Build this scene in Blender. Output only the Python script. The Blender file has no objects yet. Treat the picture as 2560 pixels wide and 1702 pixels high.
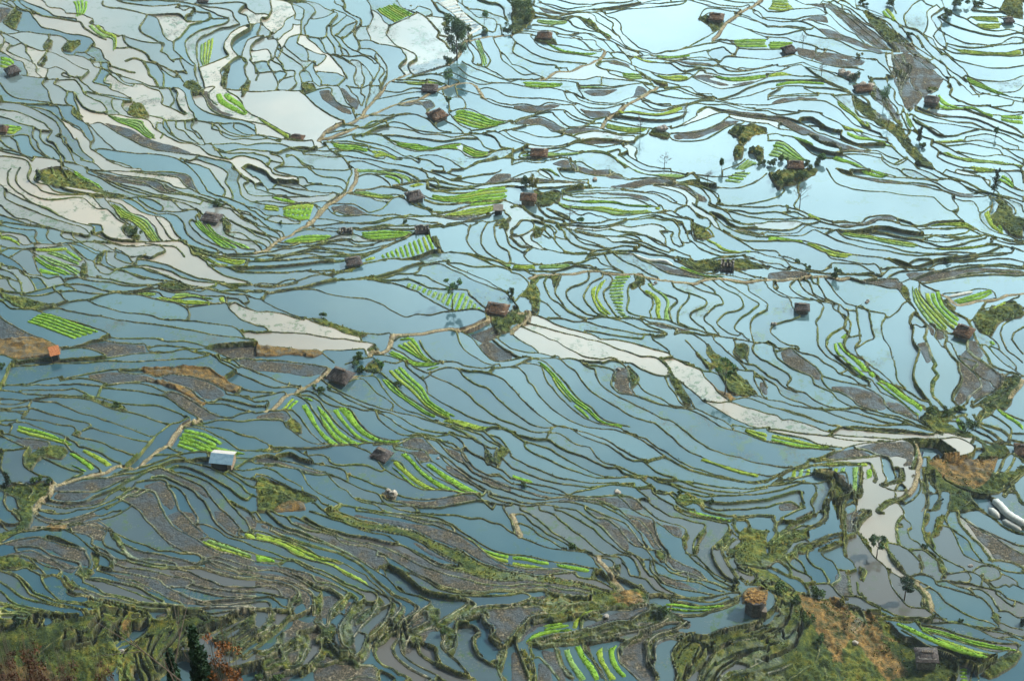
import bpy, bmesh, math, random
import numpy as np
from mathutils import Vector, Matrix

# ------------------------------------------------------------------ camera, sky, sun
R = math.radians
scene = bpy.context.scene
COL = scene.collection
W0, H0 = 2560.0, 1702.0                 # size of the photograph
PITCH, HFOV, DIST = R(38.0), R(30.0), 480.0
CAM = np.array([0.0, 0.0, DIST * math.sin(PITCH)])
TH = math.tan(HFOV / 2)

cam_d = bpy.data.cameras.new("camera")
cam = bpy.data.objects.new("camera", cam_d)
COL.objects.link(cam)
cam.location = CAM
cam.rotation_euler = (R(90) - PITCH, 0, 0)
cam_d.sensor_width = 36.0
cam_d.lens = 18.0 / TH
cam_d.clip_start = 0.5
cam_d.clip_end = 9000.0
scene.camera = cam

SUN_EL, SUN_AZ = R(44), R(66)           # azimuth measured from the view direction (+Y) to the right (+X)
sun_dir = Vector((math.cos(SUN_EL) * math.sin(SUN_AZ), math.cos(SUN_EL) * math.cos(SUN_AZ), math.sin(SUN_EL)))
sd = bpy.data.lights.new("sun", 'SUN')
sd.energy = 5.0
sd.angle = R(0.5)
sd.color = (1.0, 0.90, 0.74)
sun = bpy.data.objects.new("sun", sd)
COL.objects.link(sun)
sun.rotation_euler = sun_dir.to_track_quat('Z', 'Y').to_euler()
sun.location = (200, 200, 400)

world = bpy.data.worlds.new("World")
scene.world = world
world.use_nodes = True
nt = world.node_tree
nt.nodes.clear()
wo = nt.nodes.new('ShaderNodeOutputWorld')
bg = nt.nodes.new('ShaderNodeBackground')
sky = nt.nodes.new('ShaderNodeTexSky')
sky.sky_type = 'NISHITA'
sky.sun_disc = False
sky.sun_elevation = SUN_EL
sky.sun_rotation = SUN_AZ
sky.air_density = 1.3
sky.dust_density = 2.0
# a broken bank of bright cloud low in the sky ahead, added to brighten the reflections in the water, clearing to blue higher up
tc = nt.nodes.new('ShaderNodeTexCoord')
sep = nt.nodes.new('ShaderNodeSeparateXYZ')
nt.links.new(tc.outputs['Generated'], sep.inputs[0])
mpw = nt.nodes.new('ShaderNodeMapping')
mpw.inputs['Scale'].default_value = (1.0, 1.0, 2.2)
nt.links.new(tc.outputs['Generated'], mpw.inputs[0])
cn = nt.nodes.new('ShaderNodeTexNoise')
cn.inputs['Scale'].default_value = 7.0
cn.inputs['Detail'].default_value = 6.0
cn.inputs['Roughness'].default_value = 0.6
nt.links.new(mpw.outputs[0], cn.inputs['Vector'])
def wmap(src, f0, f1, t0, t1):
    m = nt.nodes.new('ShaderNodeMapRange'); m.interpolation_type = 'SMOOTHSTEP'
    for k, q in zip((1, 2, 3, 4), (f0, f1, t0, t1)): m.inputs[k].default_value = q
    nt.links.new(src, m.inputs[0]); return m.outputs[0]
def wmul(p, q):
    m = nt.nodes.new('ShaderNodeMath'); m.operation = 'MULTIPLY'; m.use_clamp = True
    nt.links.new(p, m.inputs[0]); nt.links.new(q, m.inputs[1]); return m.outputs[0]
bank_ = wmul(wmul(wmul(wmap(sep.outputs[2], .44, .62, .80, .66), wmap(sep.outputs[2], .53, .74, 1.0, .025)), wmap(sep.outputs[0], -.28, .10, .16, 1.0)),
             wmul(wmap(cn.outputs[0], .30, .60, .60, 1.0), wmap(sep.outputs[1], .1, .5, 0.0, 1.0)))
mixw = nt.nodes.new('ShaderNodeMix'); mixw.data_type = 'RGBA'
mixw.inputs[7].default_value = (78.0, 114.0, 126.0, 1)
nt.links.new(bank_, mixw.inputs[0])
nt.links.new(sky.outputs[0], mixw.inputs[6])
nt.links.new(mixw.outputs[2], bg.inputs[0])
bg.inputs[1].default_value = 0.072
nt.links.new(bg.outputs[0], wo.inputs[0])

vs = scene.view_settings
vs.view_transform = 'Standard'
vs.look = 'None'
vs.gamma = 1.0
vs.exposure = 0.47
scene.cycles.max_bounces = 6
scene.cycles.diffuse_bounces = 2
scene.cycles.glossy_bounces = 3
scene.cycles.transparent_max_bounces = 8
scene.cycles.volume_bounces = 0
scene.cycles.use_denoising = True

rng = np.random.default_rng(7)
rnd = random.Random(11)

# survey of the terraces: tile header, then banks (b), paths (p), vegetated banks (e), dry earth (d),
# mud (m), seedling plots (g, r), film (w), huts (h) and trees (t), in tenths of a tile pixel
DATA = """
@ 0 0
b 0 5 6 7 13 10
b 1 0 9 5 18 10 24 11
b 9 0 15 5 21 10 26 11 30 16 35 22 39 26 50 28 62 32 75 34 84 37 87 41
b 16 0 22 6 30 10 38 14 47 16 58 18 68 20 74 21 78 26 85 31 93 35 98 37
b 20 0 28 4 38 8 46 12 50 15 60 17 70 18
b 22 11 28 12 36 12
b 14 10 6 17 3 21 6 24 12 27 18 29
b 0 30 10 31 22 30 36 32 45 34 42 40 40 44 43 48
b 46 33 54 34 61 37 62 40 58 44 57 47 62 51 70 52 77 54 83 57 92 58 99 58
b 0 30 8 33 16 37 22 42 30 45 38 48 43 48 50 50 56 53 62 56 70 61 77 64
b 0 31 4 36 3 41 0 45
b 5 39 9 42 7 47 11 50 18 53 26 56 33 61 33 66 38 71 42 73
b 10 43 16 42 21 41 24 44 24 48 28 53 31 60
b 0 49 6 52 14 57 21 59 23 64 25 67
b 42 50 36 57 35 60 44 63 52 62 60 66 64 70 71 73
b 44 63 42 70 41 75 39 80 44 85 46 92 48 96
b 64 70 58 67 57 70 64 72
b 52 74 50 78 56 81 62 85 68 86 72 91 76 98 84 102 93 104 99 103
b 20 71 30 73 40 74 52 74 64 74 70 75 74 80 78 87 86 92 95 96 99 103
b 0 76 3 82 7 87 14 91 24 93 36 95 46 96 56 97 66 98 70 102
b 62 86 60 92 63 97
b 68 87 70 95 73 103 76 106
b 77 64 82 66 76 71 73 73
b 71 71 75 76 80 80 86 85 95 87 106 89 116 91 121 92
b 81 85 92 88 104 91 114 93 121 93
b 92 66 88 72 86 76 93 78 99 80 103 83 107 84 115 87 121 91
b 100 69 97 72 96 76 102 78
b 83 57 87 62 94 64 100 67 106 72 111 76 117 79 123 80
b 92 58 94 63 101 66 108 69 115 76 125 78 132 79 140 83 147 85 150 91 149 97 158 101 164 104 170 107
b 99 58 101 65 110 69 119 72 128 75 137 79 147 81 156 83 160 92 157 97
b 97 58 104 60 112 63 118 65 124 66
b 78 49 85 53 88 55 82 56
b 87 44 93 47 96 54 100 57
b 70 48 78 49 84 43
b 103 30 113 33 122 36 132 39 140 40 147 41 149 45 148 48 153 51 157 55 160 58
b 113 34 116 40 120 44 128 47 134 50 137 54 140 57 148 60 156 64 163 68 166 71
b 108 45 115 45 121 44
b 116 56 124 54 132 57 141 59 148 63 155 69 160 72
b 132 57 136 63 138 69 142 72 145 77
b 145 61 150 68 151 74 150 79
b 95 2 95 5 102 7 112 8 122 10 132 13 136 14 146 14 158 14 166 15 171 20
b 105 0 112 3 124 5 138 7 152 7 166 6 174 7 182 11 193 13
b 112 0 125 1 140 1 155 2 168 3 178 5 192 8 200 9 210 11 214 14 216 19 220 23
b 168 3 180 6 193 11 203 16 210 18
b 193 13 194 17 190 20 184 22 175 24 170 29 166 34 160 38 160 44
b 136 14 134 18 130 23 129 27 132 31 140 35 147 39 151 41
b 136 14 144 17 147 22 150 31 154 37 159 40 160 46 165 51 171 57 176 61
b 182 2 192 5 205 5 218 5 226 7
b 226 7 220 13 227 17 229 22 232 26
b 228 9 235 13
b 196 19 204 19 210 19 208 23 200 25 190 27 183 29 178 32 173 35 170 40 172 48 176 55 180 59
b 195 18 188 21 180 21 172 21
b 220 24 212 26 203 27 194 31 186 34 182 38 181 45 181 52 183 58
b 232 26 222 28 214 32 209 38 206 43 207 47 211 52 206 55 200 57 194 59 187 61
b 230 29 222 33 215 38 213 42 214 47 218 52
b 235 32 228 36 225 41 223 48 223 54 226 58
b 235 39 231 43 230 48 231 54
b 207 62 214 57 222 54 227 57 225 63 226 69 228 74 222 80
b 207 62 203 66 204 72 206 78
b 230 56 234 61 235 68
b 180 59 179 66 181 73 182 78
b 183 62 186 70 188 77
b 160 56 166 55
b 160 66 168 66
b 166 57 169 63 172 68
b 147 82 155 82 160 83 164 87 163 93 166 101 172 106
b 160 83 165 84 170 88 172 95 174 102 178 106
b 172 78 176 86 178 93 182 99 190 104 200 107 212 110 224 112 235 116
b 165 72 173 80 182 84 188 88 192 97 198 102 208 106 220 109 235 113
b 98 105 110 106 122 109 132 110 138 113 143 120 150 124 148 128
b 138 106 148 108 153 111 162 112 172 112 180 111 190 113
b 113 94 112 98 116 103 122 107 132 109
b 103 94 104 100 109 104
b 0 93 12 95 24 96 36 97 46 97
b 0 96 12 97 24 100 34 104 43 109 50 113 55 120 57 127
b 24 98 36 100 46 103 53 109 58 114 64 121 68 128 72 130
b 46 98 54 100 57 108 65 114 73 118 79 126 83 131
b 68 99 66 104 70 109 78 114 84 121 87 130
b 57 110 66 116 75 122 80 128
b 0 102 14 104 26 108 36 113 42 116 47 121
b 0 108 12 112 22 116 31 118 38 121 46 122
b 78 114 84 114 92 113 99 117 110 124 122 130 132 135 145 139 160 141 172 143 182 144
b 78 114 86 119 92 126 100 133 107 139
b 0 126 10 126 20 125 27 127 30 136 38 142 46 147
b 10 127 15 131 17 137 19 141
b 31 118 30 126 34 131 36 137 42 143 50 149
b 38 121 37 127 42 133 48 136 54 142 56 148
b 48 122 44 129 50 133 54 139 60 147
b 52 127 58 130 59 134 64 140 67 148 70 152
b 60 127 62 133 66 139 72 144 78 148 84 150
b 71 128 74 136 78 142 86 147
b 83 132 84 138 92 143 100 148 110 150 120 153
b 0 130 8 136 16 141
b 0 137 14 140 24 144 34 147 46 149 56 152 64 156
b 0 140 10 143 24 146 30 150
b 0 146 12 147 24 150 28 156
b 90 137 100 138 110 140 125 142 140 143 155 145 168 150 176 156
b 74 147 86 149 94 155
b 60 149 72 152 82 155
b 98 148 108 152 118 155 130 156
b 145 113 144 119 150 124 158 129 166 133 176 134 184 137
b 150 114 152 119 160 126 168 130 178 132 184 134
b 162 113 162 118 170 122 176 128 183 132
b 152 111 156 119 160 125
b 170 114 171 119 178 122 184 128
b 178 112 176 118 184 124 188 131
b 182 145 176 148 166 147
b 184 137 192 143 200 146 212 148
b 188 133 196 135 202 142 210 148
b 190 113 200 117 204 124 212 128 224 128 235 129
b 195 119 206 122 214 125 226 126 235 125
b 188 134 200 132 214 132 226 134 235 133
b 196 137 208 139 220 137 235 138
b 198 139 212 141 235 141
b 212 148 222 146 235 149
b 192 113 204 114 212 114 220 114 228 117 235 121
b 202 115 208 120 218 124 228 126
b 215 114 216 119 224 124 235 127
b 184 144 198 148 212 151 218 156
b 180 147 194 151 206 156
b 170 149 184 153 192 156
b 220 156 226 153 235 156
b 176 81 180 86 190 80 197 80 192 86 196 93 200 96
b 206 82 218 84 235 86
b 210 85 217 89 222 94 224 100 230 105 235 107
e 14 10 21 12 17 22 14 28 6 24 3 21
e 46 36 49 38 47 44 42 47 40 44
e 62 38 74 38 75 42 66 48 58 47 58 43
e 42 51 44 55 40 61 35 60
e 122 93 132 97 138 106 130 110 116 105
e 68 100 75 106 78 113 70 109 66 104
e 172 73 186 78 188 86 176 85 168 80
e 206 63 214 58 210 70 208 81 203 80 204 70
e 222 80 232 72 229 84 222 92
g 4 | 66 0 69 6 70 11 70 17 | 81 0 80 8 76 14 75 17
g 2 | 80 24 86 30 94 35 100 36 104 38 104 47 | 90 22 96 29 106 33 108 36 107 46 105 48
g 4 | 184 40 184 46 184 54 187 60 | 197 33 196 42 194 51 192 58
g 2 | 198 86 200 93 208 99 222 105 228 105 | 210 85 216 90 223 95 226 101 228 104
g 4 | 99 106 108 112 118 116 126 120 134 126 142 129 | 101 106 113 109 130 111 134 117 140 123 145 127
g 3 | 0 53 8 55 12 57 14 60 | 0 63 4 64 7 65 9 64
g 3 | 0 115 10 116 20 118 21 119 | 5 123 12 124 16 122 20 120
m 94 111 104 114 122 119 132 126 142 130 160 135 178 141 160 141 140 137 122 129 108 121
m 186 82 192 84 194 93 204 101 216 105 206 106 196 100 189 92
m 0 8 8 9 12 12 5 18 0 22
h dark 187 4 9
h dark 12 70 11
h brown 2 123 10
@ 0 1
b 10 0 7 5 8 13 13 19 21 24 28 30 36 34 46 38 56 43 68 48 80 51 86 53 87 57
b 19 0 15 7 16 14 22 20 32 26 44 29 58 29 70 28 78 29 84 34 90 38 100 39 105 44 112 50 116 52
b 30 0 27 7 29 14 36 18 40 22 52 25 66 26 80 26 94 27 100 24
b 36 2 32 9 36 13 44 15 50 20 60 23 74 25 90 25 98 25
b 48 12 60 18 74 22 88 24 98 25
b 48 0 52 8 60 12 72 16 82 19 92 23 100 24
b 57 0 62 7 66 12 74 16 84 19
b 64 0 72 4 80 10 88 15 96 20 106 22 116 24
b 82 26 88 30 94 37 100 39
b 96 25 100 31 106 37 111 44 116 48 122 53
b 116 52 113 55 115 60 120 64 130 66 142 67 156 67 168 68 174 73 180 80 190 86 194 91 204 97 216 101 226 103 232 105
b 118 46 126 51 132 56 136 63 142 67
b 102 29 110 32 116 36 120 40 128 42 136 46 142 52 146 60 150 66
b 100 26 112 28 122 34 132 40 142 43 150 44 156 48 160 56 166 63 174 69 186 73 196 77 204 76
b 100 25 112 26 124 29 134 36 144 41 154 41 162 43 168 48 170 54 175 62 182 67 192 71 200 74
b 120 26 128 31 136 38 144 40
b 128 27 134 32 142 36 148 38 162 39 174 38
b 128 25 140 28 146 31 150 34 149 37
b 144 45 150 52 156 62 164 66 172 68
b 156 27 162 32 168 37 180 38 184 42
b 100 25 116 26 128 25 142 25 154 28 166 30 176 34 186 40 190 46
b 80 4 92 8 104 15 116 20 130 24 146 25 158 28 170 31
b 84 2 94 6 104 12 116 15 128 18 140 22 152 24 166 27
b 84 5 98 10 112 16 126 20 142 24 156 25 170 28 184 32
b 78 0 86 2 96 5 108 8 122 11 136 14 146 20 156 22 170 24 184 28 196 32 206 36 212 38 214 40 220 44 235 52
b 90 3 106 6 122 8 138 10 148 13 154 19 166 22 178 25 190 30
b 94 2 110 5 126 7 142 9 154 12 160 16 168 18 174 18 182 22 194 26 204 30 212 34 216 38 226 41 235 44
b 80 0 92 1 106 1 120 2 134 4 146 5 156 6 164 8 168 12 174 17 184 22
b 120 1 136 2 150 2 162 3 172 5 176 8 178 13 182 20
b 152 14 160 18 172 23 184 25 196 29 206 33
b 178 0 184 7 188 14 192 20 200 24 210 27 220 31 228 35 235 37
b 194 0 198 6 203 14 207 19 206 25 212 27
b 206 1 210 5 208 12 212 18 214 24
b 216 0 220 6 218 10 220 18 222 24 228 28 235 30
b 214 0 224 8 228 12 224 14 228 22 235 25
b 220 4 230 10 235 14
b 226 0 235 8
b 183 41 180 44 182 49 176 46 174 50 180 56 186 62 196 68 206 72 216 74 218 77
b 182 42 186 50 194 58 204 64 214 68 224 73 234 74
b 206 48 206 54 210 60 222 64 235 66
b 205 42 212 47 224 53 235 57
b 212 57 222 58 235 66
b 210 46 222 52 235 60
b 214 39 222 46 230 50 235 53
b 200 28 212 33 218 38 226 45 235 52
b 220 37 230 40 235 46
b 224 31 230 36 235 38
b 0 15 4 19 5 27 12 32 22 36 32 40 44 45 56 49 66 52 76 55 82 60
b 5 19 14 24 24 29 34 33 44 36 50 39 56 43
b 0 33 8 40 16 45 26 47 36 51 44 53 52 55
b 0 42 12 46 24 50 36 52 48 54 58 57 66 59 74 60 78 62
b 0 48 10 49 22 51 34 53 44 55 43 61 47 66 53 69
b 0 51 12 54 24 56 33 57 32 62 34 66
b 58 56 56 60 59 63 66 65 70 67
b 66 58 68 63 73 66
b 78 62 82 62 84 58 87 53
b 82 50 92 51 95 55 95 58 100 62 110 65 122 66 134 67
b 87 58 94 57
b 85 59 94 64 108 68 120 71 134 71 146 71 152 74
b 66 68 80 66 92 68 102 73 112 77 120 80 130 79 134 77
b 86 65 100 67 112 70 124 70
b 0 57 10 58 22 60 28 66 32 70
b 0 61 8 61 16 63 18 67 24 70 36 68 48 69 60 67 70 67 80 66
b 0 70 12 73 24 73 36 72 48 71 58 70 66 71 74 77 80 82 86 84
b 62 68 74 70 82 74 90 78 96 76
b 74 67 84 72 92 75
b 96 74 90 79 87 83 88 88
b 98 75 98 84 102 88 108 91
b 98 75 106 76 106 81 114 85 122 87
b 106 72 116 78 122 85 126 88
b 130 79 126 82 124 88 116 89 108 92 100 96 92 94 88 90
b 132 78 138 80 144 78 152 75
b 134 68 150 70 162 72 170 81
b 170 68 174 73 178 80 184 81 188 80
b 86 85 94 88 106 92 118 95 128 98 140 101 152 103 164 105 174 108
b 92 85 102 92 114 93 124 98 134 101
b 112 90 126 90 138 92 150 97 162 102 174 106 186 108 198 107
b 124 88 136 88 148 91 158 94 168 99 180 103 192 104 204 105 216 108 235 111
b 126 82 140 84 154 88 164 93 174 97 182 100 192 102 204 104 218 105 232 105
b 130 90 142 95 154 98 166 104 176 109
b 0 75 10 72 20 73 28 76 33 80
b 10 80 16 76 22 74 30 76
b 0 78 8 81 16 86 22 92 28 96 36 97 44 100 50 99 56 99 60 104
b 30 80 34 90 38 95
b 33 74 46 76 56 78 60 80 68 84 74 85
b 31 76 44 82 56 86 66 88 74 90
b 30 80 40 86 50 89 60 94 70 98
b 64 70 70 76 76 82 79 86 79 94 76 100
b 62 100 72 99 78 101 90 103 102 104 114 107 126 108 138 108 144 109
b 80 97 92 99 104 101 116 104 128 106 140 106 150 105
b 0 87 8 89 16 91 20 96 28 99 36 100 42 106 44 109
b 0 91 8 94 14 98 18 103 20 108
b 8 91 18 92 24 97 30 104 33 110
b 0 97 8 100 14 102 20 104
b 0 100 6 101 10 107 14 110
b 0 110 10 112 22 113 34 111 46 109 58 106 70 105 82 107 94 111 106 113 118 112 130 111 140 109 152 109 162 111 174 110 188 108 196 107
b 20 115 32 116 44 115 56 112 70 112 82 114 94 115
b 60 107 66 108 70 111
b 50 110 56 116 60 120
b 0 114 10 116 22 118 34 122 46 124 58 122 70 120 82 119 92 116 104 114 116 115 130 116 140 119 150 121 160 123 170 127 174 132 172 138
b 100 113 114 113 126 113 138 112 146 113 152 118 164 119 176 118 188 120 196 124 205 124
b 148 110 160 113 172 114 184 116 196 117 206 117 208 121 209 124
b 172 126 184 125 196 124 208 124 212 129 218 135 226 140 235 143
b 160 104 172 109 184 112 192 110 204 111 216 111 228 113
b 176 109 190 110 204 113 216 115 226 116 235 119
b 204 106 216 110 228 112 235 113
b 210 118 220 120 226 125 232 129
b 226 116 229 121 224 123
b 210 125 216 122 224 126 235 130
b 82 120 90 124 100 127 112 130 126 132 138 134 150 138 164 139 176 140 190 142 204 144 214 146 220 149 226 156
b 220 149 228 148 235 149
b 48 126 60 128 76 132 94 135 114 139 134 142 154 145 174 149 194 153 216 156
b 0 122 4 124 10 129 20 130 30 130 40 127 50 125
b 4 119 20 127 36 132 54 138 72 143 88 148 100 153 94 156
b 100 153 112 155 124 155 136 155 150 156
b 0 136 8 142 18 148 30 154 36 156
b 186 80 194 83 200 88 206 89 212 91 220 94 235 95
b 196 80 206 82 220 83 235 84
b 206 78 220 77 235 76
b 206 80 220 80 235 81
b 214 89 226 89 235 88
b 228 84 226 87
b 192 90 198 88
b 170 70 180 74 192 78 204 80
h dark 195 47 16
t bush 200 34 9 6
t dark 36 11 6 10
t bush 125 61 8 7
g 4 | 102 31 106 37 110 43 118 46 126 52 134 59 141 66 | 106 32 116 38 126 43 136 47 141 54 145 61 149 66
g 3 | 178 47 182 53 190 60 198 67 204 72 | 182 44 186 50 196 60 208 66 216 70 222 74
g 2 | 187 47 196 58 208 64 218 69 226 74 | 190 46 200 58 212 64 226 69 233 73
g 2 | 186 81 192 84 200 88 208 88 | 192 82 202 86 212 87
g 2 | 196 82 206 85 218 88 226 86 | 204 81 212 83 228 84
g 1 | 30 74 44 75 62 74 | 36 72 50 72 62 72
g 2 | 40 76 52 80 62 84 72 88 | 48 75 58 78 66 82 75 87
g 2 | 34 78 46 86 58 90 70 97 | 36 77 50 82 64 88 76 95
g 2 | 31 82 42 90 54 95 62 98 | 33 80 46 88 58 92 68 98
g 1 | 36 94 46 96 54 97 | 36 90 46 93 56 97
g 1 | 60 75 68 81 74 84 | 62 74 70 79 75 83
g 1 | 0 64 8 65 14 68 19 71 | 0 61 8 62 14 65 18 68
g 2 | 118 115 130 116 144 115 | 126 114 136 113 144 114
g 2 | 142 118 152 121 164 122 176 124 194 125 | 146 116 156 119 170 120 184 121 194 123
g 2 | 156 118 168 118 180 118 198 120 | 160 114 172 114 184 117 198 119
g 1 | 201 118 204 124 | 206 117 208 124
g 5 | 23 140 40 146 58 153 70 158 | 36 133 52 136 70 143 96 152
e 44 0 62 0 74 6 86 14 96 20 116 23 114 26 98 25 84 22 66 18 48 16
e 33 2 46 0 48 12 44 16 36 10
e 114 54 122 52 130 62 128 65 118 62
e 178 70 190 74 204 76 200 80 186 80 180 80 176 74
e 204 44 212 50 212 57 206 56
e 0 114 8 115 24 119 36 122 48 124 30 130 14 126 4 120
e 76 86 80 88 80 100 72 99
e 88 78 98 74 94 84 88 88
e 86 96 96 97 92 101
e 144 106 156 104 170 106 180 109 166 112 150 110
m 0 136 12 142 24 150 36 157 0 157
m 84 4 100 6 122 9 142 11 152 14 164 20 150 22 140 16 120 13 104 11
m 120 1 150 3 172 5 176 8 184 22 174 18 166 8 150 6
g 3 | 66 3 76 10 86 14 94 18 | 70 1 80 8 90 13 96 18
@ 0 2
b 36 -2 46 3 54 8 58 8
b 58 8 66 7 78 4 86 2 98 1 110 3 122 4 134 4 136 8 138 11
b 58 10 66 9 76 9 86 11 96 15
b 1 39 5 30 9 22 12 19 20 18 32 17 48 17 58 18 70 17 84 17 98 16 114 14 130 13 146 13 158 12 170 10 178 13 188 15 197 17
b 10 22 24 22 40 21 60 21 80 21 100 20 120 21 140 21 160 20 180 20 192 18
b 139 6 146 5 154 5 162 6 172 7 182 9 190 8 196 5 208 4 222 4 235 4
b 140 -2 154 1 168 2 180 4 190 7
b 220 0 235 2
b 138 11 150 12 160 12
b 190 9 200 12 208 16 216 19 222 24 230 28 235 30
b 180 11 192 12 202 16 212 19
b 196 17 200 19 204 24 212 28 216 30 224 33 235 38
b 210 20 222 16 235 18
b 200 17 210 20 220 25
b 216 31 209 35
b 1 41 14 41 28 39 40 36 54 34 68 32 80 30 96 28 110 27 124 27 136 27
b 136 27 150 27 164 27 178 27 190 27 197 31 206 37 214 41 222 44
b 110 29 124 31 136 31 146 34 158 32 170 33 184 36 192 39 200 43 208 47 209 50
b 56 37 66 36 80 36 90 38 98 40
b 96 41 108 40 122 39 132 38 146 38 158 40 168 43 176 46 182 52 188 55
b 1 42 12 41 22 42 32 41 44 42 58 41 72 41 84 42 94 43
b 20 46 32 46 48 46 60 46 68 45 76 48 84 51 96 54 108 57 118 59 132 60 146 61 158 65 168 70 175 74
b 94 43 106 45 120 46 132 48 142 50 152 52 160 57 168 63 178 69 186 74
b 96 41 93 45 91 50
b 100 41 114 40 128 40 138 42 146 45 154 48
b 152 49 158 47 168 50 176 55 182 59 192 65 200 69 208 71
b 0 47 12 48 26 50 40 51 54 50 68 51 76 51
b 0 54 14 55 26 56 38 53 50 52 64 53 76 54 90 58 102 63 112 66 120 67 132 70 144 75 156 79
b 32 56 44 57 54 58 62 62 74 67 86 70 100 75 114 80 126 84 136 88 142 89
b 0 58 14 59 26 57
b 0 63 14 62 26 61
b 0 64 12 65 24 65
b 0 66 14 67 22 69 28 63 36 64 46 68 58 71 70 74 80 76 83 79 76 83
b 30 55 27 60 26 65 22 69 20 73
b 22 73 34 74 44 76 56 79 66 80 70 83 69 86 67 88
b 0 74 10 74 16 74
b 16 77 26 78 38 82 50 86 62 91 70 94 74 98 78 99
b 76 83 84 81 92 83 102 86 112 89 124 92 136 94
b 67 88 76 91 86 93 96 96 106 101 116 105 123 107
b 78 99 88 102 96 106 104 111 110 113
b 10 77 12 80 9 85
b 0 85 12 88 22 90 34 91 44 94 45 97 42 100
b 0 89 10 93 22 98 28 100
b 16 76 8 78 0 77
b 0 99 3 104 2 112 2 120 6 127
b 4 104 14 104 26 103
b 27 103 22 110 24 119 30 124 38 128 46 130
b 36 106 46 110 56 115 66 119 76 122 66 126 58 130
b 66 103 74 107 82 112 92 119
b 60 95 66 103
b 114 116 122 110 130 103 136 97 142 90 150 84 158 79 166 77 174 74
p 182 74 172 78 166 82 160 90 154 97 146 101 136 108 128 115 120 118 108 116 98 121 84 124 74 127 62 130 50 134 46 142 38 147 32 156
b 182 77 194 74 206 73 220 74 235 73
b 176 77 188 79 200 81 212 83 222 87 235 90
b 166 82 178 81 188 83 198 88 208 93 216 99 222 102 235 103
b 152 97 160 101 168 104
b 140 105 154 105 168 105 180 104 190 104 192 108
b 190 104 200 105
b 192 58 206 59 220 63 235 67
b 197 56 202 54 212 56 222 58 235 61
b 211 51 222 53 235 58
b 188 58 196 56
b 207 71 214 71 222 68 235 67
b 222 44 218 50 214 52
b 222 45 230 47 235 48
b 219 52 230 53 235 52
b 212 117 224 119 235 118
b 217 117 222 114 228 111 235 113
b 212 108 222 109 232 110
b 108 117 120 117 132 116 144 113 152 111 162 108 172 110 182 109 194 109
b 50 133 60 131 74 128 86 127 98 127 110 125 122 124 132 122 140 119 150 118
b 50 139 60 139 74 139 88 139 98 136 108 132 120 128 132 124 140 121 148 120 158 123 168 127 178 131 186 135 192 141 198 148 206 156
b 46 146 56 148 68 148 78 147 86 143 96 140 108 135 118 130 128 126
b 37 149 46 152 58 154 72 153 84 152 94 149 102 142 110 138 118 135
b 36 155 50 156
b 70 156 84 155 96 151 108 146 116 140 124 136
b 98 156 108 150 116 144 126 140
b 104 125 114 120 124 118
b 146 116 158 112 170 111 182 114 194 117 204 123 214 129 222 134 228 140 235 143
b 152 118 162 115 172 116 182 119 192 124 202 130 212 136 220 142 228 146
b 156 121 168 122 180 126 190 130 198 136 206 143 212 150 218 156
b 140 126 150 126 160 130 170 134 178 138 184 144 190 150 194 156
b 125 132 136 130 146 129 153 131 155 135 160 142 163 150 166 156
b 156 134 164 136 170 142 174 150 178 156
b 116 143 126 144 134 140 142 140 145 145 148 152 151 156
b 113 139 122 136 132 138 140 139
b 108 145 116 149 124 153 130 156
b 94 156 104 152 114 148
b 214 120 224 126 235 128
b 210 122 220 128 228 134 235 137
b 212 148 222 152 230 156
b 0 136 4 142 3 149 6 156
b 6 141 14 144 16 150 18 156
b 12 132 22 133 28 136 30 140 27 146
b 0 134 8 132 12 132
b 12 18 4 14 0 14
h brick 51 18 10
h metal 206 116 22
t bush 33 132 11 5
t dark 8 134 8 14
t bush 46 133 6 5
t bush 2 26 5 7
t bush 108 61 7 4
e 27 103 36 100 46 97 58 98 64 104 56 110 40 106 34 112 28 120 26 118
e 0 132 8 133 20 131 30 134 42 132 48 134 44 144 34 150 28 157 18 157 14 146 6 142 0 140
e 78 50 90 54 102 57 114 60 120 66 104 63 90 57 78 54
e 70 81 76 84 72 89 68 87
e 0 100 4 106 4 120 5 126 2 118
e 22 108 27 104 27 118 24 118
d 0 0 28 -2 38 0 46 4 56 8 56 12 46 15 32 16 12 17 0 13
d 130 26 150 26 176 26 190 27 198 31 214 41 222 44 218 49 210 47 200 42 190 37 178 34 160 32 146 33 134 30
d 130 38 150 37 168 43 176 47 184 55 190 58 186 60 176 53 160 44 146 40
m 70 8 86 3 100 2 120 4 134 5 135 12 118 14 100 15 90 12
m 146 34 160 33 178 35 190 39 206 48 208 52 196 55 186 53 180 47 166 40
m 80 31 100 29 124 31 136 33 146 36 130 37 110 40 98 39 86 35
m 152 49 160 48 172 53 182 60 196 68 206 71 196 72 186 72 176 66 160 55
m 50 134 80 129 104 127 130 124 120 128 104 133 94 138 70 139 52 139
m 52 140 88 140 76 146 60 147 48 145
m 134 122 148 121 168 128 186 137 196 148 190 146 180 138 160 130
m 38 150 72 149 100 142 94 149 70 153 46 152
m 124 137 140 141 148 152 150 157 132 157 118 150 112 146
m 130 134 148 130 154 134 162 150 158 157 150 150 144 140
m 14 91 34 92 45 95 40 100 28 100 16 95
m 196 5 235 4 235 18 222 16 212 18 202 12
m 222 17 235 18 235 28 224 25 216 20
g 2 | 15 84 26 88 40 91 50 94 60 97 | 17 79 30 82 44 86 58 92 68 96
g 1 | 63 105 72 111 80 117 84 120 | 66 104 74 108 82 113 88 118
g 1 | 65 114 72 118 79 121 | 67 115 74 118 80 120
g 1 | 75 102 84 107 92 112 98 116 | 77 100 86 104 96 109 104 115
g 5 | 161 96 170 99 180 103 186 104 | 170 82 186 85 198 90 207 96
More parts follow.
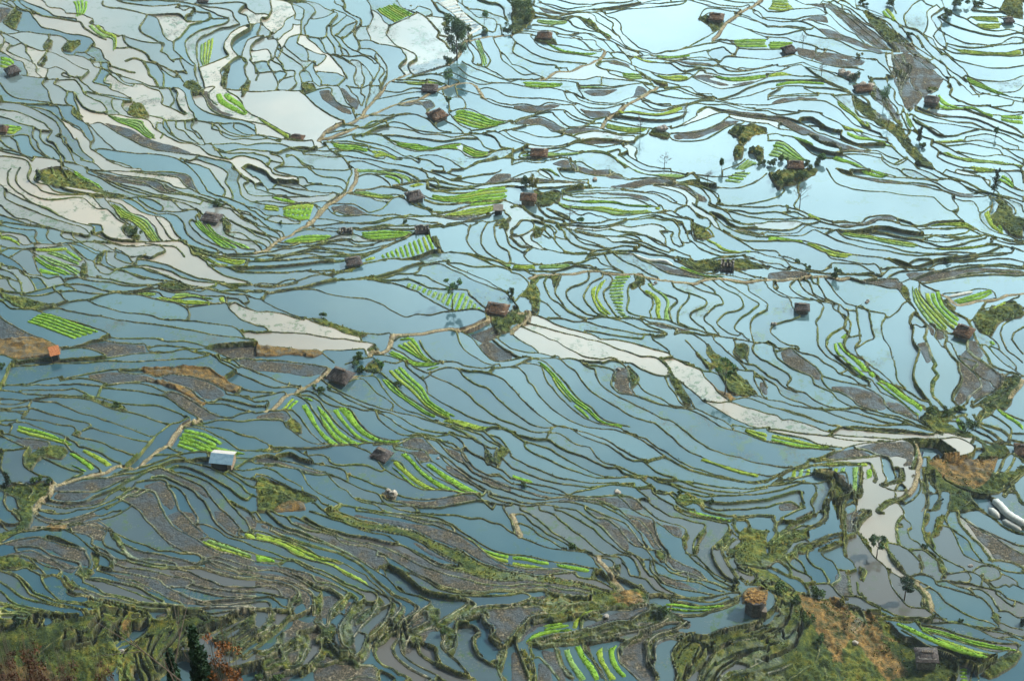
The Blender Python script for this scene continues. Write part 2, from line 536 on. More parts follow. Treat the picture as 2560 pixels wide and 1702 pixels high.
g 2 | 164 90 178 97 194 103 212 106 | 166 86 182 92 200 98 218 103 232 107
@ 0 3
b 0 7 8 11 20 11
b 0 9 6 15 11 18
b 8 0 16 4 20 11
b 14 0 20 3
b 32 6 42 11 54 13 66 11 78 7 88 5 94 5 104 1 112 0
b 34 3 44 7 56 9 68 7 80 3 88 0
b 36 0 48 3 62 3 72 0
b 30 15 42 16 52 15 64 14 76 12 88 10 96 12 102 17
b 90 9 98 7 110 3 118 -1
b 64 15 76 14 86 15 94 17 98 20 95 25 97 31 104 35 112 39 118 42
b 18 20 28 17 38 18
b 0 30 10 26 18 23 32 22 46 21 60 22 70 26 78 32 83 36
b 60 22 70 20 80 22 85 26 84 30 92 34 100 40 108 45 118 46
b 82 14 92 15 100 18 110 22 122 28 134 32 146 37 158 38 168 40 180 41 186 43
b 100 20 104 25 110 31 114 37 118 43 128 46 140 49 153 50
b 108 29 118 33 130 38 144 40 156 43 170 46 180 50
b 112 36 124 44 138 45 150 46 162 49
b 0 32 12 30 24 28 36 27 48 30 58 33 68 36 78 38
b 44 26 56 28 66 32 78 38 80 42 83 50 82 53
b 14 35 24 34 36 35 48 41 60 45 72 49 73 52 69 58
b 16 38 30 37 40 41 52 47 62 53 74 52
b 83 36 90 42 98 46 103 50 101 54
b 88 37 98 41 106 46 104 52
b 0 44 12 43 22 44 30 48 38 55 42 60
b 20 42 32 46 42 51 54 54 56 57 54 60
b 0 53 10 54 16 54 24 53 30 56 38 60
b 40 60 50 60 57 63 61 69 68 75 78 78 90 82 104 86 118 89 130 92 137 95 139 99 136 105 130 113 126 117 122 122 116 127 112 134 110 142 110 152
b 38 60 39 66 44 73 50 78 58 83 72 85 86 89 98 91 108 92 115 94 114 99 108 106 106 112
b 0 56 8 59 16 63 22 70 28 77 38 82 50 87 64 90 78 94 90 93 93 96 90 101 84 106
b 8 57 18 62 26 69 32 75 42 79 56 84 72 87 88 91 100 93 106 96
b 0 66 8 71 18 78 30 83 42 86 54 90 66 92 76 96 77 100
b 0 74 6 80 14 86 26 89 38 92 48 95 58 98 60 101
b 0 84 12 88 24 92 34 93 46 96 50 101 50 104
b 0 90 10 94 22 94 30 97 38 97 41 101 38 108
b 0 95 12 96 24 97 31 97 32 101
b 0 100 12 101 24 102
b 52 95 64 97 72 98 71 102 64 107
b 74 60 84 64 96 66 108 70 118 73 128 77 136 81 142 84
b 76 56 82 62 92 63 104 66 116 68 128 71 136 76 142 80 150 84
b 90 57 102 61 112 64 124 66 136 71 146 77 156 83 166 86
b 92 53 104 56 118 58 132 61 146 64 152 69 162 75 172 80 184 83 196 83 210 82 235 80
b 106 49 116 53 128 54 140 56 154 60 168 62 177 65 172 70 160 71
b 154 52 170 52 184 53 196 56 208 60 222 63 235 64
b 148 54 162 54 174 57 186 62 198 66 206 70 220 71 235 71
b 158 70 170 71 182 74 196 78 210 80 235 79
b 176 67 188 71 202 73 216 75 235 75
b 154 71 166 76 178 81 190 85 204 86 220 85 235 84
b 116 46 126 49 140 52 154 53
b 70 70 82 74 94 78 106 80 118 84 132 86 146 88 160 90 174 92 184 92 196 94 210 92 224 89 233 88
b 76 66 88 71 98 76 110 79 122 82 136 86 150 87 166 90 182 90 200 89 218 89 232 88
b 74 72 84 79 98 82 112 86 124 88 138 91 152 92 166 94 182 93
b 182 86 196 88 212 88 228 87
b 125 0 132 8 138 14 146 22 154 29 164 35 174 40 184 42 186 46 182 49
b 149 0 154 8 160 15 166 19 176 24 184 28 192 34 202 38 214 40 224 43 235 46
b 165 0 174 9 184 18 190 22
b 177 0 181 6 182 10
b 182 12 190 13 200 18 210 25 222 29 235 35
b 190 24 204 30 218 35 235 42
b 182 27 190 24
b 192 0 196 8 202 15 210 21 220 25 235 27
b 202 0 210 6 216 12 220 17 219 22 224 25
b 217 0 222 6 228 12 230 17 228 19
b 220 19 230 21 235 24
b 228 1 235 8
b 188 44 198 43 210 46 222 50 235 53
b 186 48 192 47 200 51 212 54 222 58 235 60
b 188 45 200 47 212 51 222 54 235 56
b 233 88 234 92 226 91 216 92 210 96 200 98 190 96 184 92
b 154 94 155 97 150 101 144 101
b 164 94 160 99
b 226 91 216 98 204 104 194 110
b 235 94 222 103 208 112 200 118
b 235 106 222 114 210 122
b 235 108 222 118 208 128
b 235 120 222 131 212 140
b 235 126 224 134
b 158 106 150 112 142 124 138 134
b 166 110 160 120 152 128 145 138
b 176 118 164 128 152 138 146 146
b 196 104 184 112 176 116 172 124
b 76 108 74 114 66 122 60 126
b 58 116 46 124 36 132
b 96 104 90 112 86 120
b 128 117 120 117 114 119
b 107 106 108 114 104 118 98 120
b 58 104 60 110 56 116
b 118 142 116 150 120 156
b 128 132 130 142 136 152 136 156
b 0 106 4 108 2 114
b 138 134 144 144
h rockpile 110 130 7
t shrub 8 150 14 26
t shrub 30 148 16 26
t shrub 62 152 12 18
t shrub 96 152 12 14
t cypress 185 156 24 46
t cypress 160 157 20 24
t dark 16 106 8 12
t shrub 208 152 22 34
e 66 97 78 98 82 106 76 114 62 106 56 118 60 128 72 124 84 124 94 110 104 118 112 134 106 150 96 157 0 157 0 112 8 106 16 104 40 108 50 104 58 102
e 118 94 124 100 118 112 112 116 108 112 110 102
e 140 100 154 98 160 100 166 96 180 94 192 98 186 106 172 112 164 120 168 128 156 140 146 150 150 157 110 157 112 140 120 126 130 116 136 108
e 172 118 182 112 196 116 190 124 176 134 170 128
e 235 94 214 107 196 116 200 122 212 118 235 104
e 235 108 216 120 206 128 210 136 222 128 235 118
e 235 130 214 144 204 157 235 157
e 0 44 14 43 28 48 40 56 30 55 16 53 0 53
e 8 0 32 0 28 16 14 22 4 28 0 26 0 20 10 18 20 12
e 82 37 92 44 92 54 84 56 86 50
e 56 57 66 64 74 70 78 72 70 73 62 68
e 100 18 110 24 118 38 116 42 108 32
e 69 58 74 52 82 54 88 58 82 62 76 64
e 195 2 202 16 214 22 204 18
d 38 20 46 14 62 16 62 21 48 21
d 112 104 118 98 121 102 118 112 113 112
m 24 16 60 14 88 10 102 17 96 22 85 26 78 22 60 21 30 22
m 0 31 36 28 60 34 78 38 82 50 82 54 72 48 60 44 44 36 20 34 4 33
m 0 42 16 38 36 38 60 48 72 52 66 58 52 52 38 46 20 42
m 30 5 52 9 84 2 90 5 70 12 50 14 36 10
m 64 16 86 15 97 20 95 28 88 26 80 22 66 20
m 82 30 100 40 120 48 104 52 100 46
m 112 32 134 39 160 44 186 48 182 50 164 50 140 48 120 44
m 128 2 148 0 156 12 166 20 184 29 204 38 235 46 235 58 212 53 190 44 176 40 158 34 144 20
m 104 54 140 56 176 65 170 70 154 69 144 63 116 58
m 150 54 184 60 208 71 235 72 235 80 210 80 180 74 164 70 178 66
m 90 56 130 62 148 66 160 74 184 83 235 82 235 92 200 90 170 86 148 78 120 70
m 188 47 210 50 235 56 235 64 210 60 190 55
m 166 0 178 2 184 14 190 22 182 26 172 20 160 12 152 4
m 196 0 206 2 220 16 218 24 208 18 200 10
m 224 2 235 10 235 18 230 14
m 140 97 154 94 152 100 146 101
m 70 70 100 80 140 88 184 93 160 93 120 86 90 82
g 2 | 183 28 194 34 210 39 230 44 | 190 25 204 30 220 36 235 43
g 1 | 224 22 230 26 235 27 | 226 20 232 22 235 24
g 1 | 142 148 148 136 154 126 | 148 147 156 134 160 122
g 1 | 124 140 128 150 132 156 | 128 140 134 150 136 156
d 0 140 40 144 60 157 0 157
t shrub 19 157 26 17
t shrub 46 157 28 15
@ 1 0
b 12 0 14 7 13 13 10 17 5 17 4 20 8 25 13 29
b 13 0 24 2 32 5 35 10 36 15 28 19 24 25 18 29 13 31
b 28 3 36 5 43 8 44 13 42 19 41 24 41 32
b 36 15 36 19 40 20
b 34 23 37 24 41 24
b 19 37 26 31 33 27 34 23
b 22 0 36 2 48 4 55 11 52 14 47 21 44 24 45 30 46 33
b 40 0 54 3 63 8 72 12 70 14 62 17 54 18
b 64 8 73 13 75 15 70 20 67 24 65 26 65 33 64 35
b 72 9 83 14 82 16 74 22 66 25
b 83 14 91 19 92 21 84 24 78 28 74 33
b 80 0 82 5 81 9 88 14 96 18 97 21 93 28 91 33 94 38 96 44 94 48
b 93 21 88 30 80 35
b 102 0 105 5 106 11 108 16 105 22 102 27 104 32 106 38
b 98 25 103 25
b 0 14 8 14
b 0 23 4 23 3 29 1 33 6 36 12 33
b 0 39 6 36
b 69 26 70 32 74 37 78 43 79 48
b 73 33 78 36 82 41 88 46 94 48
b 95 38 104 38 112 41 122 43 132 46 136 50 138 55 133 60 132 63 136 67
b 104 38 108 39 113 41
b 108 11 114 15 118 21 122 25 120 31 122 35 128 41 136 45 142 48 146 50 148 54 142 57 140 60 144 69
b 129 0 134 6 140 9 147 12 152 14 158 18 164 25 169 30 168 35 174 39 178 45
b 148 13 138 18 128 22 122 25
b 162 0 168 8 176 13 184 17 186 21 186 26
b 167 3 176 9 184 15
b 170 33 176 34 181 34
b 184 0 187 8 196 15 206 22 213 27 212 30 204 32 196 35
b 187 3 194 9 199 12 204 16 214 17 221 20 221 28 218 30
b 189 0 191 6 198 8 206 9 214 11 222 14 228 16 232 19
b 204 0 214 3 222 4 228 8 229 13 231 17
b 230 0 235 4
b 225 25 226 31
b 0 64 2 68 0 74
b 0 39 10 37 16 36
b 11 37 18 37 20 42 18 49 16 54 11 57 12 61 15 66 18 72 20 78 18 84
b 0 47 10 46 13 49 14 54
b 0 58 6 57 12 58
b 0 68 10 67 16 67
b 30 35 40 33 46 34 54 35 60 36 65 34
b 46 33 48 37 56 43 62 49 68 52 74 58 78 62 82 69 84 72
b 58 36 62 41 64 47 70 51 76 53 84 57 88 59
b 66 35 72 44 73 49
b 40 34 38 40 44 44 48 50 48 55 56 60
b 27 44 34 50 42 56 50 57 55 57
b 30 35 27 40 24 44 22 45
b 44 44 52 48 58 50 64 52 62 56 57 60
b 21 46 28 52 36 57 44 64 40 68 42 74 42 80
b 20 40 24 46 22 51
b 18 53 24 59 26 65 35 66 35 73 37 78 30 83 26 84 21 82
b 16 57 22 60 26 64
b 17 67 23 66 28 68 26 72 21 76
b 22 74 30 72 35 71
b 42 66 47 66 50 70 52 74
b 44 64 50 60 55 57
b 55 57 53 62 55 68 60 74 60 78 66 80
b 57 66 66 67 74 68 78 70 82 73 76 78
b 42 80 46 76 52 76 58 80 64 79 70 80 74 80
b 0 86 14 85 24 85 36 86 46 86 56 83 66 82 70 83
b 40 86 48 92 54 98 60 103 68 108 76 112 82 114
b 70 83 70 88 74 94 79 98 88 101 90 105 92 109
b 72 80 76 81 80 88 84 95 90 101
b 84 79 88 85 92 88 94 91 97 97
b 76 43 82 46 86 52
b 78 51 88 52 98 52 106 56 109 59
b 70 52 80 56 86 60 92 64 90 72 91 78 94 80
b 76 60 82 68 84 73
b 88 56 96 58 98 68 100 73 97 80
b 96 58 102 63 106 69 107 74 105 80
b 94 48 100 51 106 53 112 58 114 62 112 68 108 74
b 97 45 106 46 112 50 116 55 120 62 120 68 117 75 114 80 114 85
b 110 52 113 60 118 66 113 74
b 83 79 90 81 97 82 104 80 112 80
b 97 78 97 86 100 90 98 97
b 105 76 105 85 102 92 101 98
b 0 109 10 113 16 117 24 122 32 125
b 0 106 8 110 16 115 24 120 31 123
p 98 107 100 101 108 93 116 84 119 78 126 74 140 69 154 66 168 62 180 58 188 50 192 40 200 37 216 35 235 33
p 98 107 90 112 80 115 72 118 64 122 58 128
p 60 126 70 126 86 121 96 117
b 94 106 104 105 116 101 128 97 138 92 150 90
p 98 109 112 103 124 98 136 95 150 92 158 88 168 83 178 80 190 77 199 78 204 82 208 88 211 91
b 119 84 132 85 142 82 152 82
b 110 92 122 90 134 88 146 86 154 86
b 126 76 140 77 150 78 156 80
b 130 74 144 74 154 75 166 76 176 80
b 140 72 152 70 164 69 176 72 186 75
b 164 69 176 66 186 69 198 75 208 78 220 77 235 78
b 186 62 196 69 206 73 220 77
b 190 57 198 62 208 66 218 70 226 73 235 74
b 196 39 202 45 206 50 208 58 204 60
b 193 40 196 46 200 52 200 59 210 62 220 66 230 71 235 72
b 206 38 209 46 212 50 216 56 212 62
b 218 35 220 40 224 47 226 55 232 60 235 62
b 224 48 230 52 235 59
b 184 82 186 88 191 92 193 97 191 102
b 172 84 174 92 178 97 178 105 184 110
b 158 86 166 86 172 89 178 94
b 174 91 186 90 191 92
b 187 83 196 86 206 89 216 92 224 95 235 97
b 206 82 214 81 222 84 230 88 235 89
b 207 91 216 95 226 98 235 99
b 132 97 142 93 152 92 160 93 164 98 158 102 158 107 166 113
b 130 97 140 98 150 96 155 99
b 98 107 110 107 122 107 134 105 142 105
b 74 116 86 116 98 117 108 115 116 111 124 108 134 106 146 106 152 108 160 112 166 118 172 121 180 122
b 170 108 176 112 184 116 190 120
b 180 108 184 112 190 116 198 119
b 98 118 108 112 120 115
b 180 103 188 101 198 102 206 106 214 108 222 111 235 113
b 198 120 210 119 222 116 235 113
b 66 123 80 121 92 119 104 119 116 115 126 112 136 114 146 119 154 121 164 122 180 123 200 124 216 123 228 120 235 118
b 70 128 84 126 98 124 110 124 120 127 130 130 140 132 150 133 160 136 168 135 178 133 188 133 198 137 208 141 220 142
b 98 125 108 120 120 117 132 118 144 121 154 124 168 125 182 127 196 126 206 130 210 136 220 139 226 138 235 138
b 110 124 126 124 142 126 156 128 172 130 190 128 202 129
b 118 127 128 133 138 137 148 139 160 139 170 138 180 138 188 140 194 145 202 147 212 146
b 196 122 206 124 216 126 222 130 226 136 235 138
b 212 122 222 124 230 128 235 130
b 228 120 235 125
b 90 128 100 131 110 133 120 136 128 140 136 144 142 144
b 62 131 74 132 86 133 96 135 106 136 116 138 124 142 132 146 142 147 150 151
b 66 130 78 130 92 132 102 135 105 139 112 141 120 144 128 147 134 148
b 64 133 70 140 78 143 86 144 96 146 110 148 122 151 134 153 146 156
b 70 137 82 138 92 139 102 142 110 145 118 146
b 150 144 160 143 170 145 178 148 186 153 192 155 204 151 212 149
b 144 145 152 148 160 150 166 154 172 155
b 74 134 76 138 72 140
b 0 126 8 127 16 130 26 130 40 132 52 132
b 0 124 12 125 24 128 34 130 44 132
b 0 133 12 133 24 135 34 138 44 140 54 137 66 135
b 0 130 12 129 22 132
b 0 139 10 140 20 141 30 138 44 137 56 139 68 140 72 141
b 0 142 10 144 14 148 11 154
b 14 142 22 144 26 148 24 152 18 155
b 16 149 24 151
b 28 144 34 143 40 148 44 152 50 153
b 28 142 36 144 44 150 52 153
b 44 143 56 144 68 146 78 146
b 76 142 82 148 86 152 90 156
b 72 141 82 147 88 154
b 0 149 6 152 12 156
b 20 154 30 154 44 155 56 156
b 88 149 98 149 108 152 118 155 124 156
b 180 156 192 155 204 150 216 148 226 148 235 148
b 212 146 222 141 235 140
b 206 150 218 149 228 147 235 143
b 212 148 222 146
h dark 160 86 14
h brown 167 110 15
h brown 38 128 11
t grey 185 56 20 38
t bush 195 33 7 9
t bush 211 31 6 5
t green 210 22 8 11
t green 177 78 10 14
t green 177 97 6 6
t bush 232 30 10 9
t bush 176 60 8 12
g 8 | 110 7 114 11 120 15 128 20 | 127 3 132 6 138 9 146 13
g 3 | 201 37 205 48 207 56 208 62 | 206 38 209 47 212 53 213 59
g 3 | 134 75 150 76 164 77 176 79 | 138 78 150 79 164 79 172 80
g 5 | 181 104 190 102 206 106 218 111 232 113 | 181 110 190 114 200 117 212 118 224 116
g 2 | 66 131 76 133 90 134 100 137 104 137 | 72 136 84 138 92 138 100 140 104 139
g 3 | 120 127 132 131 148 133 162 136 178 134 189 133 | 132 134 140 136 150 138 166 137 180 137 187 138
g 3 | 190 134 198 138 206 141 216 142 | 189 139 194 142 200 145 211 146
g 1 | 0 107 8 111 16 116 24 120 31 124 | 8 113 14 117 22 122 30 126
g 2 | 104 140 114 139 124 143 131 147 | 110 145 120 145 128 148
m 58 84 68 84 72 92 79 99 87 102 89 107 80 104 70 98 62 92
m 76 81 80 80 90 90 96 94 93 101 88 97
m 130 97 142 94 158 93 164 97 160 102 154 98 142 97
e 22 0 40 0 60 7 50 4 30 2
e 42 76 54 77 56 83 46 85 42 82
@ 1 1
b 0 0 6 2 10 4 14 9 20 13 17 15 16 18
b 8 0 13 3 16 7 24 9 34 9 38 10
b 16 0 20 3 30 5 36 7 42 7 46 9 48 12 56 13 60 13
b 48 0 52 2 56 5 64 7 74 8 80 10 83 13
b 60 0 72 1 84 1
b 20 11 28 12 36 12 42 15 47 18
b 44 15 54 14 66 15 76 16 80 19
b 14 18 22 18 30 21 38 23 50 25
b 20 14 30 16 36 18 46 19 58 21 70 22 77 24
b 0 18 10 21 18 23 28 25 40 25 52 25 62 24 72 23 75 25
b 0 8 4 11 5 13 0 14
b 5 13 10 17 11 20
b 0 23 12 24 24 25 34 29 42 31 52 30 62 29 66 30
b 0 29 12 29 22 31 34 32 46 31 54 33 58 34
b 0 30 10 32 22 34 34 33 46 32 52 33 56 36
b 0 34 5 37 10 41 20 42 28 44 34 47 42 47 48 46
b 8 46 14 43 22 42
b 0 39 6 44 12 47 20 49 30 50 40 50
b 0 43 8 50 16 55 24 57 26 60
b 0 50 10 53 20 58 24 63
b 0 54 8 59 16 62 22 64
b 0 58 10 61 16 66
b 0 61 10 65 14 69
b 0 65 8 69
b 0 69 4 72
p 92 0 92 9 88 16 80 24 70 30 65 32 62 38 56 43 50 50 40 55 32 60 24 63 16 69 8 74 0 76
b 85 0 87 5 84 11 81 19 74 25 66 30
b 93 7 100 5 108 5 116 8 122 12 124 15
b 90 0 104 1 118 2 130 4 140 8 144 12
b 108 5 118 4 128 6 134 9 134 12
b 102 0 116 1 130 1 140 4 148 9 150 11
b 120 0 132 1 142 5 149 9
b 126 14 136 13 146 12 156 12 168 16
b 126 14 134 16 140 19
b 150 0 158 4 160 8 166 10 170 15
b 152 0 162 3 170 6 180 10 190 11 204 13 220 11 235 8
b 162 1 174 3 186 6 194 5 210 3 222 2 226 0
b 180 9 190 6 204 4 220 3
b 164 8 178 13 190 15 204 14 220 12 235 10
b 144 10 160 13 174 16 190 17 206 15 222 12 235 10
b 150 10 162 10 176 13 186 15
b 158 18 176 19 192 18 206 18 222 17 235 16
b 162 19 180 21 198 21 214 19 226 17
b 92 18 104 18 116 16 126 17 138 19
b 86 21 98 20 112 23 126 23 136 24
b 84 22 96 23 110 26 120 27 128 27 136 25
b 82 22 92 24 104 26 112 29 120 30
p 66 31 60 37 54 45 48 50
b 68 31 80 31 90 32 98 36 104 39 110 38 118 35 126 28 132 27 138 29 146 34 154 37 162 40
b 146 29 154 34 162 38 170 38
b 156 28 166 31 180 32 192 31 206 31
b 168 39 180 38 190 35 206 31 220 30 230 29
b 162 41 180 43 198 43 208 42 220 40 228 38
b 62 37 67 37 70 40 78 43 90 43 102 42 114 43 126 42 136 43 142 41
b 136 43 150 43 164 43 176 44 190 44 204 43 214 41
b 142 41 146 42 158 43
b 74 38 84 42 94 43
b 54 45 66 46 78 48 90 49 104 50 116 48 128 45 140 43
b 50 51 62 50 74 49 86 49 98 49 108 48
b 44 54 56 54 62 56
b 48 50 58 55 66 54 80 54 90 54 104 54 116 52 128 52 140 51
b 90 54 104 53 118 51 130 52 144 52 158 52 172 51
b 88 55 106 55 124 54 142 54 156 53 172 53 184 50 194 47 206 44 216 42
b 108 48 118 46 130 45 142 46 156 49 168 50
b 172 54 182 52 190 51 196 54
b 176 50 190 48 200 48 204 49 208 48 213 49 222 48
b 204 50 197 53 195 60 194 66 197 72 204 78 214 82 224 86 235 93
b 213 49 208 58 207 66 212 75 220 80 230 85
b 226 46 220 52 220 60 224 70 232 75 234 81
b 230 41 234 44 230 47 224 52
b 228 52 230 60 232 68 235 72
b 34 59 48 56 62 57 76 58 88 60
b 22 67 34 68 48 68 60 67 66 64 76 61 88 60 94 61 102 64 112 65 122 64 136 62 142 62
b 92 56 108 56 122 55 136 57 146 58
b 76 56 76 60 88 60 88 55
b 60 68 72 66 84 65 92 69 104 69 116 67 128 65
b 66 66 78 64 86 64 92 66 104 66 116 66
b 48 70 60 69 72 68 84 70 96 71 108 70
b 40 72 52 72 66 72 80 73 92 75 104 73 116 71 128 67 140 63
b 46 74 58 73 70 75 82 77 96 77 108 75 120 71
b 18 69 30 70 42 68
b 16 71 28 71 40 69
b 0 77 12 76 24 74 36 73 48 71 60 68 66 64
b 0 80 12 79 24 79 36 77 46 74 52 73
b 0 82 14 83 26 79 38 76 46 74
b 40 78 48 75 60 76 74 77 86 79 98 79 112 76
b 12 80 26 80 38 78 50 78 62 80 74 79 86 79
b 18 83 30 79 42 78
b 0 83 14 84 30 83 46 82 62 80 78 80 90 80
b 0 84 18 84 36 83 52 82 70 83 86 83
b 0 88 14 88 30 87 46 86 60 84 74 84 85 83
b 98 80 110 77 122 72 134 67 146 62 158 60
b 97 82 110 77 124 71 138 66
b 98 86 110 85 122 83 134 83 142 82 152 80 162 77 172 77 182 77 196 80 210 85 222 90 232 93
b 160 61 162 68 166 74 169 77
b 166 61 167 69 172 75
b 200 80 212 81 222 85 235 85
b 180 77 196 79 212 83 228 85
b 0 95 14 95 28 95 42 94 56 93 68 93 74 92 84 90 94 87 106 85
b 72 94 80 93 90 90 100 86
b 0 105 10 106 22 106 34 104 44 101 56 98 68 96 78 93 88 92
b 0 106 6 104 18 105 28 102 35 101
b 4 106 16 107 28 106 38 104
b 0 113 10 113 22 110 36 109 50 107 60 104 72 102 86 100 100 98 110 97
b 0 114 14 112 28 110 42 108 58 105 72 103 88 102 104 102 116 104 128 106 138 109 148 113 160 120 168 125 176 129 184 132
b 110 98 122 95 134 92 146 88 158 87 170 86 178 85 188 86 198 89 212 90 224 91 235 95
b 106 101 120 99 132 96 146 96 152 91
b 150 91 160 89 170 89 180 94 190 98 198 103 208 107 218 112 228 116 232 120 235 125
b 176 88 188 93 200 98 212 103 222 109 232 114
b 112 101 128 101 140 100 150 104 160 108 174 110 184 110 194 111 198 116 204 121 212 128
b 146 97 156 98 164 103 174 107 184 110
b 8 113 20 112 36 110 48 110 56 110 64 113 76 116 90 118 102 119 110 122 120 127 130 133 138 136 148 134 160 135 172 133 184 132 198 131 208 133 213 136
b 8 113 7 116 4 119
b 0 119 5 120 12 124 22 129 34 134 46 138 58 143 72 147 84 152 96 155
b 0 130 12 131 24 133 36 137 44 139
b 42 137 54 137 66 140 78 144 90 148 100 151 112 152 122 151
b 0 143 8 145 12 148
b 0 149 14 149 28 150 42 151 56 153 70 156
p 122 155 124 151 136 151 150 151 164 149 176 148 188 148 200 145 212 140 216 136
b 128 156 132 153 140 153
b 176 148 184 150 186 156
b 188 148 196 152 202 156
b 212 136 212 140
b 218 148 224 146 226 150 220 154
h dark 146 29 14
h dark 90 88 13
h ruin 83 60 12
h ruin 153 62 14
h brown 222 133 20
h blue 223 41 8
t tall 181 127 9 24
t bush 60 136 8 5
t bush 23 50 3 6
t bush 137 50 4 4
t bush 235 119 6 7
t dark 228 131 7 4
e 160 60 166 60 170 68 173 76 169 77 164 70
e 234 48 226 44 222 56 232 54
e 48 136 60 137 76 143 90 148 104 152 96 154 84 152 72 147 58 142
e 88 102 98 99 110 97 110 101 98 103
e 215 134 235 132 235 150 222 150 216 140
m 196 150 210 146 220 142 226 146 220 154 208 157
m 68 33 82 32 92 34 98 38 104 41 94 43 84 42 72 38
m 168 44 190 44 210 42 200 46 184 47
m 222 3 235 3 235 8 222 11 206 13
g 3 | 56 33 48 32 34 33 24 35 | 49 46 40 46 32 44 24 41
r 6 | 26 35 36 34 46 33 54 35 | 26 40 34 44 42 46 50 45
g 2 | 8 32 22 35 | 6 36 22 38
g 1 | 14 26 24 29 34 31 | 16 25 26 27 38 30
g 5 | 158 22 176 24 194 22 212 18 232 17 | 158 27 172 30 190 31 206 30 222 30 231 27
g 1 | 195 34 210 33 224 31 | 198 32 212 31 228 31
g 3 | 166 42 180 39 196 36 212 34 228 32 | 176 43 196 43 210 40 228 35
g 3 | 94 58 108 57 122 56 146 58 | 96 61 106 64 122 63 142 61
g 3 | 24 66 40 61 56 60 70 61 | 30 67 46 67 60 67 66 65
g 1 | 93 2 106 2 122 4 136 9 141 12 | 94 0 108 0 126 3 138 6 143 11
g 1 | 117 6 126 9 132 13 | 120 5 130 8 133 12
g 1 | 140 15 150 13 | 144 16 156 15
g 2 | 88 21 100 20 114 23 126 24 | 96 23 110 26 128 26
r 11 | 114 79 126 74 138 69 150 65 160 62 | 116 82 128 82 140 83 150 81 166 77
g 1 | 100 82 110 80 | 101 84 110 82
r 15 | 140 102 150 105 160 109 172 112 184 112 192 112 198 118 208 128 | 137 107 148 110 156 114 166 119 172 123 180 127 188 131 206 130
g 1 | 228 87 235 86 | 230 88 235 88
g 1 | 130 156 140 153 | 136 156 148 155
@ 1 2
b 0 3 16 5 32 7 46 9 57 9 64 14 72 20
b 70 0 82 1 94 3 106 5 110 6
b 63 9 76 10 90 10 100 10 102 15 106 17
b 82 22 92 19 102 18 109 18 110 22 116 21
b 0 18 16 19 32 21 48 23 60 25 68 26
b 0 29 12 34 24 39 32 41 40 42
b 0 38 10 42 20 44 32 44 40 44
b 31 39 30 44
b 0 48 16 49
b 0 53 12 51 26 49 28 52
b 0 58 12 57
b 0 61 9 61 10 64
p 128 0 124 8 116 11 108 11 106 15
p 84 34 88 34
p 10 66 18 60 28 52 36 50 42 44 52 40 60 34 67 28
b 66 36 76 39 84 39 92 36 100 37 106 43 112 49 120 54 126 59 125 62
b 92 33 102 33 110 34 116 42 120 48 128 57 138 64 150 68 164 74 178 78 194 83 206 87 214 93 222 97 226 100
b 108 30 114 30 120 35 127 41 134 48 142 54 152 60 162 67 174 72 186 78 198 82 209 84
b 60 37 68 42 78 47 88 52 100 57 112 61 122 64 134 67 146 70 158 74 170 78 182 82 194 88 204 94 214 99 222 100
b 66 46 76 49 84 54 92 58 102 62 110 65 124 67 134 72 144 78 156 83 168 85 178 87
b 54 45 62 50 70 54 80 59 90 62 100 65 110 66 122 71 130 77 140 83 152 86 164 88 176 88
b 110 66 114 73 122 80 132 86 144 88 156 89 168 92 174 96 184 100 192 105 196 112 204 119 214 124 224 125 235 132
b 37 49 48 47 56 51 62 56 72 61 82 63 88 66 92 72 98 80 106 86 116 90 128 92 138 91 144 89
b 30 51 40 53 48 58 52 64 57 71 62 79 68 86 74 92 80 97
b 36 51 48 52 58 57 64 64 70 72 78 80 86 87 96 92 104 95
b 26 65 34 65 40 71 46 79 52 87 60 93 66 97
b 0 69 12 67 22 66 28 67 32 72 30 75
b 0 74 12 74 24 75 28 80 34 85 44 92 54 96 66 97 80 97
b 11 97 28 98 46 99 60 99 72 98 86 98 96 100 106 105 112 112 118 119
b 0 90 6 94 12 97 10 102 0 104
b 80 97 92 97 100 95 112 95 124 97 134 94 144 90 154 90
b 154 90 160 96 168 103 178 110 188 118 196 124 206 129 220 135 235 140
b 153 90 162 92 168 95 176 103 184 110 192 114 200 121 206 124
b 108 97 122 97 134 98 146 100 156 102 160 108 162 112
b 128 102 138 103 146 107 150 114 158 120 168 127 178 132 190 138 200 142
b 125 110 132 112 138 118 146 125 156 132 168 137 178 140
b 152 112 162 112 172 118 182 125 194 130 206 137 220 142 235 145
b 170 106 174 111 182 117 192 124 200 130 212 138 224 143
b 118 119 128 125 138 130 146 135 156 138 168 139 180 140 192 143 208 143
b 118 21 128 23 136 22 140 28 148 34 156 41 158 49 164 55 176 62 186 67 198 73 210 77 222 80 235 85
b 136 22 142 22 148 26 156 30 160 32 154 36
b 160 32 172 37 182 42 194 49 202 57 212 65 222 72 235 77
b 124 6 134 11 144 18 154 21 168 21 172 22
b 109 13 120 14 130 17 136 21
b 151 0 154 7 160 14 170 20 182 21 194 25 208 27 220 26 235 25
b 160 30 168 27 178 26 188 27 196 29 208 30 220 33 228 37 235 44
b 186 27 192 34 202 41 212 44 218 49 224 56 235 65
b 186 0 189 6 196 13 206 19 216 23 224 23
b 200 0 205 7 212 14 220 19 235 19
b 216 0 226 7 235 12
b 224 0 235 8
b 215 30 220 26
b 178 87 190 94 192 98 200 104 210 109 214 114
b 178 85 184 87 194 90 202 92 210 98 212 108 218 115 228 121 235 127
b 180 80 192 86 202 91
b 209 84 216 89 224 96 232 102
b 209 84 216 81 226 82 235 85
b 216 86 226 90 232 99 235 104
b 222 100 220 106 222 114
b 226 108 235 116
b 192 98 189 103 194 112
b 0 103 12 101 24 102 36 103 44 107 54 113 62 113
b 6 104 18 105 28 102
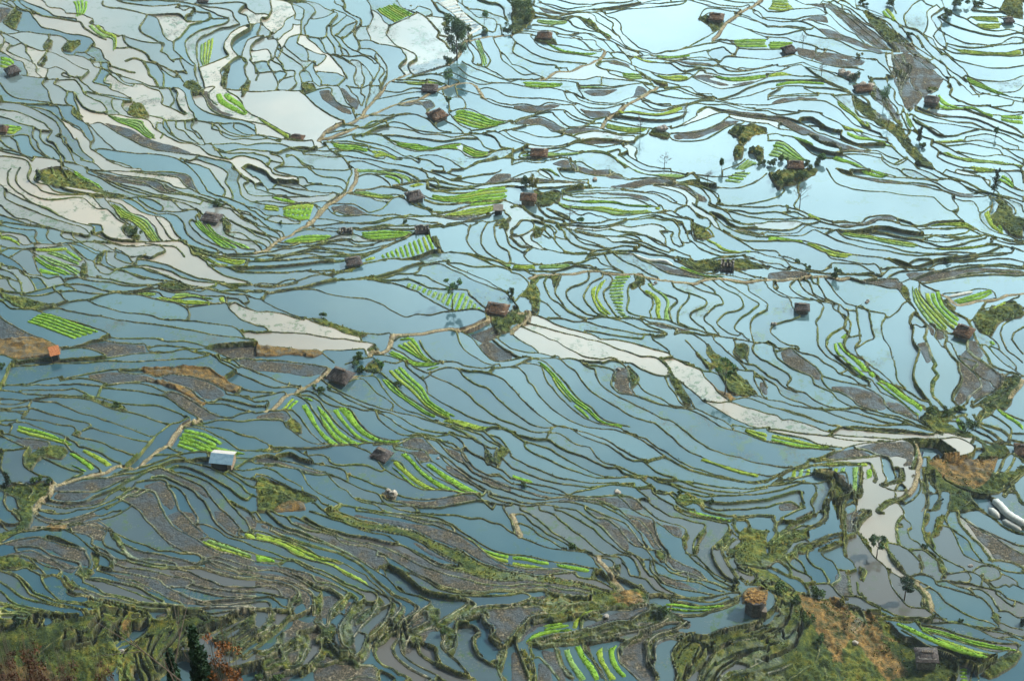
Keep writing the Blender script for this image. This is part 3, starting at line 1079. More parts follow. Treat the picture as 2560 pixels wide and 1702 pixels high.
b 46 105 58 104 66 107 70 112 78 114 92 114 104 116 116 121
b 0 108 12 107 24 111 36 113 46 116 56 120 66 123 76 126 86 131 98 137 112 141 118 148 126 153 136 156
b 20 107 32 106 44 111 56 114 66 116 76 118 82 121 84 126
b 88 123 100 128 112 133 122 137 134 143 148 146 162 147 178 145 192 143 200 143 210 150 218 156
b 116 143 122 147 132 149 142 152 156 153 170 153 186 151 202 149 212 149
b 0 113 16 114 28 117 38 119 48 122 58 124 66 124 70 128 76 134 84 139 90 145 98 149 112 152 120 156
b 92 145 104 148 116 150 130 152 142 153 148 156
b 0 119 10 118 20 122 30 129 42 135
b 36 118 42 122 46 130 54 138 64 144 76 150 72 154
b 0 124 12 127 22 132 34 138 44 141 56 146 62 152 72 156
b 0 128 10 132 18 136
b 0 135 12 136 22 140 30 144 38 149
b 48 150 54 151 60 156
b 66 156 78 151 92 153 106 156
b 76 150 84 152
b 170 92 182 96 190 103
b 205 124 216 128 226 132 235 134
b 214 143 226 148 235 150
b 210 149 224 152 235 152
b 214 124 222 123 232 130
h dark 78 38 20
h dark 116 109 15
t bush 62 48 10 8
t bush 90 20 14 5
t bush 130 42 6 5
t green 115 28 8 9
t bush 98 28 8 5
e 28 74 34 70 42 78 43 86 36 86 30 82
e 0 126 14 129 30 136 42 140 50 144 58 149 50 152 38 150 30 153 18 157 0 157
e 221 101 230 98 235 102 228 108 224 116 220 113
e 210 98 216 104 222 114 214 112 211 108
e 102 10 108 6 116 6 110 10 106 12
e 100 24 110 18 118 20 116 29 106 30 100 29
d 0 4 16 5 32 7 46 9 57 9 62 12 54 15 46 14 32 12 16 13 0 12
d 20 151 34 148 44 152 46 157 16 157
d 115 140 124 138 130 141 128 146 120 146
m 0 19 32 22 66 26 62 31 48 34 30 30 10 28 0 27
m 204 2 216 0 226 7 235 12 235 20 222 19 212 13
m 134 95 144 90 153 91 164 100 170 106 160 104 148 100 136 98
m 128 101 156 103 160 108 160 113 152 111 148 107 140 103
m 120 148 132 147 148 148 164 148 180 146 192 144 200 144 208 148 196 150 180 151 160 153 140 151 130 149
m 0 108 12 108 30 114 44 118 56 121 66 123 56 124 44 121 28 117 0 113
m 0 70 20 67 30 69 31 74 20 75 0 73
m 168 96 184 102 190 106 196 114 204 121 212 125 226 130 235 134 226 134 206 124 192 114 182 106
m 172 112 186 120 196 128 212 138 224 144 218 143 206 137 190 130 178 122
m 206 124 220 128 235 133 235 140 220 135 210 130
e 0 114 12 113 24 115 34 119 20 117 8 116
r 2 | 34 53 36 54 41 56 | 20 65 25 65 30 65
g 1 | 41 60 46 68 54 80 62 90 70 97 | 46 59 52 68 58 80 66 88 79 97
g 2 | 60 73 64 81 72 90 84 97 92 97 | 55 58 64 66 74 79 84 88 96 94 104 94
g 1 | 70 64 78 74 86 83 94 90 106 94 | 75 63 82 74 90 83 98 89 108 94
g 1 | 75 63 82 70 90 80 100 88 112 93 128 95 | 82 62 88 67 92 74 99 82 108 88 120 93 134 93
g 1 | 42 53 50 56 | 48 53 54 57
g 2 | 115 35 122 44 132 52 142 59 154 67 164 71 | 120 36 128 43 136 51 146 58 158 66 168 71
g 3 | 118 26 130 38 142 48 154 60 166 68 178 73 | 133 25 144 36 153 44 156 48 162 58 174 66 186 72
g 1 | 170 74 182 77 194 82 212 83 | 178 73 190 75 204 79 216 81
g 3 | 120 12 130 17 142 22 154 24 168 23 | 124 9 134 13 146 20 156 21 170 22
g 4 | 129 4 140 10 150 16 160 20 | 144 -4 150 4 154 12 164 20
g 1 | 156 27 162 26 170 24 | 158 26 164 25 166 25
g 1 | 124 115 132 122 140 130 150 136 156 137 | 127 117 136 124 146 132 154 136
g 1 | 125 112 134 120 146 130 158 137 168 139 | 129 110 138 118 150 128 162 135 172 138
g 1 | 132 105 140 111 148 120 160 130 174 138 188 143 | 138 104 146 112 154 121 166 129 182 137 196 142
g 1 | 155 114 166 122 178 131 192 138 206 143 | 160 113 170 120 182 127 196 135 209 141
@ 1 3
b 0 1 3 5 6 10
b 10 0 16 6 22 12 32 16 44 20 54 25 64 30 76 35 86 40 96 46 104 51 112 56
b 0 9 10 12 18 16 30 20 42 24 54 28 66 32 78 37 88 42
b 14 0 22 4 28 6 32 11 40 15 50 19 62 21 72 24 78 29 90 32 102 34 112 38 122 43 134 50 144 56 156 62 168 68 182 72 196 74 210 75 222 73 235 73
b 34 5 44 10 54 16 66 20 78 24 92 28 104 30 116 33 124 37 136 42 150 50 162 54 174 58 188 62 202 66 218 69 235 69
b 44 6 54 12 62 16 74 19 86 23 100 25 114 28 128 31 138 34 148 40 158 46 168 51 180 55 194 58 208 62 222 65 235 65
b 50 2 60 6 72 10 84 14 94 18 106 22 118 24 128 29 136 33 146 37 156 42 168 48 180 50 189 51
b 60 0 68 7 78 10 88 15 100 18 112 19 124 21 136 23 146 27 154 31 162 36 172 42 180 46 190 51
b 75 0 88 5 100 9 112 11 124 13 136 16 146 18 154 22 166 28 178 33 188 36 196 41 206 47 216 51 226 54 235 56
b 93 0 106 2 118 4 130 6 142 9 154 12 164 13 174 17 182 20 190 24 200 30 206 35 212 40 222 46 230 49 235 50
b 107 1 120 2 134 4 148 7 160 9 172 11 180 16 183 19
b 114 0 128 3 142 4 156 5 168 7 176 11 184 16 192 21 200 26 208 31 218 36 228 39 235 40
b 130 0 144 2 158 3 172 4 184 4 196 7 208 8 218 12 226 14 232 19 235 21
b 228 0 232 5 235 9
b 111 41 118 43 122 48 130 53 138 58 146 65 154 71 164 75 178 77 190 79 196 81 194 86 188 91 178 97 168 104
b 120 49 113 52 112 56
b 124 49 136 55 148 60 158 66 170 72 182 75 194 77 210 78 224 78 235 77
b 112 56 120 61 126 67 132 73 142 77 152 80 161 84 158 88 152 92 145 101
b 14 18 22 22 34 26 46 30 60 34 74 38 84 43 94 48 102 54 108 60 114 66 122 72 130 78 138 82 146 87 150 90 146 96 136 102
b 0 18 10 21 20 25 34 30 46 35 58 42 68 45 78 48 90 54 100 60 106 66 114 72 122 79 130 84 133 87 132 92 126 100
b 0 22 12 25 24 29 36 32 46 38 54 43 66 46 78 50
b 0 28 14 30 26 35 36 41 48 46 60 49 72 53 80 58 92 64 100 68 110 74 120 79 124 84 122 87 116 90
b 0 34 14 38 26 43 38 47 50 52 62 56 74 62 84 67 96 72 108 76 112 80 110 86 100 91 92 97 88 104
b 0 40 14 43 26 46 36 47
b 0 49 12 50 22 50 28 47 36 47
b 36 48 46 53 56 57 66 61 76 66 86 72 96 77 100 80 98 84 90 88 86 94 82 102 78 110 78 120 84 130 94 137
b 22 53 34 55 44 57 52 60 56 65 66 67 76 71 84 76 82 80 76 86 70 93 68 100
b 0 55 12 55 24 58 32 61 40 64 48 69 56 74 60 75 57 80
b 34 58 44 63 54 68 64 70 72 74 78 78 82 82
b 0 60 14 62 24 64 36 68 46 73 52 78 54 83 54 95
b 0 63 12 65 24 68 36 72 40 77 37 82
b 0 70 12 70 20 73 24 79
b 0 75 10 77 20 79 30 81 30 86
b 0 81 12 80 20 84 24 88 32 91
b 0 84 10 84 14 88 13 97 8 106 0 112
b 0 91 14 91 24 92 33 93
b 33 95 26 102 18 110 10 116 4 122 0 125
b 88 77 94 82 92 87
b 102 84 110 84
b 112 88 106 98 98 106 94 112 90 118
b 124 87 122 96 118 104 112 112 104 118
b 98 114 102 116 100 124 98 130 94 134
b 68 100 66 108 58 102
b 158 94 158 102 150 108 142 112
b 155 93 146 99 140 106
b 123 111 114 118 110 126 112 136 118 143 126 146 132 152
b 131 117 127 125 130 134 138 142 148 149 158 154 164 157
b 133 106 132 116 134 128 142 138 154 146 166 152 176 157
b 147 118 152 130 162 138 172 144 184 150 196 154 202 156
b 172 112 174 120 172 126 178 134 186 142 192 148 198 154
b 184 108 184 120 182 128 180 130
b 196 81 202 87 198 92 206 89 218 88 228 87 235 86
b 186 104 198 104 204 107 206 112 200 116 201 126 206 134 214 140 222 144
b 210 96 212 104 218 108 219 114 216 118 222 124 230 128
b 235 122 230 126 224 134 222 144 224 152 226 157
b 230 128 228 136 224 144
b 158 124 166 128 168 136 172 144
b 96 142 106 143 112 148 114 156
b 116 148 124 152 128 156
b 130 150 138 154 142 157
b 60 121 60 129 54 138 48 146 42 152
b 44 116 44 122 36 124 28 128
b 22 116 20 123 12 128 6 130
b 46 128 42 138 36 144 30 144
b 25 128 26 138 18 140 10 145
b 78 134 86 135 92 138
b 64 118 70 124 78 134
t bush 4 152 10 8
t bush 172 116 6 9
t bush 20 156 10 6
e 83 76 86 78 80 90 74 98 68 100 71 92 78 85
e 98 84 102 84 96 93 90 98 88 108 90 118 92 134 82 128 78 116 80 106 86 94 90 88
e 110 86 114 80 118 86 112 94 100 102 91 106 92 100 100 94
e 124 84 129 88 126 100 118 108 106 118 102 116 112 108 120 98 123 90
e 133 86 138 90 134 102 126 110 118 120 113 123 112 118 124 106 130 96
e 148 88 152 94 140 102 136 100 146 94
e 161 84 170 90 168 104 160 112 154 124 148 120 142 130 136 130 132 118 136 106 144 110 152 106 158 100 157 94 152 94
e 197 82 203 88 198 92 188 97 176 106 166 112 158 110 170 102 184 94 192 88
e 172 108 185 110 183 128 178 132 173 124 176 116
e 209 96 213 104 220 110 220 118 230 128 224 128 216 119 217 110 210 103
e 231 126 228 138 226 150 232 157 226 157 221 144 224 134
e 200 107 206 108 206 114 202 118 204 130 213 139 208 138 200 128 198 116 204 111
e 40 76 43 84 38 86 34 92 38 98 50 104 56 98 54 84 58 76 61 80 60 98 62 106 72 104 74 112 72 124 84 134 96 140 94 150 80 157 54 157 52 144 58 132 60 120 52 126 44 140 36 150 28 157 0 157 0 128 12 130 22 124 20 116 34 104 34 93 30 86 32 82
e 14 88 19 92 18 106 10 114 0 118 0 110 10 104
e 100 116 106 122 104 134 98 138 94 136 100 126
e 235 86 235 94 214 100 210 95 196 99 188 102 190 96 200 92 216 88
m 0 12 10 14 40 20 70 26 84 32 110 38 120 46 112 54 98 46 84 38 60 32 30 22 8 16
m 30 8 50 14 80 24 120 30 150 44 190 54 235 60 235 72 200 74 170 68 140 54 110 36 80 29 70 24 44 18
m 62 4 80 8 100 17 130 22 156 34 186 48 214 56 228 58 196 54 164 42 134 24 100 12
m 76 1 110 6 150 13 180 20 206 36 220 48 235 54 235 58 214 50 190 36 150 20 110 9
m 114 0 150 8 170 11 180 18 160 12 130 5
m 0 56 40 64 50 72 54 84 54 95 48 96 44 84 38 76 16 66 0 63
m 0 64 36 72 38 80 28 80 20 74 0 70
m 58 76 76 78 80 82 70 92 68 100 62 98
m 84 84 92 84 86 96 80 108 78 122 82 132 74 124 74 110 82 96
m 112 92 100 106 92 116 88 114 94 104
m 122 92 114 110 106 116 104 112 116 100
m 158 95 157 102 144 110 140 106 150 100
m 0 50 22 52 50 58 76 68 86 78 74 73 52 66 30 58 0 54
m 0 144 24 132 26 138 12 144 0 150
m 32 134 46 130 42 140 32 142
m 126 122 130 132 142 143 156 152 168 157 158 157 142 148 130 136
m 212 100 235 96 235 124 226 124 220 112
m 100 142 110 146 112 157 84 157 92 150
g 1 | 0 20 12 24 24 28 36 33 48 38 60 44 72 48 | 0 23 12 26 26 30 34 34 46 40 60 46 74 47
g 1 | 0 23 14 26 28 31 40 37 50 43 60 47 72 50 84 56 96 62 103 67 | 0 27 12 29 24 33 36 40 48 45 62 49 74 54 86 60 96 66 103 69
g 1 | 0 41 10 43 18 47 | 0 47 8 47 18 48
g 2 | 194 24 204 32 214 37 226 40 235 41 | 194 26 202 31 210 38 220 45 235 49
@ 2 0
b 21 0 28 3 38 5 50 8 60 7 72 6 82 4 94 4 108 3 114 0
b 42 0 54 3 66 4 80 4 94 3
b 25 3 36 7 48 10 60 10 72 9 84 8 96 7 108 5 120 3 132 1 145 0
b 20 5 30 8 42 11 54 12 64 10 76 9 88 9 100 8 112 6 124 4 136 4 148 3 158 2 161 1
b 20 10 32 14 44 15 54 13 66 11 78 12 90 12 102 9 116 8 130 7 145 6 158 4 161 1
b 22 12 34 15 46 17 58 15 66 17 70 21 76 26 82 30 88 34 94 37
b 74 10 82 11 88 16 95 19 100 24 100 28 102 32
b 60 12 70 13 76 16 78 20 84 24 90 28 96 33
b 66 11 78 13 90 20 93 23 92 27 96 32 99 34
b 102 32 108 37 116 43 124 46 132 49 142 48 152 47 162 43 172 38 182 33 190 28 194 23
b 161 1 168 3 175 5 180 7
b 168 0 180 2 190 5 200 6 210 7 218 6
b 180 7 192 9 204 10 212 11
b 195 0 205 2 214 3 222 3 226 5
p 230 0 222 6 212 11 206 16 198 21 194 26 190 32 185 36
b 172 17 175 12 180 9 190 10 200 12 208 13 218 16 226 20 235 25
b 174 16 180 13 186 13 190 16
b 205 15 214 17 222 20 228 22 235 25
b 198 21 206 24 215 27 224 31 235 35
b 216 27 226 29 235 31
b 218 9 226 11 232 17
b 222 13 230 18 235 20
b 226 4 231 7 235 10
b 16 18 26 17 38 18 50 19 58 17 64 20 70 25 78 29 84 33 90 38
b 14 23 28 24 40 26 50 29 60 31 66 31 74 32 82 36 90 38
b 16 22 32 24 42 22 52 20 55 23
b 52 20 58 25 68 28 78 30 84 32
b 2 29 10 26 22 28 34 29 46 32 56 33 64 35
b 4 29 14 29 24 30 32 31
b 0 32 8 31 18 32 26 34
b 40 31 52 33 60 37 68 41 74 46 84 46
b 42 34 54 36 66 37 76 38 78 42 84 46
b 66 40 72 46
b 56 32 68 31 76 35 84 38 88 42 94 48
b 18 35 22 40 28 44 36 47 46 49 56 50 68 52 76 53 82 54
b 33 37 40 41 48 42 54 43 62 45 72 47 82 48
b 0 36 3 39 1 44 1 48 4 51 12 55 20 58 30 60 40 61 44 65
b 5 40 12 45 20 50 30 54 44 57 58 58 68 59
b 0 60 8 62 16 66 24 70 28 71
b 0 63 10 69 20 69 30 72
b 40 63 50 63
p 86 48 82 54 74 59 64 62 54 66 42 66 36 69 28 74
b 86 35 94 40 98 44 104 51 108 55
b 90 38 98 42 104 45 112 48 118 51
b 98 34 104 41 112 46 120 48 128 50
b 94 37 102 42 110 47 118 49
b 104 45 112 47 120 50
b 108 55 116 52 128 51 136 51 148 52 158 51 168 49 176 48 183 47
b 132 49 144 47 156 46 168 43 178 41 188 40
b 106 52 114 54 124 58 136 59 146 60 152 64 160 68
b 118 53 132 54 144 54 158 54 170 53 180 54 190 58
b 128 52 142 55 152 56 164 59 176 60 186 61
b 142 58 150 58 158 61 170 62 180 63
b 150 56 160 55 172 56 184 56 191 57
b 183 47 180 48 184 54 192 56 194 54 198 52 208 53 220 54 235 55
b 184 46 194 44 198 47 202 50
b 190 39 198 41 206 43 206 49 203 51
b 206 44 218 45 235 45
b 185 38 194 36 200 38 206 43
b 191 37 204 38 218 37 235 37
b 188 57 192 61 198 65 208 66 220 65 235 62
b 158 66 168 64 176 63 184 64 192 68 204 69 218 68 235 66
b 194 61 206 64 216 65
b 90 49 94 53 98 55
b 92 49 98 49 104 51 110 57
b 84 54 94 54 104 57 112 61 120 64 130 67 140 69 152 69 164 69
b 80 58 86 57 96 58 106 62 112 65 118 67 124 71
b 82 58 78 60 78 62 86 65 96 66 104 68 112 69 118 70
b 88 65 90 68 96 70 104 72 112 74
b 112 61 118 68 126 74 130 78
b 128 67 134 70 142 72 150 74 160 74 166 71 172 66 178 66
b 118 71 126 74 136 75 146 77 154 79
b 166 72 172 75 182 79 192 82 206 81 220 78 235 73
b 178 68 186 69 196 72 208 72 222 71 235 70
b 0 73 12 74 24 73 30 72 42 72 54 73 66 74 78 72 90 73 102 74 114 75 124 77 130 78
b 0 79 8 76 20 76 34 76 46 76 54 77 66 79 80 79 92 80 104 79 114 78 122 78 130 79
b 0 77 10 80 22 82 36 82 48 85 58 87 64 90 70 92
b 82 73 82 79
b 60 80 62 85 66 90 72 93 84 95 96 95 108 91 116 90 126 85
b 120 78 126 83 132 84
b 60 81 74 82 86 82 96 81 106 79
b 50 84 58 88 62 92 70 95 82 97 92 97 106 95
b 47 85 52 92 60 96 70 100 82 101 92 100 106 97
b 0 90 10 91 24 91 38 92 50 94 58 97
b 0 96 12 96 24 98 34 95 46 97 56 98 62 104 70 109 78 110 88 108
b 0 100 10 103 20 104 32 102 44 102 50 103 56 107 66 111 76 112
b 0 112 8 109 20 106 26 102
b 2 112 14 109 24 105 36 104 40 107 46 113 54 117 66 117 74 113
b 0 115 12 116 22 115 30 117 36 121 40 122
b 4 113 14 109 26 108 36 112 44 117 49 120 40 122
b 0 120 8 118 22 115
b 48 104 54 109 62 112 72 114 82 114
p 133 82 126 86 118 91 106 97 98 104 90 107 86 112 82 119
b 118 92 128 95 140 98 154 97 168 94 176 92 186 92
b 110 97 120 100 134 103 148 101 160 98 170 95
b 120 94 130 100 142 101 156 98
b 122 91 132 96 146 96
b 98 104 110 104 122 106 136 107 148 105 158 104
b 94 106 106 107 122 109 138 110 150 109 158 106 160 102 160 97
b 86 111 98 114 110 116 122 118 136 118 150 116 160 112 168 108
b 116 89 128 86 140 84 150 83 162 87 176 90 190 91 204 94 220 96 235 97
b 130 86 142 89 154 91 170 91 184 91
b 130 80 140 81 152 81 164 85 180 88 196 88 210 84 224 78 235 74
b 150 80 164 81 172 86 184 87
b 140 82 156 82 172 88 188 90 204 90 220 88 235 84
b 160 96 172 94 184 93 196 95 210 98 222 100 235 100
b 186 91 198 94 210 98 222 101 230 103
b 160 98 168 96 182 97 196 97 206 100 220 103 235 104
b 170 106 172 102 180 99 190 100 202 103 216 106 235 109
b 172 104 180 100 192 104 206 107 220 109 235 111
b 146 119 158 116 172 112 184 108 194 106 200 108 198 110 190 115 178 120 166 122 146 123
b 145 125 150 129 164 130 178 128 188 123 196 118 204 115 212 115
b 200 109 210 111 220 113 235 113
b 0 120 10 122 22 126 34 127 46 126
b 40 122 50 119 62 118 72 117 82 119 96 123 108 123 120 124
b 40 122 52 125 62 123 74 121 86 122 100 125 112 126
b 50 125 62 128 74 127 90 128 104 130 112 130
b 0 127 8 130 16 133 28 135 40 135 50 133 58 130 66 127
b 0 131 12 135 24 138 32 137 42 136 52 134 60 132 72 134 84 136 96 135 106 133
b 112 130 116 126 124 123
b 100 133 102 137 106 140 108 144 114 148 124 153 134 155 146 156
b 106 132 112 135 115 138 113 142 115 146
b 10 138 14 142
b 7 144 10 140 24 140
b 0 140 8 138 16 133
b 8 142 20 140 34 141 48 138 60 140 72 139 84 140 92 144 100 150 110 155
b 8 145 22 145 36 144 50 142 64 141 76 141 86 143 94 147 104 156
b 98 143 108 150 118 156
b 0 147 12 147 22 148 32 146 44 147 52 149 64 149 70 153 76 156
b 0 153 10 150 20 151 30 151
b 30 150 40 149 50 148 56 156
b 52 147 58 151 60 154
b 214 146 210 150 200 154 194 156
b 88 140 98 139 100 143 106 141
h brown 188 20 13
h brown 30 36 13
h brown 25 145 15
t bush 8 10 20 12
t bush 14 22 12 10
t bare 118 123 8 16
t bare 140 156 12 13
t green 193 156 5 11
t bare 158 108 3 12
e 0 0 16 0 22 10 18 20 8 30 0 32
e 61 17 72 18 82 29 92 34 90 37 82 32 74 25 64 20
e 110 62 120 66 130 72 142 76 144 80 134 78 122 70
e 170 17 180 14 186 18 196 22 192 28 184 30 182 25 176 21
e 22 33 36 33 42 41 28 40 20 37
e 198 122 206 116 220 115 235 120 235 125 222 126 214 133 212 145 205 147 204 138 208 132 208 127
e 216 140 226 135 232 138 230 152 226 148 222 142
e 124 123 132 117 146 123 144 128 132 126
m 84 55 94 55 108 60 110 64 100 61 90 59
m 168 71 172 69 184 74 200 78 222 75 228 76 210 79 194 79 178 75
m 0 97 12 97 24 99 36 96 46 98 36 100 20 103 8 102
m 60 99 66 102 76 103 90 103 92 107 80 109 68 107
m 4 113 14 110 26 109 34 112 48 119 40 121 30 116 18 114
m 42 121 52 120 64 118 78 119 84 121 72 121 58 123 50 124
m 52 131 62 128 76 127 92 129 104 131 80 130 66 130
m 148 124 160 122 180 119 196 112 212 112 204 114 190 120 170 127 150 128
m 196 100 210 103 235 106 235 110 214 108 200 104
m 166 70 180 69 190 73
m 64 84 74 83 90 83 100 82 86 88 72 88
m 150 56 162 57 180 58 186 60 170 60 158 59
m 36 153 44 150 58 151 70 155 74 157 50 157
m 22 6 34 9 46 11 58 12 44 13 30 11
m 112 89 116 80 122 82 124 85 118 90 104 91
m 162 1 180 4 196 8 214 9 204 9 186 6
g 2 | 22 18 34 19 44 20 51 20 | 22 20 32 22 44 23 51 22
g 2 | 63 17 70 20 78 27 88 33 92 36 | 71 17 77 22 82 28 90 32 93 34
g 1 | 30 39 36 43 44 47 56 49 72 51 | 33 40 42 44 52 47 68 49 80 49
g 1 | 110 53 120 57 136 58 | 114 53 124 55 134 57
g 3 | 101 68 110 68 119 69 | 101 71 110 73 120 73
g 2 | 131 68 142 70 154 70 164 72 | 134 70 142 73 154 74 162 73
g 2 | 182 70 196 72 212 72 235 70 | 188 72 200 75 216 75 235 72
g 2 | 7 76 20 76 34 77 47 78 | 12 80 24 81 36 81 47 80
g 1 | 60 80 72 80 84 81 | 64 81 74 82 84 82
g 1 | 97 103 112 102 124 104 138 104 152 100 157 100 | 99 105 112 104 124 106 140 106 150 104 157 101
g 4 | 87 114 100 117 112 118 126 119 | 84 117 96 120 110 122 122 121
g 1 | 9 143 24 141 44 141 62 141 | 10 144 24 144 44 143 62 142
g 2 | 64 141 76 141 86 143 92 146 106 156 | 66 140 80 140 90 144 98 148 112 156
g 3 | 202 37 214 37 224 37 235 37 | 206 43 214 44 224 44 235 44
g 3 | 204 156 212 150 218 145 | 213 156 219 153 226 150
g 1 | 131 51 142 52 152 52 164 51 | 136 53 146 54 156 53 164 52
t bush 208 124 9 6
t bush 213 133 8 6
t bush 206 146 6 7
t bush 222 141 10 6
t bush 230 151 8 6
@ 2 1
b 0 4 10 2 22 1 28 5 38 9 50 11 62 12 68 13
b 0 9 12 8 24 9 38 11 52 12 64 12 72 15
b 26 0 34 4 38 8
b 41 0 46 6 54 9 64 10 70 10
b 42 0 56 1 70 4 80 6 88 6 94 3
b 80 6 92 6 98 6 106 10 118 10 132 10 148 11 154 13
b 90 0 98 5 110 9 122 9 136 10 148 11 154 12 162 16 168 22 171 29
b 108 0 116 4 128 6 142 8 152 9 160 8 166 6 172 11 180 13
b 118 0 130 2 142 2 150 3 162 6 168 5
b 166 5 176 8 186 12 198 15 210 14 222 11 230 6 235 2
b 166 2 180 4 192 5 204 4 214 0
b 154 12 166 11 178 12 190 14 204 15 216 13 226 8
b 154 13 164 14 172 17 178 22 182 28 181 32
b 160 12 170 14 178 17 186 22 190 28 188 31
b 172 14 182 18 190 23 192 28 204 30 218 29 235 26
b 146 12 156 14 164 18 170 24 170 30
b 136 14 148 16 158 19 164 23 170 28
b 130 15 142 18 154 22 160 27 160 32
b 0 13 12 13 22 14 36 14 52 15 66 16 76 15 86 16 98 16 112 16 126 14 140 14 154 13
b 0 17 10 18 26 17 42 18 58 17 72 16
b 46 20 58 18 74 17 88 17 104 18 118 20 130 20 142 24 150 29 152 32
b 48 21 60 20 76 19 90 19 104 19 120 21 132 23 142 28 150 32 158 34
b 50 23 66 22 82 21 98 22 112 23 124 26 132 31 138 35
b 46 22 58 25 70 25 82 26 96 26 110 27 120 30 128 34 134 36
b 46 27 56 29 70 29 82 29 94 30 104 33 118 34 130 35
b 38 30 50 34 62 36 74 37 84 39 94 41 106 42 118 41 132 40
b 33 35 42 40 52 45 60 48 70 49 80 49 90 47 100 46 110 45 120 43 132 42 142 45 150 47 156 49
b 36 37 44 39 52 43
b 0 35 8 34 13 39 20 43 28 46 36 48 46 50 56 50 68 52 80 53 90 52 100 51 108 53 118 52 128 51 138 53 142 57
b 24 33 27 38 34 43 42 45 48 47
b 46 50 56 48 70 49
b 60 50 76 52 92 50 106 46 120 45 132 43
b 110 46 128 45 140 47 148 48 154 55 154 62 158 70
b 156 49 160 56 162 62 166 68 174 74 184 78 194 80 206 80 216 81 235 86
b 150 50 156 50
b 128 40 140 41 150 44 158 46 165 49 165 56 168 64 176 68 184 72 196 76 208 76 222 76 235 80
b 132 40 144 38 150 40 158 44 166 48 174 52 182 56 186 62
b 152 36 160 34 164 36 168 40 176 44 182 48 186 53 196 59 206 64 216 69 224 73 235 74
b 165 37 172 44 180 46 182 52 178 56
b 166 31 176 37 184 42 188 48 194 56 204 61 214 65 224 66 235 66
b 168 33 180 40 188 45 196 52 204 56 216 60 226 62 235 63
b 182 31 192 36 200 41 204 46 214 49 226 49 235 48
b 184 38 194 42 200 48 210 52 222 52 235 53
b 190 40 200 46 212 50 224 51
b 196 52 210 55 222 58 232 60
b 206 56 216 58 226 60 235 57
b 188 31 200 33 212 34 224 35 235 35
b 182 33 194 37 208 37 220 40 235 40
b 190 36 204 39 218 43 235 46
b 164 57 160 58
b 136 57 148 58 146 62 148 67 154 71
b 136 57 140 62 142 70
b 158 68 162 68
b 42 52 48 57 51 64 56 68 64 71 76 74 88 74
b 50 54 58 62 66 67 78 70 90 72 104 70 116 72
b 54 57 62 63 72 66 84 71
b 58 57 72 61 86 63 94 67 106 66 116 66
b 46 53 58 56 70 58 82 60 94 61 106 60 116 62 120 66
b 60 54 76 56 88 55 98 57 108 59 120 60 128 64 134 68 142 71 148 75
b 64 58 78 61 92 61 104 62 116 65 124 68 132 72 144 76
b 90 54 100 57 114 58 126 62 136 66 144 72 154 76 164 80
b 100 67 114 68 124 72 134 76 144 80 154 82
b 118 70 130 75 142 79
b 30 56 35 61 40 66 44 71 50 75 60 77 70 77 80 74 92 74
b 22 59 18 60 18 64 24 68 32 74 40 76 52 78 64 79 72 79
b 0 61 8 61 18 56 21 52 18 48 10 47 4 52 0 55
b 8 62 14 68 22 73 32 75
b 0 63 8 70 16 72 12 77 12 80 18 85 28 87
b 0 70 10 76
b 0 58 6 61
b 18 56 28 60 34 64
b 20 72 12 76
b 20 47 28 50 36 54 39 60 39 64
b 34 46 42 50 44 55
b 48 75 62 78 74 77 86 76 96 74 106 74 116 75 126 78 140 80 150 83
b 70 80 68 83 78 82 82 86 92 90 100 94
b 70 80 84 78 96 77 104 77
b 85 79 90 86 98 92 106 95
b 94 78 98 81 104 85 116 90 126 96 134 99
b 100 77 110 78 118 83 128 87 136 92 146 96 158 98 170 100 182 101
b 150 84 158 88 168 93 180 96 194 97 208 100 220 102 230 102
b 120 84 136 86 146 88 156 92 170 97 184 100 198 101
b 0 86 8 88 20 88 34 88 46 87 58 88 70 88 78 91 90 91
b 48 87 60 86 70 83
b 0 92 10 93 24 92 38 93 50 91 58 89
b 10 92 18 97 28 97
b 14 93 28 94 40 95
p 17 101 26 97 36 97 44 96 56 96 68 94 80 94 92 96 104 97 112 96 122 99 134 101 146 103 158 104 168 105 178 102 190 101 200 102 214 104 226 103 235 102
b 58 89 70 91 84 93 98 95 106 95
b 90 91 100 94 112 95 122 98
b 152 80 164 83 176 83 190 81 204 81 218 80 235 89
b 158 84 166 90 176 94 186 94 192 92 204 93 216 97 224 100
b 162 83 172 90 184 92
b 208 93 220 98 235 101
b 214 82 224 87 235 92
b 232 103 235 108
b 190 101 198 106 206 110 216 117 224 122 227 125 220 130 212 135 206 141 206 146 212 151 218 156
b 196 101 204 104 216 107 218 112 226 117 235 124
b 183 101 190 107 200 112 208 116 213 124 208 129 198 131 190 137 190 142 198 149 208 152
b 172 103 182 108 186 111
b 156 104 164 106 172 110 184 114 191 117 194 123 188 125 180 131 177 138 184 144 190 150
b 147 104 152 110 163 114 172 117 179 121 176 126 166 131 164 135 168 140 176 145 180 149 190 152
b 163 114 162 120 155 127 152 134 154 141 162 145 174 149 184 153
b 122 99 128 104 130 109 138 114 148 118 152 121 146 127 145 132 147 139
b 118 98 120 104 117 108 122 113 129 119 129 126 127 130 128 134
b 112 97 114 103 108 107 106 112 107 120 106 129 112 133 122 135 132 137 144 139 158 145 170 148
b 82 96 90 98 92 101 90 107 84 112 86 119 90 126 95 133 100 137
b 82 94 83 99 78 102 72 105 68 111 66 118 72 126 78 131 88 135
b 70 95 70 101 62 106 54 108 50 113 52 119 58 125 66 131 76 134 86 136 98 137 110 137 120 138
b 45 97 42 104 40 108 40 114 46 122 50 128 58 133
b 32 99 30 105 34 116 42 122 50 129 58 134 68 138
b 32 99 26 99 22 104
b 0 94 8 97 14 102 16 106 10 113 4 117 0 119
b 17 101 20 106 24 114 25 120 24 130
b 25 120 34 126 40 132 44 135
b 10 117 14 118 18 123 19 130 24 134
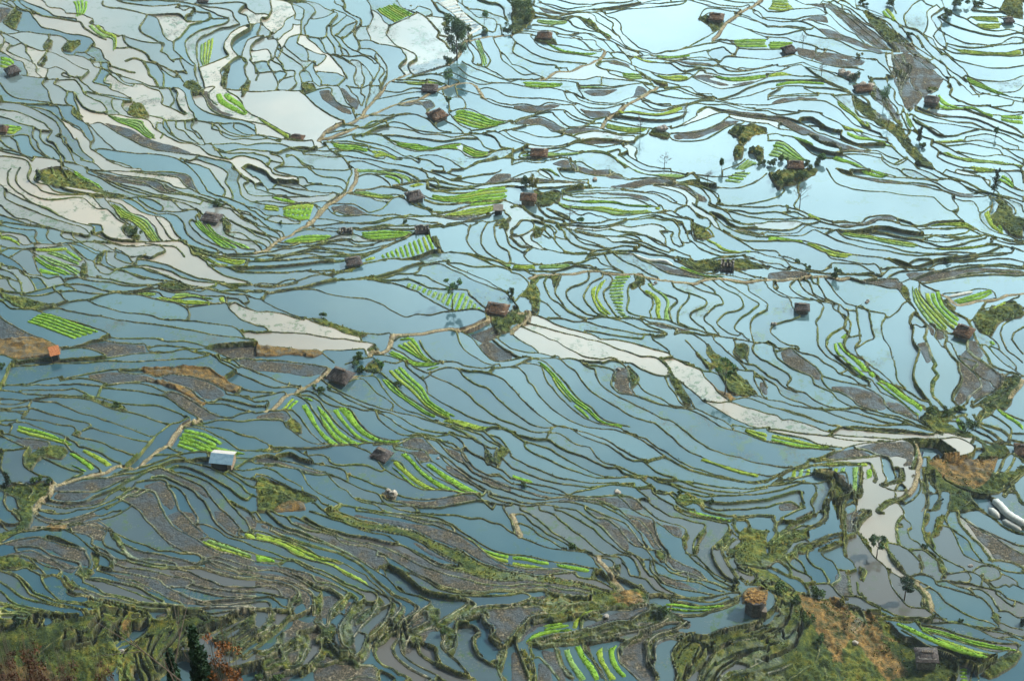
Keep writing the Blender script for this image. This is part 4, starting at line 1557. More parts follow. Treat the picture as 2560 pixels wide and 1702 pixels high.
b 0 118 2 124 6 129
p 0 148 6 144 12 141 15 136 16 131 10 133
b 16 133 24 134 32 138 40 142 52 146 62 148 72 151 80 155
b 0 132 6 134
b 14 141 24 143 34 146 46 150 58 153 66 156
b 8 144 18 148 28 152 36 156
b 0 150 6 155
b 34 136 46 137 58 140 68 140 80 144 92 147 104 149 116 152 128 153 140 152
b 60 134 72 137 84 136 94 138 104 141 116 146 126 149 134 150 142 151
b 100 137 110 137 118 139 126 144 136 147 142 150
b 118 136 130 141 142 144 152 148
b 124 142 136 143 146 146 152 149
b 68 147 80 149 92 152 104 154 120 156
b 154 150 164 152 172 156
b 150 152 162 149 176 152 190 153 200 154 214 156
b 222 156 220 148 220 138 226 133 235 129
h brown 15 32 14
h ruin 198 93 13
t bush 13 18 9 11
t yellow 19 19 10 11
t bare 53 47 4 17
t green 64 49 8 5
t bare 180 10 3 9
t yellow 114 75 5 6
e 20 20 40 19 46 22 44 28 34 33 26 33 20 32 22 28
e 16 101 24 98 38 97 46 97 44 104 38 110 36 100 26 100 22 104 26 112 24 128 20 130 14 118 4 117 16 108
e 166 48 178 54 186 62 176 64 168 62 166 54
e 0 126 8 130 16 132 10 142 0 144
e 20 51 30 54 27 62 20 63 19 58
e 112 97 122 98 122 106 116 108 110 112 108 107 114 103
e 150 82 166 84 190 82 210 82 235 88 235 92 210 92 190 92 178 94 164 90
m 0 8 22 8 38 11 60 12 72 14 60 15 30 12 0 11
m 76 15 92 14 110 12 126 10 146 11 154 14 140 14 110 15
m 44 0 90 0 98 5 106 10 90 8 80 5 64 3
m 122 84 140 88 156 93 172 98 180 100 160 98 144 95 132 90
m 50 23 70 21 98 21 120 25 130 30 120 28 104 24 80 22
m 120 138 136 140 158 146 168 148 150 148 134 145
m 200 52 224 58 234 61 224 61 208 56
m 148 13 166 18 178 26 180 31 170 28 164 20
g 2 | 45 27 56 29 70 31 84 31 96 32 106 34 120 35 130 37 | 46 25 56 28 70 29 84 29 96 31 106 33 120 34 131 35
g 2 | 39 32 52 35 66 36 80 38 94 41 106 41 118 41 131 39 | 44 30 56 33 70 34 84 34 96 36 106 38 120 38 130 38
g 1 | 131 37 136 38 | 132 36 137 36
g 1 | 110 0 120 5 134 6 146 7 158 8 | 112 -1 122 3 134 4 146 4 160 6
g 2 | 0 87 8 88 22 88 | 0 90 10 91 22 91
g 2 | 24 89 38 88 50 88 55 90 | 25 91 38 91 46 91 54 90
r 4 | 194 9 200 4 206 1 | 210 11 215 7 222 1
g 2 | 74 107 72 113 75 122 80 130 88 134 | 88 100 84 106 79 115 82 122 87 128 94 134
r 14 | 94 98 90 106 88 114 92 122 96 130 102 136 | 111 98 104 107 104 118 103 128 107 134 112 134
g 1 | 121 112 128 116 132 122 132 131 134 137 | 123 110 132 115 137 121 136 131 138 137
g 1 | 124 105 130 111 138 116 142 122 140 130 140 138 | 126 104 132 110 140 115 145 121 144 130 145 138
g 1 | 178 64 186 68 194 73 206 75 218 76 | 180 63 190 68 198 72 210 74 222 75
g 2 | 150 90 162 94 176 98 190 99 | 154 88 164 92 178 97 198 99
g 2 | 26 0 34 2 40 6 | 36 0 40 4 46 8
@ 2 2
b 7 0 14 4 20 7 24 11
b 0 7 10 10 24 12 32 14 38 16
b 0 11 10 15 20 16 30 17 40 17 45 19
b 33 0 40 2 48 7 56 11 64 15 72 17 84 18 90 17 96 18 100 20
b 38 15 42 14 46 17 55 17 64 20
b 0 19 10 17 18 16
b 3 24 12 19 18 17
b 20 17 28 19 35 24 42 31 50 40 58 50 66 57 73 62 80 69 88 74 98 77 108 79
b 3 25 10 22 18 22 24 23 28 26 31 34 36 42 44 52 50 58 57 65 66 71 78 76 90 79 100 81 108 86 114 88 122 90 128 94 134 99 142 103 150 109 162 115 176 120 190 125 204 129 218 131 235 130
b 0 26 6 26 11 30 15 37 21 44 27 53 36 62 47 70 58 76 70 80 82 82 94 83 104 86 116 91 126 97 136 104 144 109 158 117 172 122 188 126 206 130 222 132 235 131
b 44 18 50 24 58 29 64 38 72 47 84 55 96 62 104 67 114 72 124 75 132 77 140 84 150 92 160 101 172 107 186 113 202 118 220 122 235 124
b 62 19 66 23 72 26 76 27 78 34 82 41 92 49 104 55 116 61 128 67 138 72 146 74 154 80 164 88 174 95 184 101 198 106 212 109 224 113 235 115
b 66 22 80 23 88 25 93 27
b 64 19 74 20 82 20 84 21 90 19 96 19
b 96 19 102 23 107 28 108 36 110 44 113 49
b 93 27 95 30 91 38 93 43 100 48 114 51 124 55 136 59 146 61
b 103 20 110 21 120 27 132 32 142 34
b 107 24 112 28 116 35 112 40
b 112 40 116 40 120 45 128 50 138 54 148 60 160 62 168 63
b 71 0 82 2 90 5 98 9 108 12 118 16 126 16 134 18 140 23 146 32 142 34 144 42 150 49 154 56 160 60 167 61
b 84 0 94 0 106 2 120 6 134 10 144 13
b 130 0 138 5 144 10 146 15 156 19 164 21
b 135 18 146 16 152 18 160 22 170 26 175 29 178 35 184 41 190 48 196 53 200 56
b 161 22 172 24 177 27
b 140 21 146 28 150 34 154 38 158 46 164 54 168 62
b 155 38 162 44 168 49 176 56 188 63 200 70 212 76 224 80
b 177 55 190 57 200 57 212 61 224 64 235 68
b 113 50 124 54 138 59 150 62 162 64 174 69 184 75 194 81 206 84 218 88 228 92 235 94
b 168 62 178 67 190 72 198 76 204 82
b 203 77 212 79 222 81 235 80
b 160 0 166 7 172 13 178 20 182 26
b 175 0 180 5 180 13 184 18 190 21
b 182 5 184 12 192 16 200 20 204 25 208 33 216 41 224 48 226 51
b 178 27 186 28 192 32 196 38 200 46
b 196 28 204 34 212 42 220 50 225 52
b 186 0 194 7 202 14 210 21 216 27
b 204 0 206 6 204 11 208 17 216 22 224 23 230 28 235 33
b 208 4 214 4 218 7 216 14 217 20
b 206 26 214 28 222 29 223 36 226 43 232 51 235 53
b 224 33 230 36 235 44
b 200 55 208 53 220 54 235 60
b 225 51 235 55
b 212 1 222 3 230 3 235 4
b 222 4 222 10 228 17 235 20
b 223 30 230 34 235 37
b 0 43 6 50 12 57 22 66 32 73 42 79 52 81 64 84 76 88 88 92 98 99 108 105 116 109 122 111
b 0 65 8 71 18 77 28 80 36 80 46 79 56 83 66 89 78 93 88 97 98 104 110 111 120 112 128 118 136 123 148 126 158 129 166 131
b 0 77 10 81 22 85 34 85 44 86 54 93 64 97 72 99 78 107 84 112 94 115 104 119 114 123 126 125
b 0 84 10 87 20 90 34 91 42 96 54 102 68 107 78 112 88 116 96 117 104 122 118 126
b 0 86 6 91 12 95 12 98 20 104 34 110 48 117 62 122 74 126 86 127 98 127
b 12 94 22 96 34 100 46 107 60 115 72 121 84 125 96 127 108 127 116 129
b 122 111 132 109 140 107
b 32 89 36 82 38 80
b 0 110 12 116 26 121 42 127 58 130 72 132 88 133 104 132 112 132
b 0 117 12 122 28 128 44 132 60 134 76 136 92 135 106 134 118 136 128 134
b 0 125 14 130 30 133 44 137 52 141 60 139 72 138 84 136 94 135 106 136 114 138 120 143 126 147
b 54 141 58 140 70 138
b 0 132 12 134 24 138 36 141 50 143 64 144 80 144 94 144 106 144 114 147 120 153 124 156
b 0 137 14 140 26 144 40 146 52 145 68 146 80 148 92 154 96 156
b 0 140 12 144 28 147 42 145 56 147 70 149 82 152 90 156
b 96 144 102 148 106 154
b 0 146 10 149 26 150 40 149 54 150 66 153 74 156
b 0 150 12 153 28 152 44 154 56 156
b 80 150 88 150 96 154
b 118 129 124 133 128 135 136 138 144 141 150 146 152 150 160 154 168 156
b 128 126 136 130 146 133 156 138 166 141 176 144 190 144 206 144 222 144 235 143
b 130 126 144 128 154 128 164 132 174 135 190 138 206 140 222 139 235 137
b 160 129 172 131 186 134 202 136 218 137 235 135
b 146 132 158 135 172 139 186 143
b 128 135 132 139 140 141 148 140
b 116 138 128 138 130 142 138 148 146 153 156 156
b 116 147 122 147 128 152 136 156
b 152 143 158 147 154 148
b 160 146 170 148 174 152 176 156
b 168 146 182 148 198 150 214 149 235 148
b 174 150 190 155 210 155 235 153
b 150 146 158 144 166 146
t tall 196 49 9 27
t bush 184 150 5 6
t bush 154 142 5 5
t bush 10 134 5 4
e 161 2 168 9 176 16 184 22 186 27 180 25 172 16
e 180 4 190 14 202 21 208 30 220 42 226 50 218 52 206 50 198 46 194 36 186 24 180 14
e 205 4 216 5 218 18 210 17 204 11
e 140 21 146 25 150 33 156 40 160 48 166 60 158 58 152 50 146 40 144 33
e 106 26 112 26 117 38 111 45 107 36
e 92 30 96 29 96 38 92 38
e 118 126 126 124 122 129
e 152 142 164 142 176 148 178 155 168 150 158 152 150 148
d 176 29 182 38 190 44 200 48 206 53 200 56 190 48 182 40
m 96 28 104 25 107 32 108 44 113 50 100 48 94 42
m 0 134 14 138 28 142 44 144 28 144 12 140
m 22 145 40 147 60 146 84 145 100 146 110 155 90 152 70 148 44 148
m 104 144 114 148 122 156 106 156
m 228 36 235 42 235 52 228 44
g 1 | 36 33 42 43 50 52 54 56 | 38 33 44 43 52 52 56 56
g 2 | 20 19 27 23 34 30 42 39 50 49 58 57 68 64 76 71 84 76 96 79 106 81 | 22 18 30 22 38 29 46 38 52 46 60 54 70 61 78 69 86 75 98 77 108 79
g 1 | 56 59 64 66 70 71 | 58 58 66 64 72 71
g 2 | 214 83 224 88 235 92 | 214 81 224 83 235 86
g 1 | 173 111 186 115 200 120 214 124 226 126 | 175 109 188 114 202 118 216 122 228 124
g 1 | 0 126 10 129 18 130 | 0 122 10 126 20 129
@ 2 3
b 8 0 18 4 30 13 40 21 50 27 60 34 70 39 82 42 90 42 94 41
b 2 4 10 4 16 9 20 13 27 17 35 23 46 28 56 34 64 38 72 40 80 43 90 45 94 48
b 26 0 36 3 46 10 56 18 66 25 74 32 82 38 90 42 98 43 103 48
b 40 0 50 3 60 8 70 14 76 17 80 22 88 29 96 35 106 40 114 42 120 46 122 52 126 60
b 62 0 74 9 82 15 90 23 98 31 104 36 108 38
b 68 0 78 7 86 8 96 14 102 21 108 29 114 33 122 35 128 41 132 46
b 78 0 88 5 96 8 106 13 112 20 116 26 122 33
b 90 0 98 4 106 9 112 14 118 22 122 29 126 34
b 99 1 108 7 116 9 122 14 128 21 132 29 138 36
b 112 0 122 5 131 9 133 18 136 26 142 35 146 41
b 134 12 142 18 150 24 156 27 158 34 162 40 170 47 180 55 188 62 196 66 206 72
b 124 0 134 8 144 11 154 14 160 18 157 26
b 136 0 146 6 158 9 168 12 178 15 172 22 167 29 167 37 169 41
b 160 40 170 42 176 48 182 54 186 58 194 62 202 66
b 126 36 138 38 142 40 142 48 148 54 158 56 168 60 180 65 192 70 208 74
b 145 43 154 48 164 52 172 56 180 64
b 132 46 140 52 146 57 152 58 160 57 162 63
b 128 48 128 54 132 60 140 67 152 71 164 74 176 76 186 78
b 122 45 130 47 134 58 140 60 150 64 162 65 174 68 184 72 196 75
b 148 57 158 61 170 64 184 66 196 72 206 75
b 104 36 114 43 120 50 126 60 130 61 136 68 146 74 154 78 164 80 176 82
b 96 40 106 42 112 46 116 52 118 57
b 112 60 118 62 124 64 130 71 140 76 150 78 160 80 172 83 186 84 200 80
b 118 68 126 76 138 77 150 80 164 80 180 80 196 77 210 76
b 148 82 160 84 172 87 186 87 198 84 210 79
b 8 12 16 16 24 22 34 27 42 32 50 36
p 0 4 3 10 5 18 8 22
b 0 10 2 19
b 0 21 8 25 18 29 30 34 42 36 54 38 66 40 74 44 79 50 84 56 90 62 98 70
p 80 46 88 54 94 62 102 70
b 0 41 12 42 26 45 40 48 56 50 70 53 82 55
b 75 55 72 63
b 90 52 94 58 102 62 112 67 120 72
b 101 48 106 53 110 60
b 0 52 12 54 26 54 42 54 54 57 64 62 76 64 86 68 94 73
b 0 56 12 58 28 60 38 58 50 57 58 57 60 61 72 64
b 20 60 36 60 50 63 64 66 78 70 92 74
b 0 66 14 65 28 67 44 69 60 72 74 75
b 0 70 16 69 32 71 48 74 62 76 74 79
b 0 73 16 73 30 73 34 76 42 78 56 80 70 81
b 0 77 10 76 17 78 17 81 8 85 0 87
b 18 84 30 86 46 85 54 87 66 85 76 86 90 88 104 89 116 88 124 86
b 52 88 42 94 30 96 18 99 12 106 4 114 0 118
b 54 87 56 96
b 126 86 126 92 118 97 110 102 98 104 86 106 74 110 64 110 52 112 36 115 24 118 16 122
b 15 123 26 123 42 122 58 122 74 118 88 116 104 112 120 110 132 106 144 100
b 65 105 66 99 74 94 80 93
b 82 118 96 117 106 119 116 114
b 4 122 8 132 12 144 16 156
b 17 125 20 140 22 156
b 20 134 26 134 34 143 42 154
b 26 125 38 124 42 134 46 144 54 152
b 65 121 66 128 74 138 80 146 86 156
b 107 119 98 125 98 136 104 144 112 152 116 156
b 160 104 154 110 142 114 132 118 126 124 126 134 126 142 132 150 134 156
b 150 95 162 97 174 96 184 92 196 89 208 84
b 235 98 224 105 210 108 196 112 180 117 164 118 154 125 148 134 148 145 152 156
b 235 112 224 117 208 120 196 123 186 130 180 140 174 148 172 156
b 235 126 220 130 206 138 194 146 186 156
b 178 124 172 134 164 144 160 155
b 235 138 220 144 206 150 196 156
b 224 137 230 139 235 138
b 205 8 205 14 208 19 211 21
b 198 14 200 18 194 26 188 31 184 36 186 44 190 51 196 58 204 63 208 69
b 194 28 194 36 196 44 200 50 206 58 212 66 216 71
b 160 0 172 5 184 7 198 9 208 8 216 9 220 16
b 150 0 160 6 174 9 188 12 198 14
b 178 0 190 4 204 5 220 4 235 4
b 218 17 226 20 235 18
b 200 43 208 38 214 30
b 204 26 198 32 196 35
b 206 54 214 58 220 60
b 219 66 224 62 220 56
b 230 77 235 75
b 92 52 96 56 98 58
h thatchmound 223 96 22
h rockpile 85 100 7
t bush 56 36 7 7
t person 147 103 3 4
t bush 140 98 10 8
t bush 230 108 8 6
e 214 16 222 16 235 20 235 72 230 68 226 60 226 52 220 52 216 56 208 52 204 46 206 40 196 42 200 36 212 30 206 26
e 72 78 80 76 94 74 106 73 118 72 126 78 126 86 116 88 104 89 90 88 76 86
e 17 80 34 77 44 78 72 81 75 86 60 86 46 85 36 84 20 84
e 0 88 20 85 36 84 48 87 36 94 20 96 0 96
e 18 100 34 96 54 90 56 96 40 102 24 106
e 56 88 76 87 88 90 76 94 58 96
e 66 100 74 96 84 96 86 100 74 101
e 8 112 16 104 24 106 22 110 14 114 10 120 4 120
e 126 86 136 84 142 90 148 94 154 98 166 106 162 114 158 110 152 104 140 104 128 108 112 112 94 116 74 118 48 124 18 122 24 119 52 112 86 107 110 102 124 96
e 66 120 82 117 96 115 106 119 100 117 84 120 72 122
e 106 119 118 113 140 108 156 106 150 112 134 117 124 122 112 122 104 128 100 132 99 122
e 132 118 148 113 162 115 156 120 140 124 132 128 132 142 128 140 126 126
e 38 124 44 126 48 142 58 154 56 157 50 152 44 140
e 66 122 72 124 74 134 84 148 88 157 82 154 74 138 66 128
e 12 128 20 150 20 157 14 157 8 130
e 174 118 200 112 224 106 235 104 235 116 214 119 198 122 186 128 180 124 170 122 160 128 154 142 156 157 150 157 148 140 150 130 160 120
e 188 130 202 123 224 119 235 122 235 126 218 128 206 132 190 140 182 147 178 157 173 157 174 148
e 172 126 180 126 178 136 170 144 164 150 160 156 164 144
e 206 139 222 130 235 128 235 134 226 136 234 139 235 157 190 157 200 148 222 144
e 132 36 142 40 142 48 138 48 132 42
e 157 25 161 18 163 22 160 38 158 34
e 167 36 172 22 178 15 180 19 174 28 171 40
e 194 28 200 16 203 18 200 28 196 32
e 188 31 194 29 193 35 187 38 186 34
e 95 50 100 50 99 58 95 58
d 212 78 218 74 230 74 235 78 233 90 222 86 212 86
d 92 76 106 73 118 76 122 84 106 86 98 84 94 80
m 0 59 20 60 50 63 78 70 94 74 74 80 56 80 30 74 0 73
m 0 53 40 54 52 56 58 58 30 59 0 56
m 65 106 84 102 88 96 104 92 124 87 126 92 112 100 90 105 68 109
m 0 97 20 96 36 95 18 100 8 108 0 116
m 104 128 124 120 126 140 132 152 120 156 108 146 100 138
m 0 126 8 134 14 157 0 157
m 24 136 34 146 38 157 24 157
m 26 126 38 128 44 144 50 157 44 157 34 143
m 68 0 78 2 96 10 110 20 122 33 114 32 104 22 92 12 80 8
m 100 2 120 6 132 10 133 20 138 36 130 34 122 22 110 10
m 136 12 154 15 158 20 156 26 146 20
m 76 10 86 10 100 20 108 32 106 37 96 30 86 20
m 134 38 142 44 150 54 162 60 180 66 170 58 152 46 144 42
m 146 42 164 52 178 62 186 64 168 60 150 52
m 130 58 144 62 160 68 180 76 160 72 140 66
m 180 138 200 130 220 128 200 142 184 156 178 156
m 226 132 235 130 235 138 228 138
g 1 | 0 42 12 43 24 46 34 48 | 0 45 12 46 24 49 34 50
g 1 | 0 47 12 49 24 51 30 53 | 0 50 12 52 28 53
g 1 | 40 49 54 51 66 53 72 55 | 42 52 54 54 62 56 70 57
g 1 | 141 84 154 85 168 88 184 88 197 87 | 142 86 154 88 168 90 184 90 195 90
g 1 | 141 88 154 90 168 92 184 91 | 148 91 160 93 172 93 184 93
g 1 | 160 1 176 6 190 9 202 11 | 161 0 178 4 192 7 202 9
g 1 | 55 107 58 98 66 94 76 92 | 60 108 62 100 68 96 75 93
g 1 | 12 122 20 114 32 110 44 109 54 108 | 16 121 24 117 36 113 48 111 56 110
g 1 | 29 108 42 104 53 103 | 30 110 44 107 53 105
g 1 | 29 104 38 102 46 101 | 30 106 38 105 47 103
g 1 | 47 127 52 140 58 150 62 157 | 53 126 57 138 64 148 69 156
g 1 | 57 124 63 136 71 148 76 157 | 63 123 68 134 76 144 81 156
g 1 | 77 128 79 136 85 146 90 156 | 84 123 84 134 90 146 97 155
g 1 | 88 126 90 138 96 148 102 154 | 98 121 94 130 98 142 106 153
@ 3 0
b 0 12 12 12 22 10 34 9 46 9 54 14
b 0 16 10 17 24 18 34 16 44 15 52 15
b 0 18 14 20 28 20 36 22 44 26 50 30 58 35 68 36
b 32 19 40 19 46 22 54 24 62 28 70 34 80 37 90 42 100 45 112 47 120 48
b 0 23 14 24 26 25 34 27 40 27
b 0 26 14 26 26 27 34 27
b 0 32 12 32 24 30 32 28 36 27
b 32 28 36 32 44 34 52 36 60 37 68 40 76 44 84 47 94 48 102 50 110 50
b 52 7 54 13 58 16 64 22 72 28 80 32 86 37 92 42 100 45 110 47
b 54 8 60 12 68 18 76 25 86 32 94 38 104 44 114 48
b 36 4 46 4 56 6 62 10 70 14 78 20 88 28 96 34 104 40 114 46
b 24 0 34 4 44 4
b 50 1 60 5 66 11 74 14 82 20 92 27 100 32 108 38 118 45
b 60 1 68 5 76 9 84 15 94 23 104 30 112 37
b 56 2 66 8 74 10 80 16 88 22 98 27 106 34
b 68 7 72 14 78 16 86 21 96 26
b 68 0 72 3 80 9 90 12 100 17 108 21 114 26 118 31 122 33 128 39 134 44
b 80 0 81 5 84 10 92 12 104 16 112 18 120 23 126 30
b 85 6 94 10 102 13 110 17 118 21 121 26
b 116 0 115 5 118 12
b 140 1 134 5 129 10 125 15 126 20 128 24 136 26 142 30 144 33
b 142 1 146 5 151 7
b 155 6 148 10 146 14 147 20 145 28
b 162 8 154 13 150 17 153 22 156 27
b 156 16 160 22 156 28 152 33
b 156 16 166 12 174 15 182 18 188 22
b 122 24 130 27 138 30 142 33 146 36 150 42 156 47 160 51
b 126 30 132 32 136 34 140 39 142 44
b 128 32 132 37 133 41 138 46
b 119 33 126 42 134 47 142 52 150 56
b 120 36 128 46 138 52 146 56 152 61 158 66
b 142 33 148 40 156 46 162 50 168 54 174 59 180 63 183 67
b 138 34 144 44 152 52 160 58 168 66 176 71 182 76
b 145 33 152 37 156 44 162 47 168 53 178 57 190 60 204 63 218 63 235 61
b 132 41 144 49 152 54 158 58 164 62
b 152 33 158 40 164 44
b 158 26 162 34 164 42
b 156 28 164 32 172 36 182 40 192 41 202 42 207 43
b 160 17 168 22 178 26 190 29 202 32 216 33 228 31 235 30
b 166 40 178 43 190 44 202 43 210 42 222 41 235 40
b 204 42 214 40 220 37 226 35 235 36
b 166 43 174 46 184 47 194 48 206 49 220 49 235 46
b 162 45 172 49 184 50 196 51 210 51 224 52 235 51
b 188 22 198 27 210 29 222 28 235 32
b 186 16 198 16 210 16 222 15 235 18
b 212 16 222 20 235 25
b 188 9 198 10 208 11 216 10
b 190 6 200 8 210 8
b 195 0 202 4 212 8 218 12 224 15
b 0 35 16 36 24 39 34 41 46 45 58 48 70 52 80 54 90 56 99 57 102 60 108 65 114 72
b 0 46 12 46
b 0 55 14 53 24 51 34 54 46 58 58 61 70 63 80 64 88 66
b 28 52 40 56 54 60 68 62 82 63
b 42 54 52 53 62 56 74 58 84 57
b 44 48 46 51 52 49
b 0 62 14 60 26 58 32 57
b 0 66 12 66 22 62 30 61 34 63 40 67 48 72 56 76 66 80 74 84
b 0 70 10 70 24 72 40 73 52 76 62 80 74 85
b 32 57 42 61 54 65 64 68 72 73
b 0 78 6 77 18 76 32 76 46 76 54 78 64 82 76 86
b 4 84 14 80 28 80 40 81 54 82 66 84 76 87
b 34 82 44 86 56 88 68 88 78 88
b 0 89 14 88 28 87 42 87 56 88 62 92 70 98 78 105 84 112 90 117 94 119
b 0 83 8 82 14 81
b 0 88 8 84 14 81
b 0 92 8 90 20 89 34 89 46 89
b 0 96 12 95 24 93 36 93 50 94 58 97 66 102 72 108 78 114 86 118 96 121 104 124
b 0 101 14 103 28 105 40 106 52 108 62 112 72 117 82 121 96 125 110 128
b 0 103 12 107 26 107 32 105
b 30 111 40 111 46 114 52 118
b 48 108 56 113 66 117 70 122 78 123
b 40 116 50 118 60 122 68 123
b 0 106 12 108 24 112 36 117 46 123 56 126 66 130 74 133 84 136 92 138
b 0 112 12 115 24 121 34 126 44 129 52 132 62 136 72 138 86 139 100 139 110 144 120 147
b 0 119 10 123 22 124 32 128 42 129 48 134 58 136 64 139 66 141
b 10 118 11 122
b 68 123 67 127 74 131 82 134 92 134 104 134 114 136 118 140
b 70 123 78 124 84 128 96 131 108 134 116 136
b 86 124 96 128 106 130 114 133
b 66 140 78 139 92 141 104 143 106 149 114 154 120 156
b 62 143 74 142 88 143 100 146
b 106 146 112 150 120 152 126 149
b 118 150 128 145
b 12 126 22 128 28 132 36 140 42 144 52 147 62 148 74 152 84 156
b 18 127 28 130 36 134 42 138 50 141 60 143 70 144 80 149 88 154
b 0 131 10 131 20 136 26 142 32 148 38 150
b 0 126 8 125 14 127
b 108 50 109 56 112 63 114 68 116 72
b 114 50 116 58 118 66 120 74 122 82
b 116 52 122 60 124 66 122 72
b 124 52 127 60 131 62 128 70 124 78 122 86 126 92
b 98 73 108 74 109 71 112 72
b 109 71 110 78 116 84 116 91 120 96 124 98 123 106
b 92 71 96 76 102 82 108 88 112 94 118 100 120 106
b 86 89 92 94 96 102 102 110 106 116
b 78 90 80 98 84 106 92 109 100 112 108 118 116 122
b 94 98 98 104 104 108
b 106 92 110 100 114 106 118 112 122 116
b 158 57 163 61 166 68 172 74 180 81 186 86
b 152 60 160 68 164 72 172 74 176 80
b 166 78 170 82 168 88 176 93
b 184 69 190 72 200 74 212 75 224 74 235 70
b 182 70 188 74 196 77 206 83 216 87 224 90 235 91
b 180 72 186 78 192 84 200 88 212 90 224 93 235 95
b 216 85 226 85 232 83 235 79
b 186 80 192 86 194 90
b 188 88 200 88 212 88
b 170 90 178 93 186 96 198 98 212 98 224 97
b 198 97 212 101 224 104 235 104
b 156 98 166 97 180 97 190 100 200 104 212 106 224 107 235 106
b 137 98 146 102 158 106 170 107 184 108 196 111 206 115 218 120 228 123 235 126
b 136 101 148 105 160 109 174 112 188 113 198 117 208 121
b 150 100 164 102 178 102 190 105 204 110 220 116 235 124
b 180 101 196 106 212 112 226 118 235 124
b 132 105 140 110 152 113 166 115 180 117 194 119 208 121 220 125 230 130 235 132
b 134 109 144 115 154 120 162 124 172 124 184 121 196 119
b 136 112 146 117 156 123 164 125
b 126 105 130 112 136 119 140 124
b 123 106 128 116 134 122 142 126 150 129 160 131 170 131 182 130
b 122 118 132 122 142 128 154 132 160 134
b 182 126 190 125 202 124 212 127 220 132 230 135
b 160 134 172 134 186 133 200 136 212 138 216 142
b 180 131 194 130 208 133 218 137 226 142 235 147
b 150 136 160 142 172 146 186 149 200 150 214 152 228 153 235 156
b 158 133 168 138 176 142 188 146 202 148 216 150
b 174 140 186 142 200 144 212 143 224 146 235 152
b 216 137 228 138 235 139
b 156 145 166 150 178 154 190 155
b 124 128 132 134 138 142 146 148 154 156
b 112 134 120 142 128 148 134 154
b 130 124 126 130 132 138
b 158 0 160 3
h dark 19 49 11
h brown 87 86 16
h dark 150 98 12
t bush 142 136 7 6
h dark 221 22 8
h brown 25 156 14
t bush 88 4 8 5
t bush 112 5 9 6
t bush 172 6 12 7
t bush 192 5 10 6
t bush 165 17 12 8
t bush 130 34 7 4
t yellow 83 55 5 11
t bare 32 43 8 10
t bare 49 71 5 9
t green 106 100 12 20
t bush 80 76 9 10
t dark 139 132 6 14
t green 209 127 4 10
t dark 138 151 7 5
t green 48 151 8 8
t bare 110 119 6 12
e 114 50 126 50 142 56 156 68 162 74 156 84 148 86 138 96 130 102 126 98 122 88 116 76
e 86 10 100 16 112 26 120 32 134 44 150 58 156 66 144 58 130 50 118 48 108 38 96 26
e 218 0 235 0 235 18 224 15 212 10
e 78 88 92 96 104 106 112 112 124 118 134 134 150 150 154 156 140 152 128 140 118 128 108 120 98 112 88 106 80 100
e 94 70 104 84 112 96 120 106 124 116 116 112 106 100 96 92 90 84
m 36 4 60 4 76 14 96 28 114 46 104 46 84 34 66 18 54 8
m 44 26 58 28 76 34 88 40 102 46 108 50 90 45 70 38 56 36
m 30 19 42 15 54 16 56 22 46 20
m 26 44 40 47 54 49 70 52 82 56 60 55 40 54 28 50
m 42 55 52 53 66 57 80 56 90 58 86 62 70 62 54 60
m 0 95 12 91 30 90 46 91 46 94 30 92 12 95
m 0 107 14 109 28 116 46 124 66 132 90 140 110 146 90 141 60 138 40 128 20 118 0 111
m 140 99 160 105 176 107 158 107
m 92 74 104 84 110 94 104 92 96 84
g 4 | 0 8 8 9 16 10 24 8 | 4 0 12 0 18 0
g 2 | 104 10 110 17 116 21 | 110 7 116 13 120 21
g 3 | 0 39 10 39 24 40 | 0 45 10 45 20 44
g 1 | 0 71 12 69 22 71 | 0 73 12 72 22 72
g 1 | 7 78 20 76 34 76 52 78 | 7 80 20 78 34 78 52 79
g 2 | 62 95 68 101 78 108 88 117 94 119 | 64 94 72 100 82 107 90 113 94 118
g 1 | 49 107 60 111 72 117 84 120 88 122 | 52 109 62 114 74 120 88 123
g 1 | 72 124 82 128 96 131 114 135 | 72 127 82 131 96 132 114 136
g 5 | 0 144 12 147 22 150 | 6 131 16 133 24 140 32 147 38 150
g 3 | 126 106 128 114 132 119 | 128 105 132 112 134 117
g 1 | 138 124 150 129 166 130 180 128 | 140 124 150 127 166 128 180 127
g 2 | 155 84 164 93 176 98 188 98 200 103 209 106 | 155 88 156 98 172 100 188 100 200 105 209 108
g 2 | 213 106 224 107 235 107 | 213 110 224 113 235 115
g 3 | 180 73 190 79 206 85 220 89 | 182 71 194 77 210 84 222 89
g 3 | 187 16 198 16 213 17 | 190 19 200 20 213 21
g 3 | 190 22 202 22 216 22 | 194 25 204 27 214 26
g 3 | 168 45 184 47 204 48 222 48 235 46 | 174 48 188 50 206 50 222 51 235 50
g 2 | 124 24 132 27 140 30 | 130 26 136 29 141 32
g 2 | 20 127 32 131 42 136 | 24 130 34 134 42 137
g 2 | 52 146 62 150 76 154 84 156 | 62 143 72 147 82 151 90 156
g 2 | 156 138 170 146 190 150 216 152 235 155 | 162 138 174 144 194 147 220 150 235 153
g 1 | 151 0 158 2 | 155 0 161 1
t bush 5 153 8 6
t bush 12 150 9 7
t bush 36 155 10 7
t bush 44 153 8 6
@ 3 1
b 12 14 15 17 11 22 4 25 0 26
b 31 8 28 16 29 24 26 28 24 32 27 35
b 54 0 58 7 61 11 68 15 78 18 90 20 104 21 116 23 130 25 144 26 152 27 156 31 164 38 170 41 178 47 186 52 196 57 206 60 220 65 235 68
b 62 0 70 5 82 8 94 11 104 13 116 14 130 15 146 18 158 21 168 25 178 29 188 30 192 35 195 40 206 34
b 170 26 169 29 175 37 170 40
b 64 0 76 3 88 6 100 8 112 9 126 11 140 12 154 15 164 20 174 24 186 26 200 26
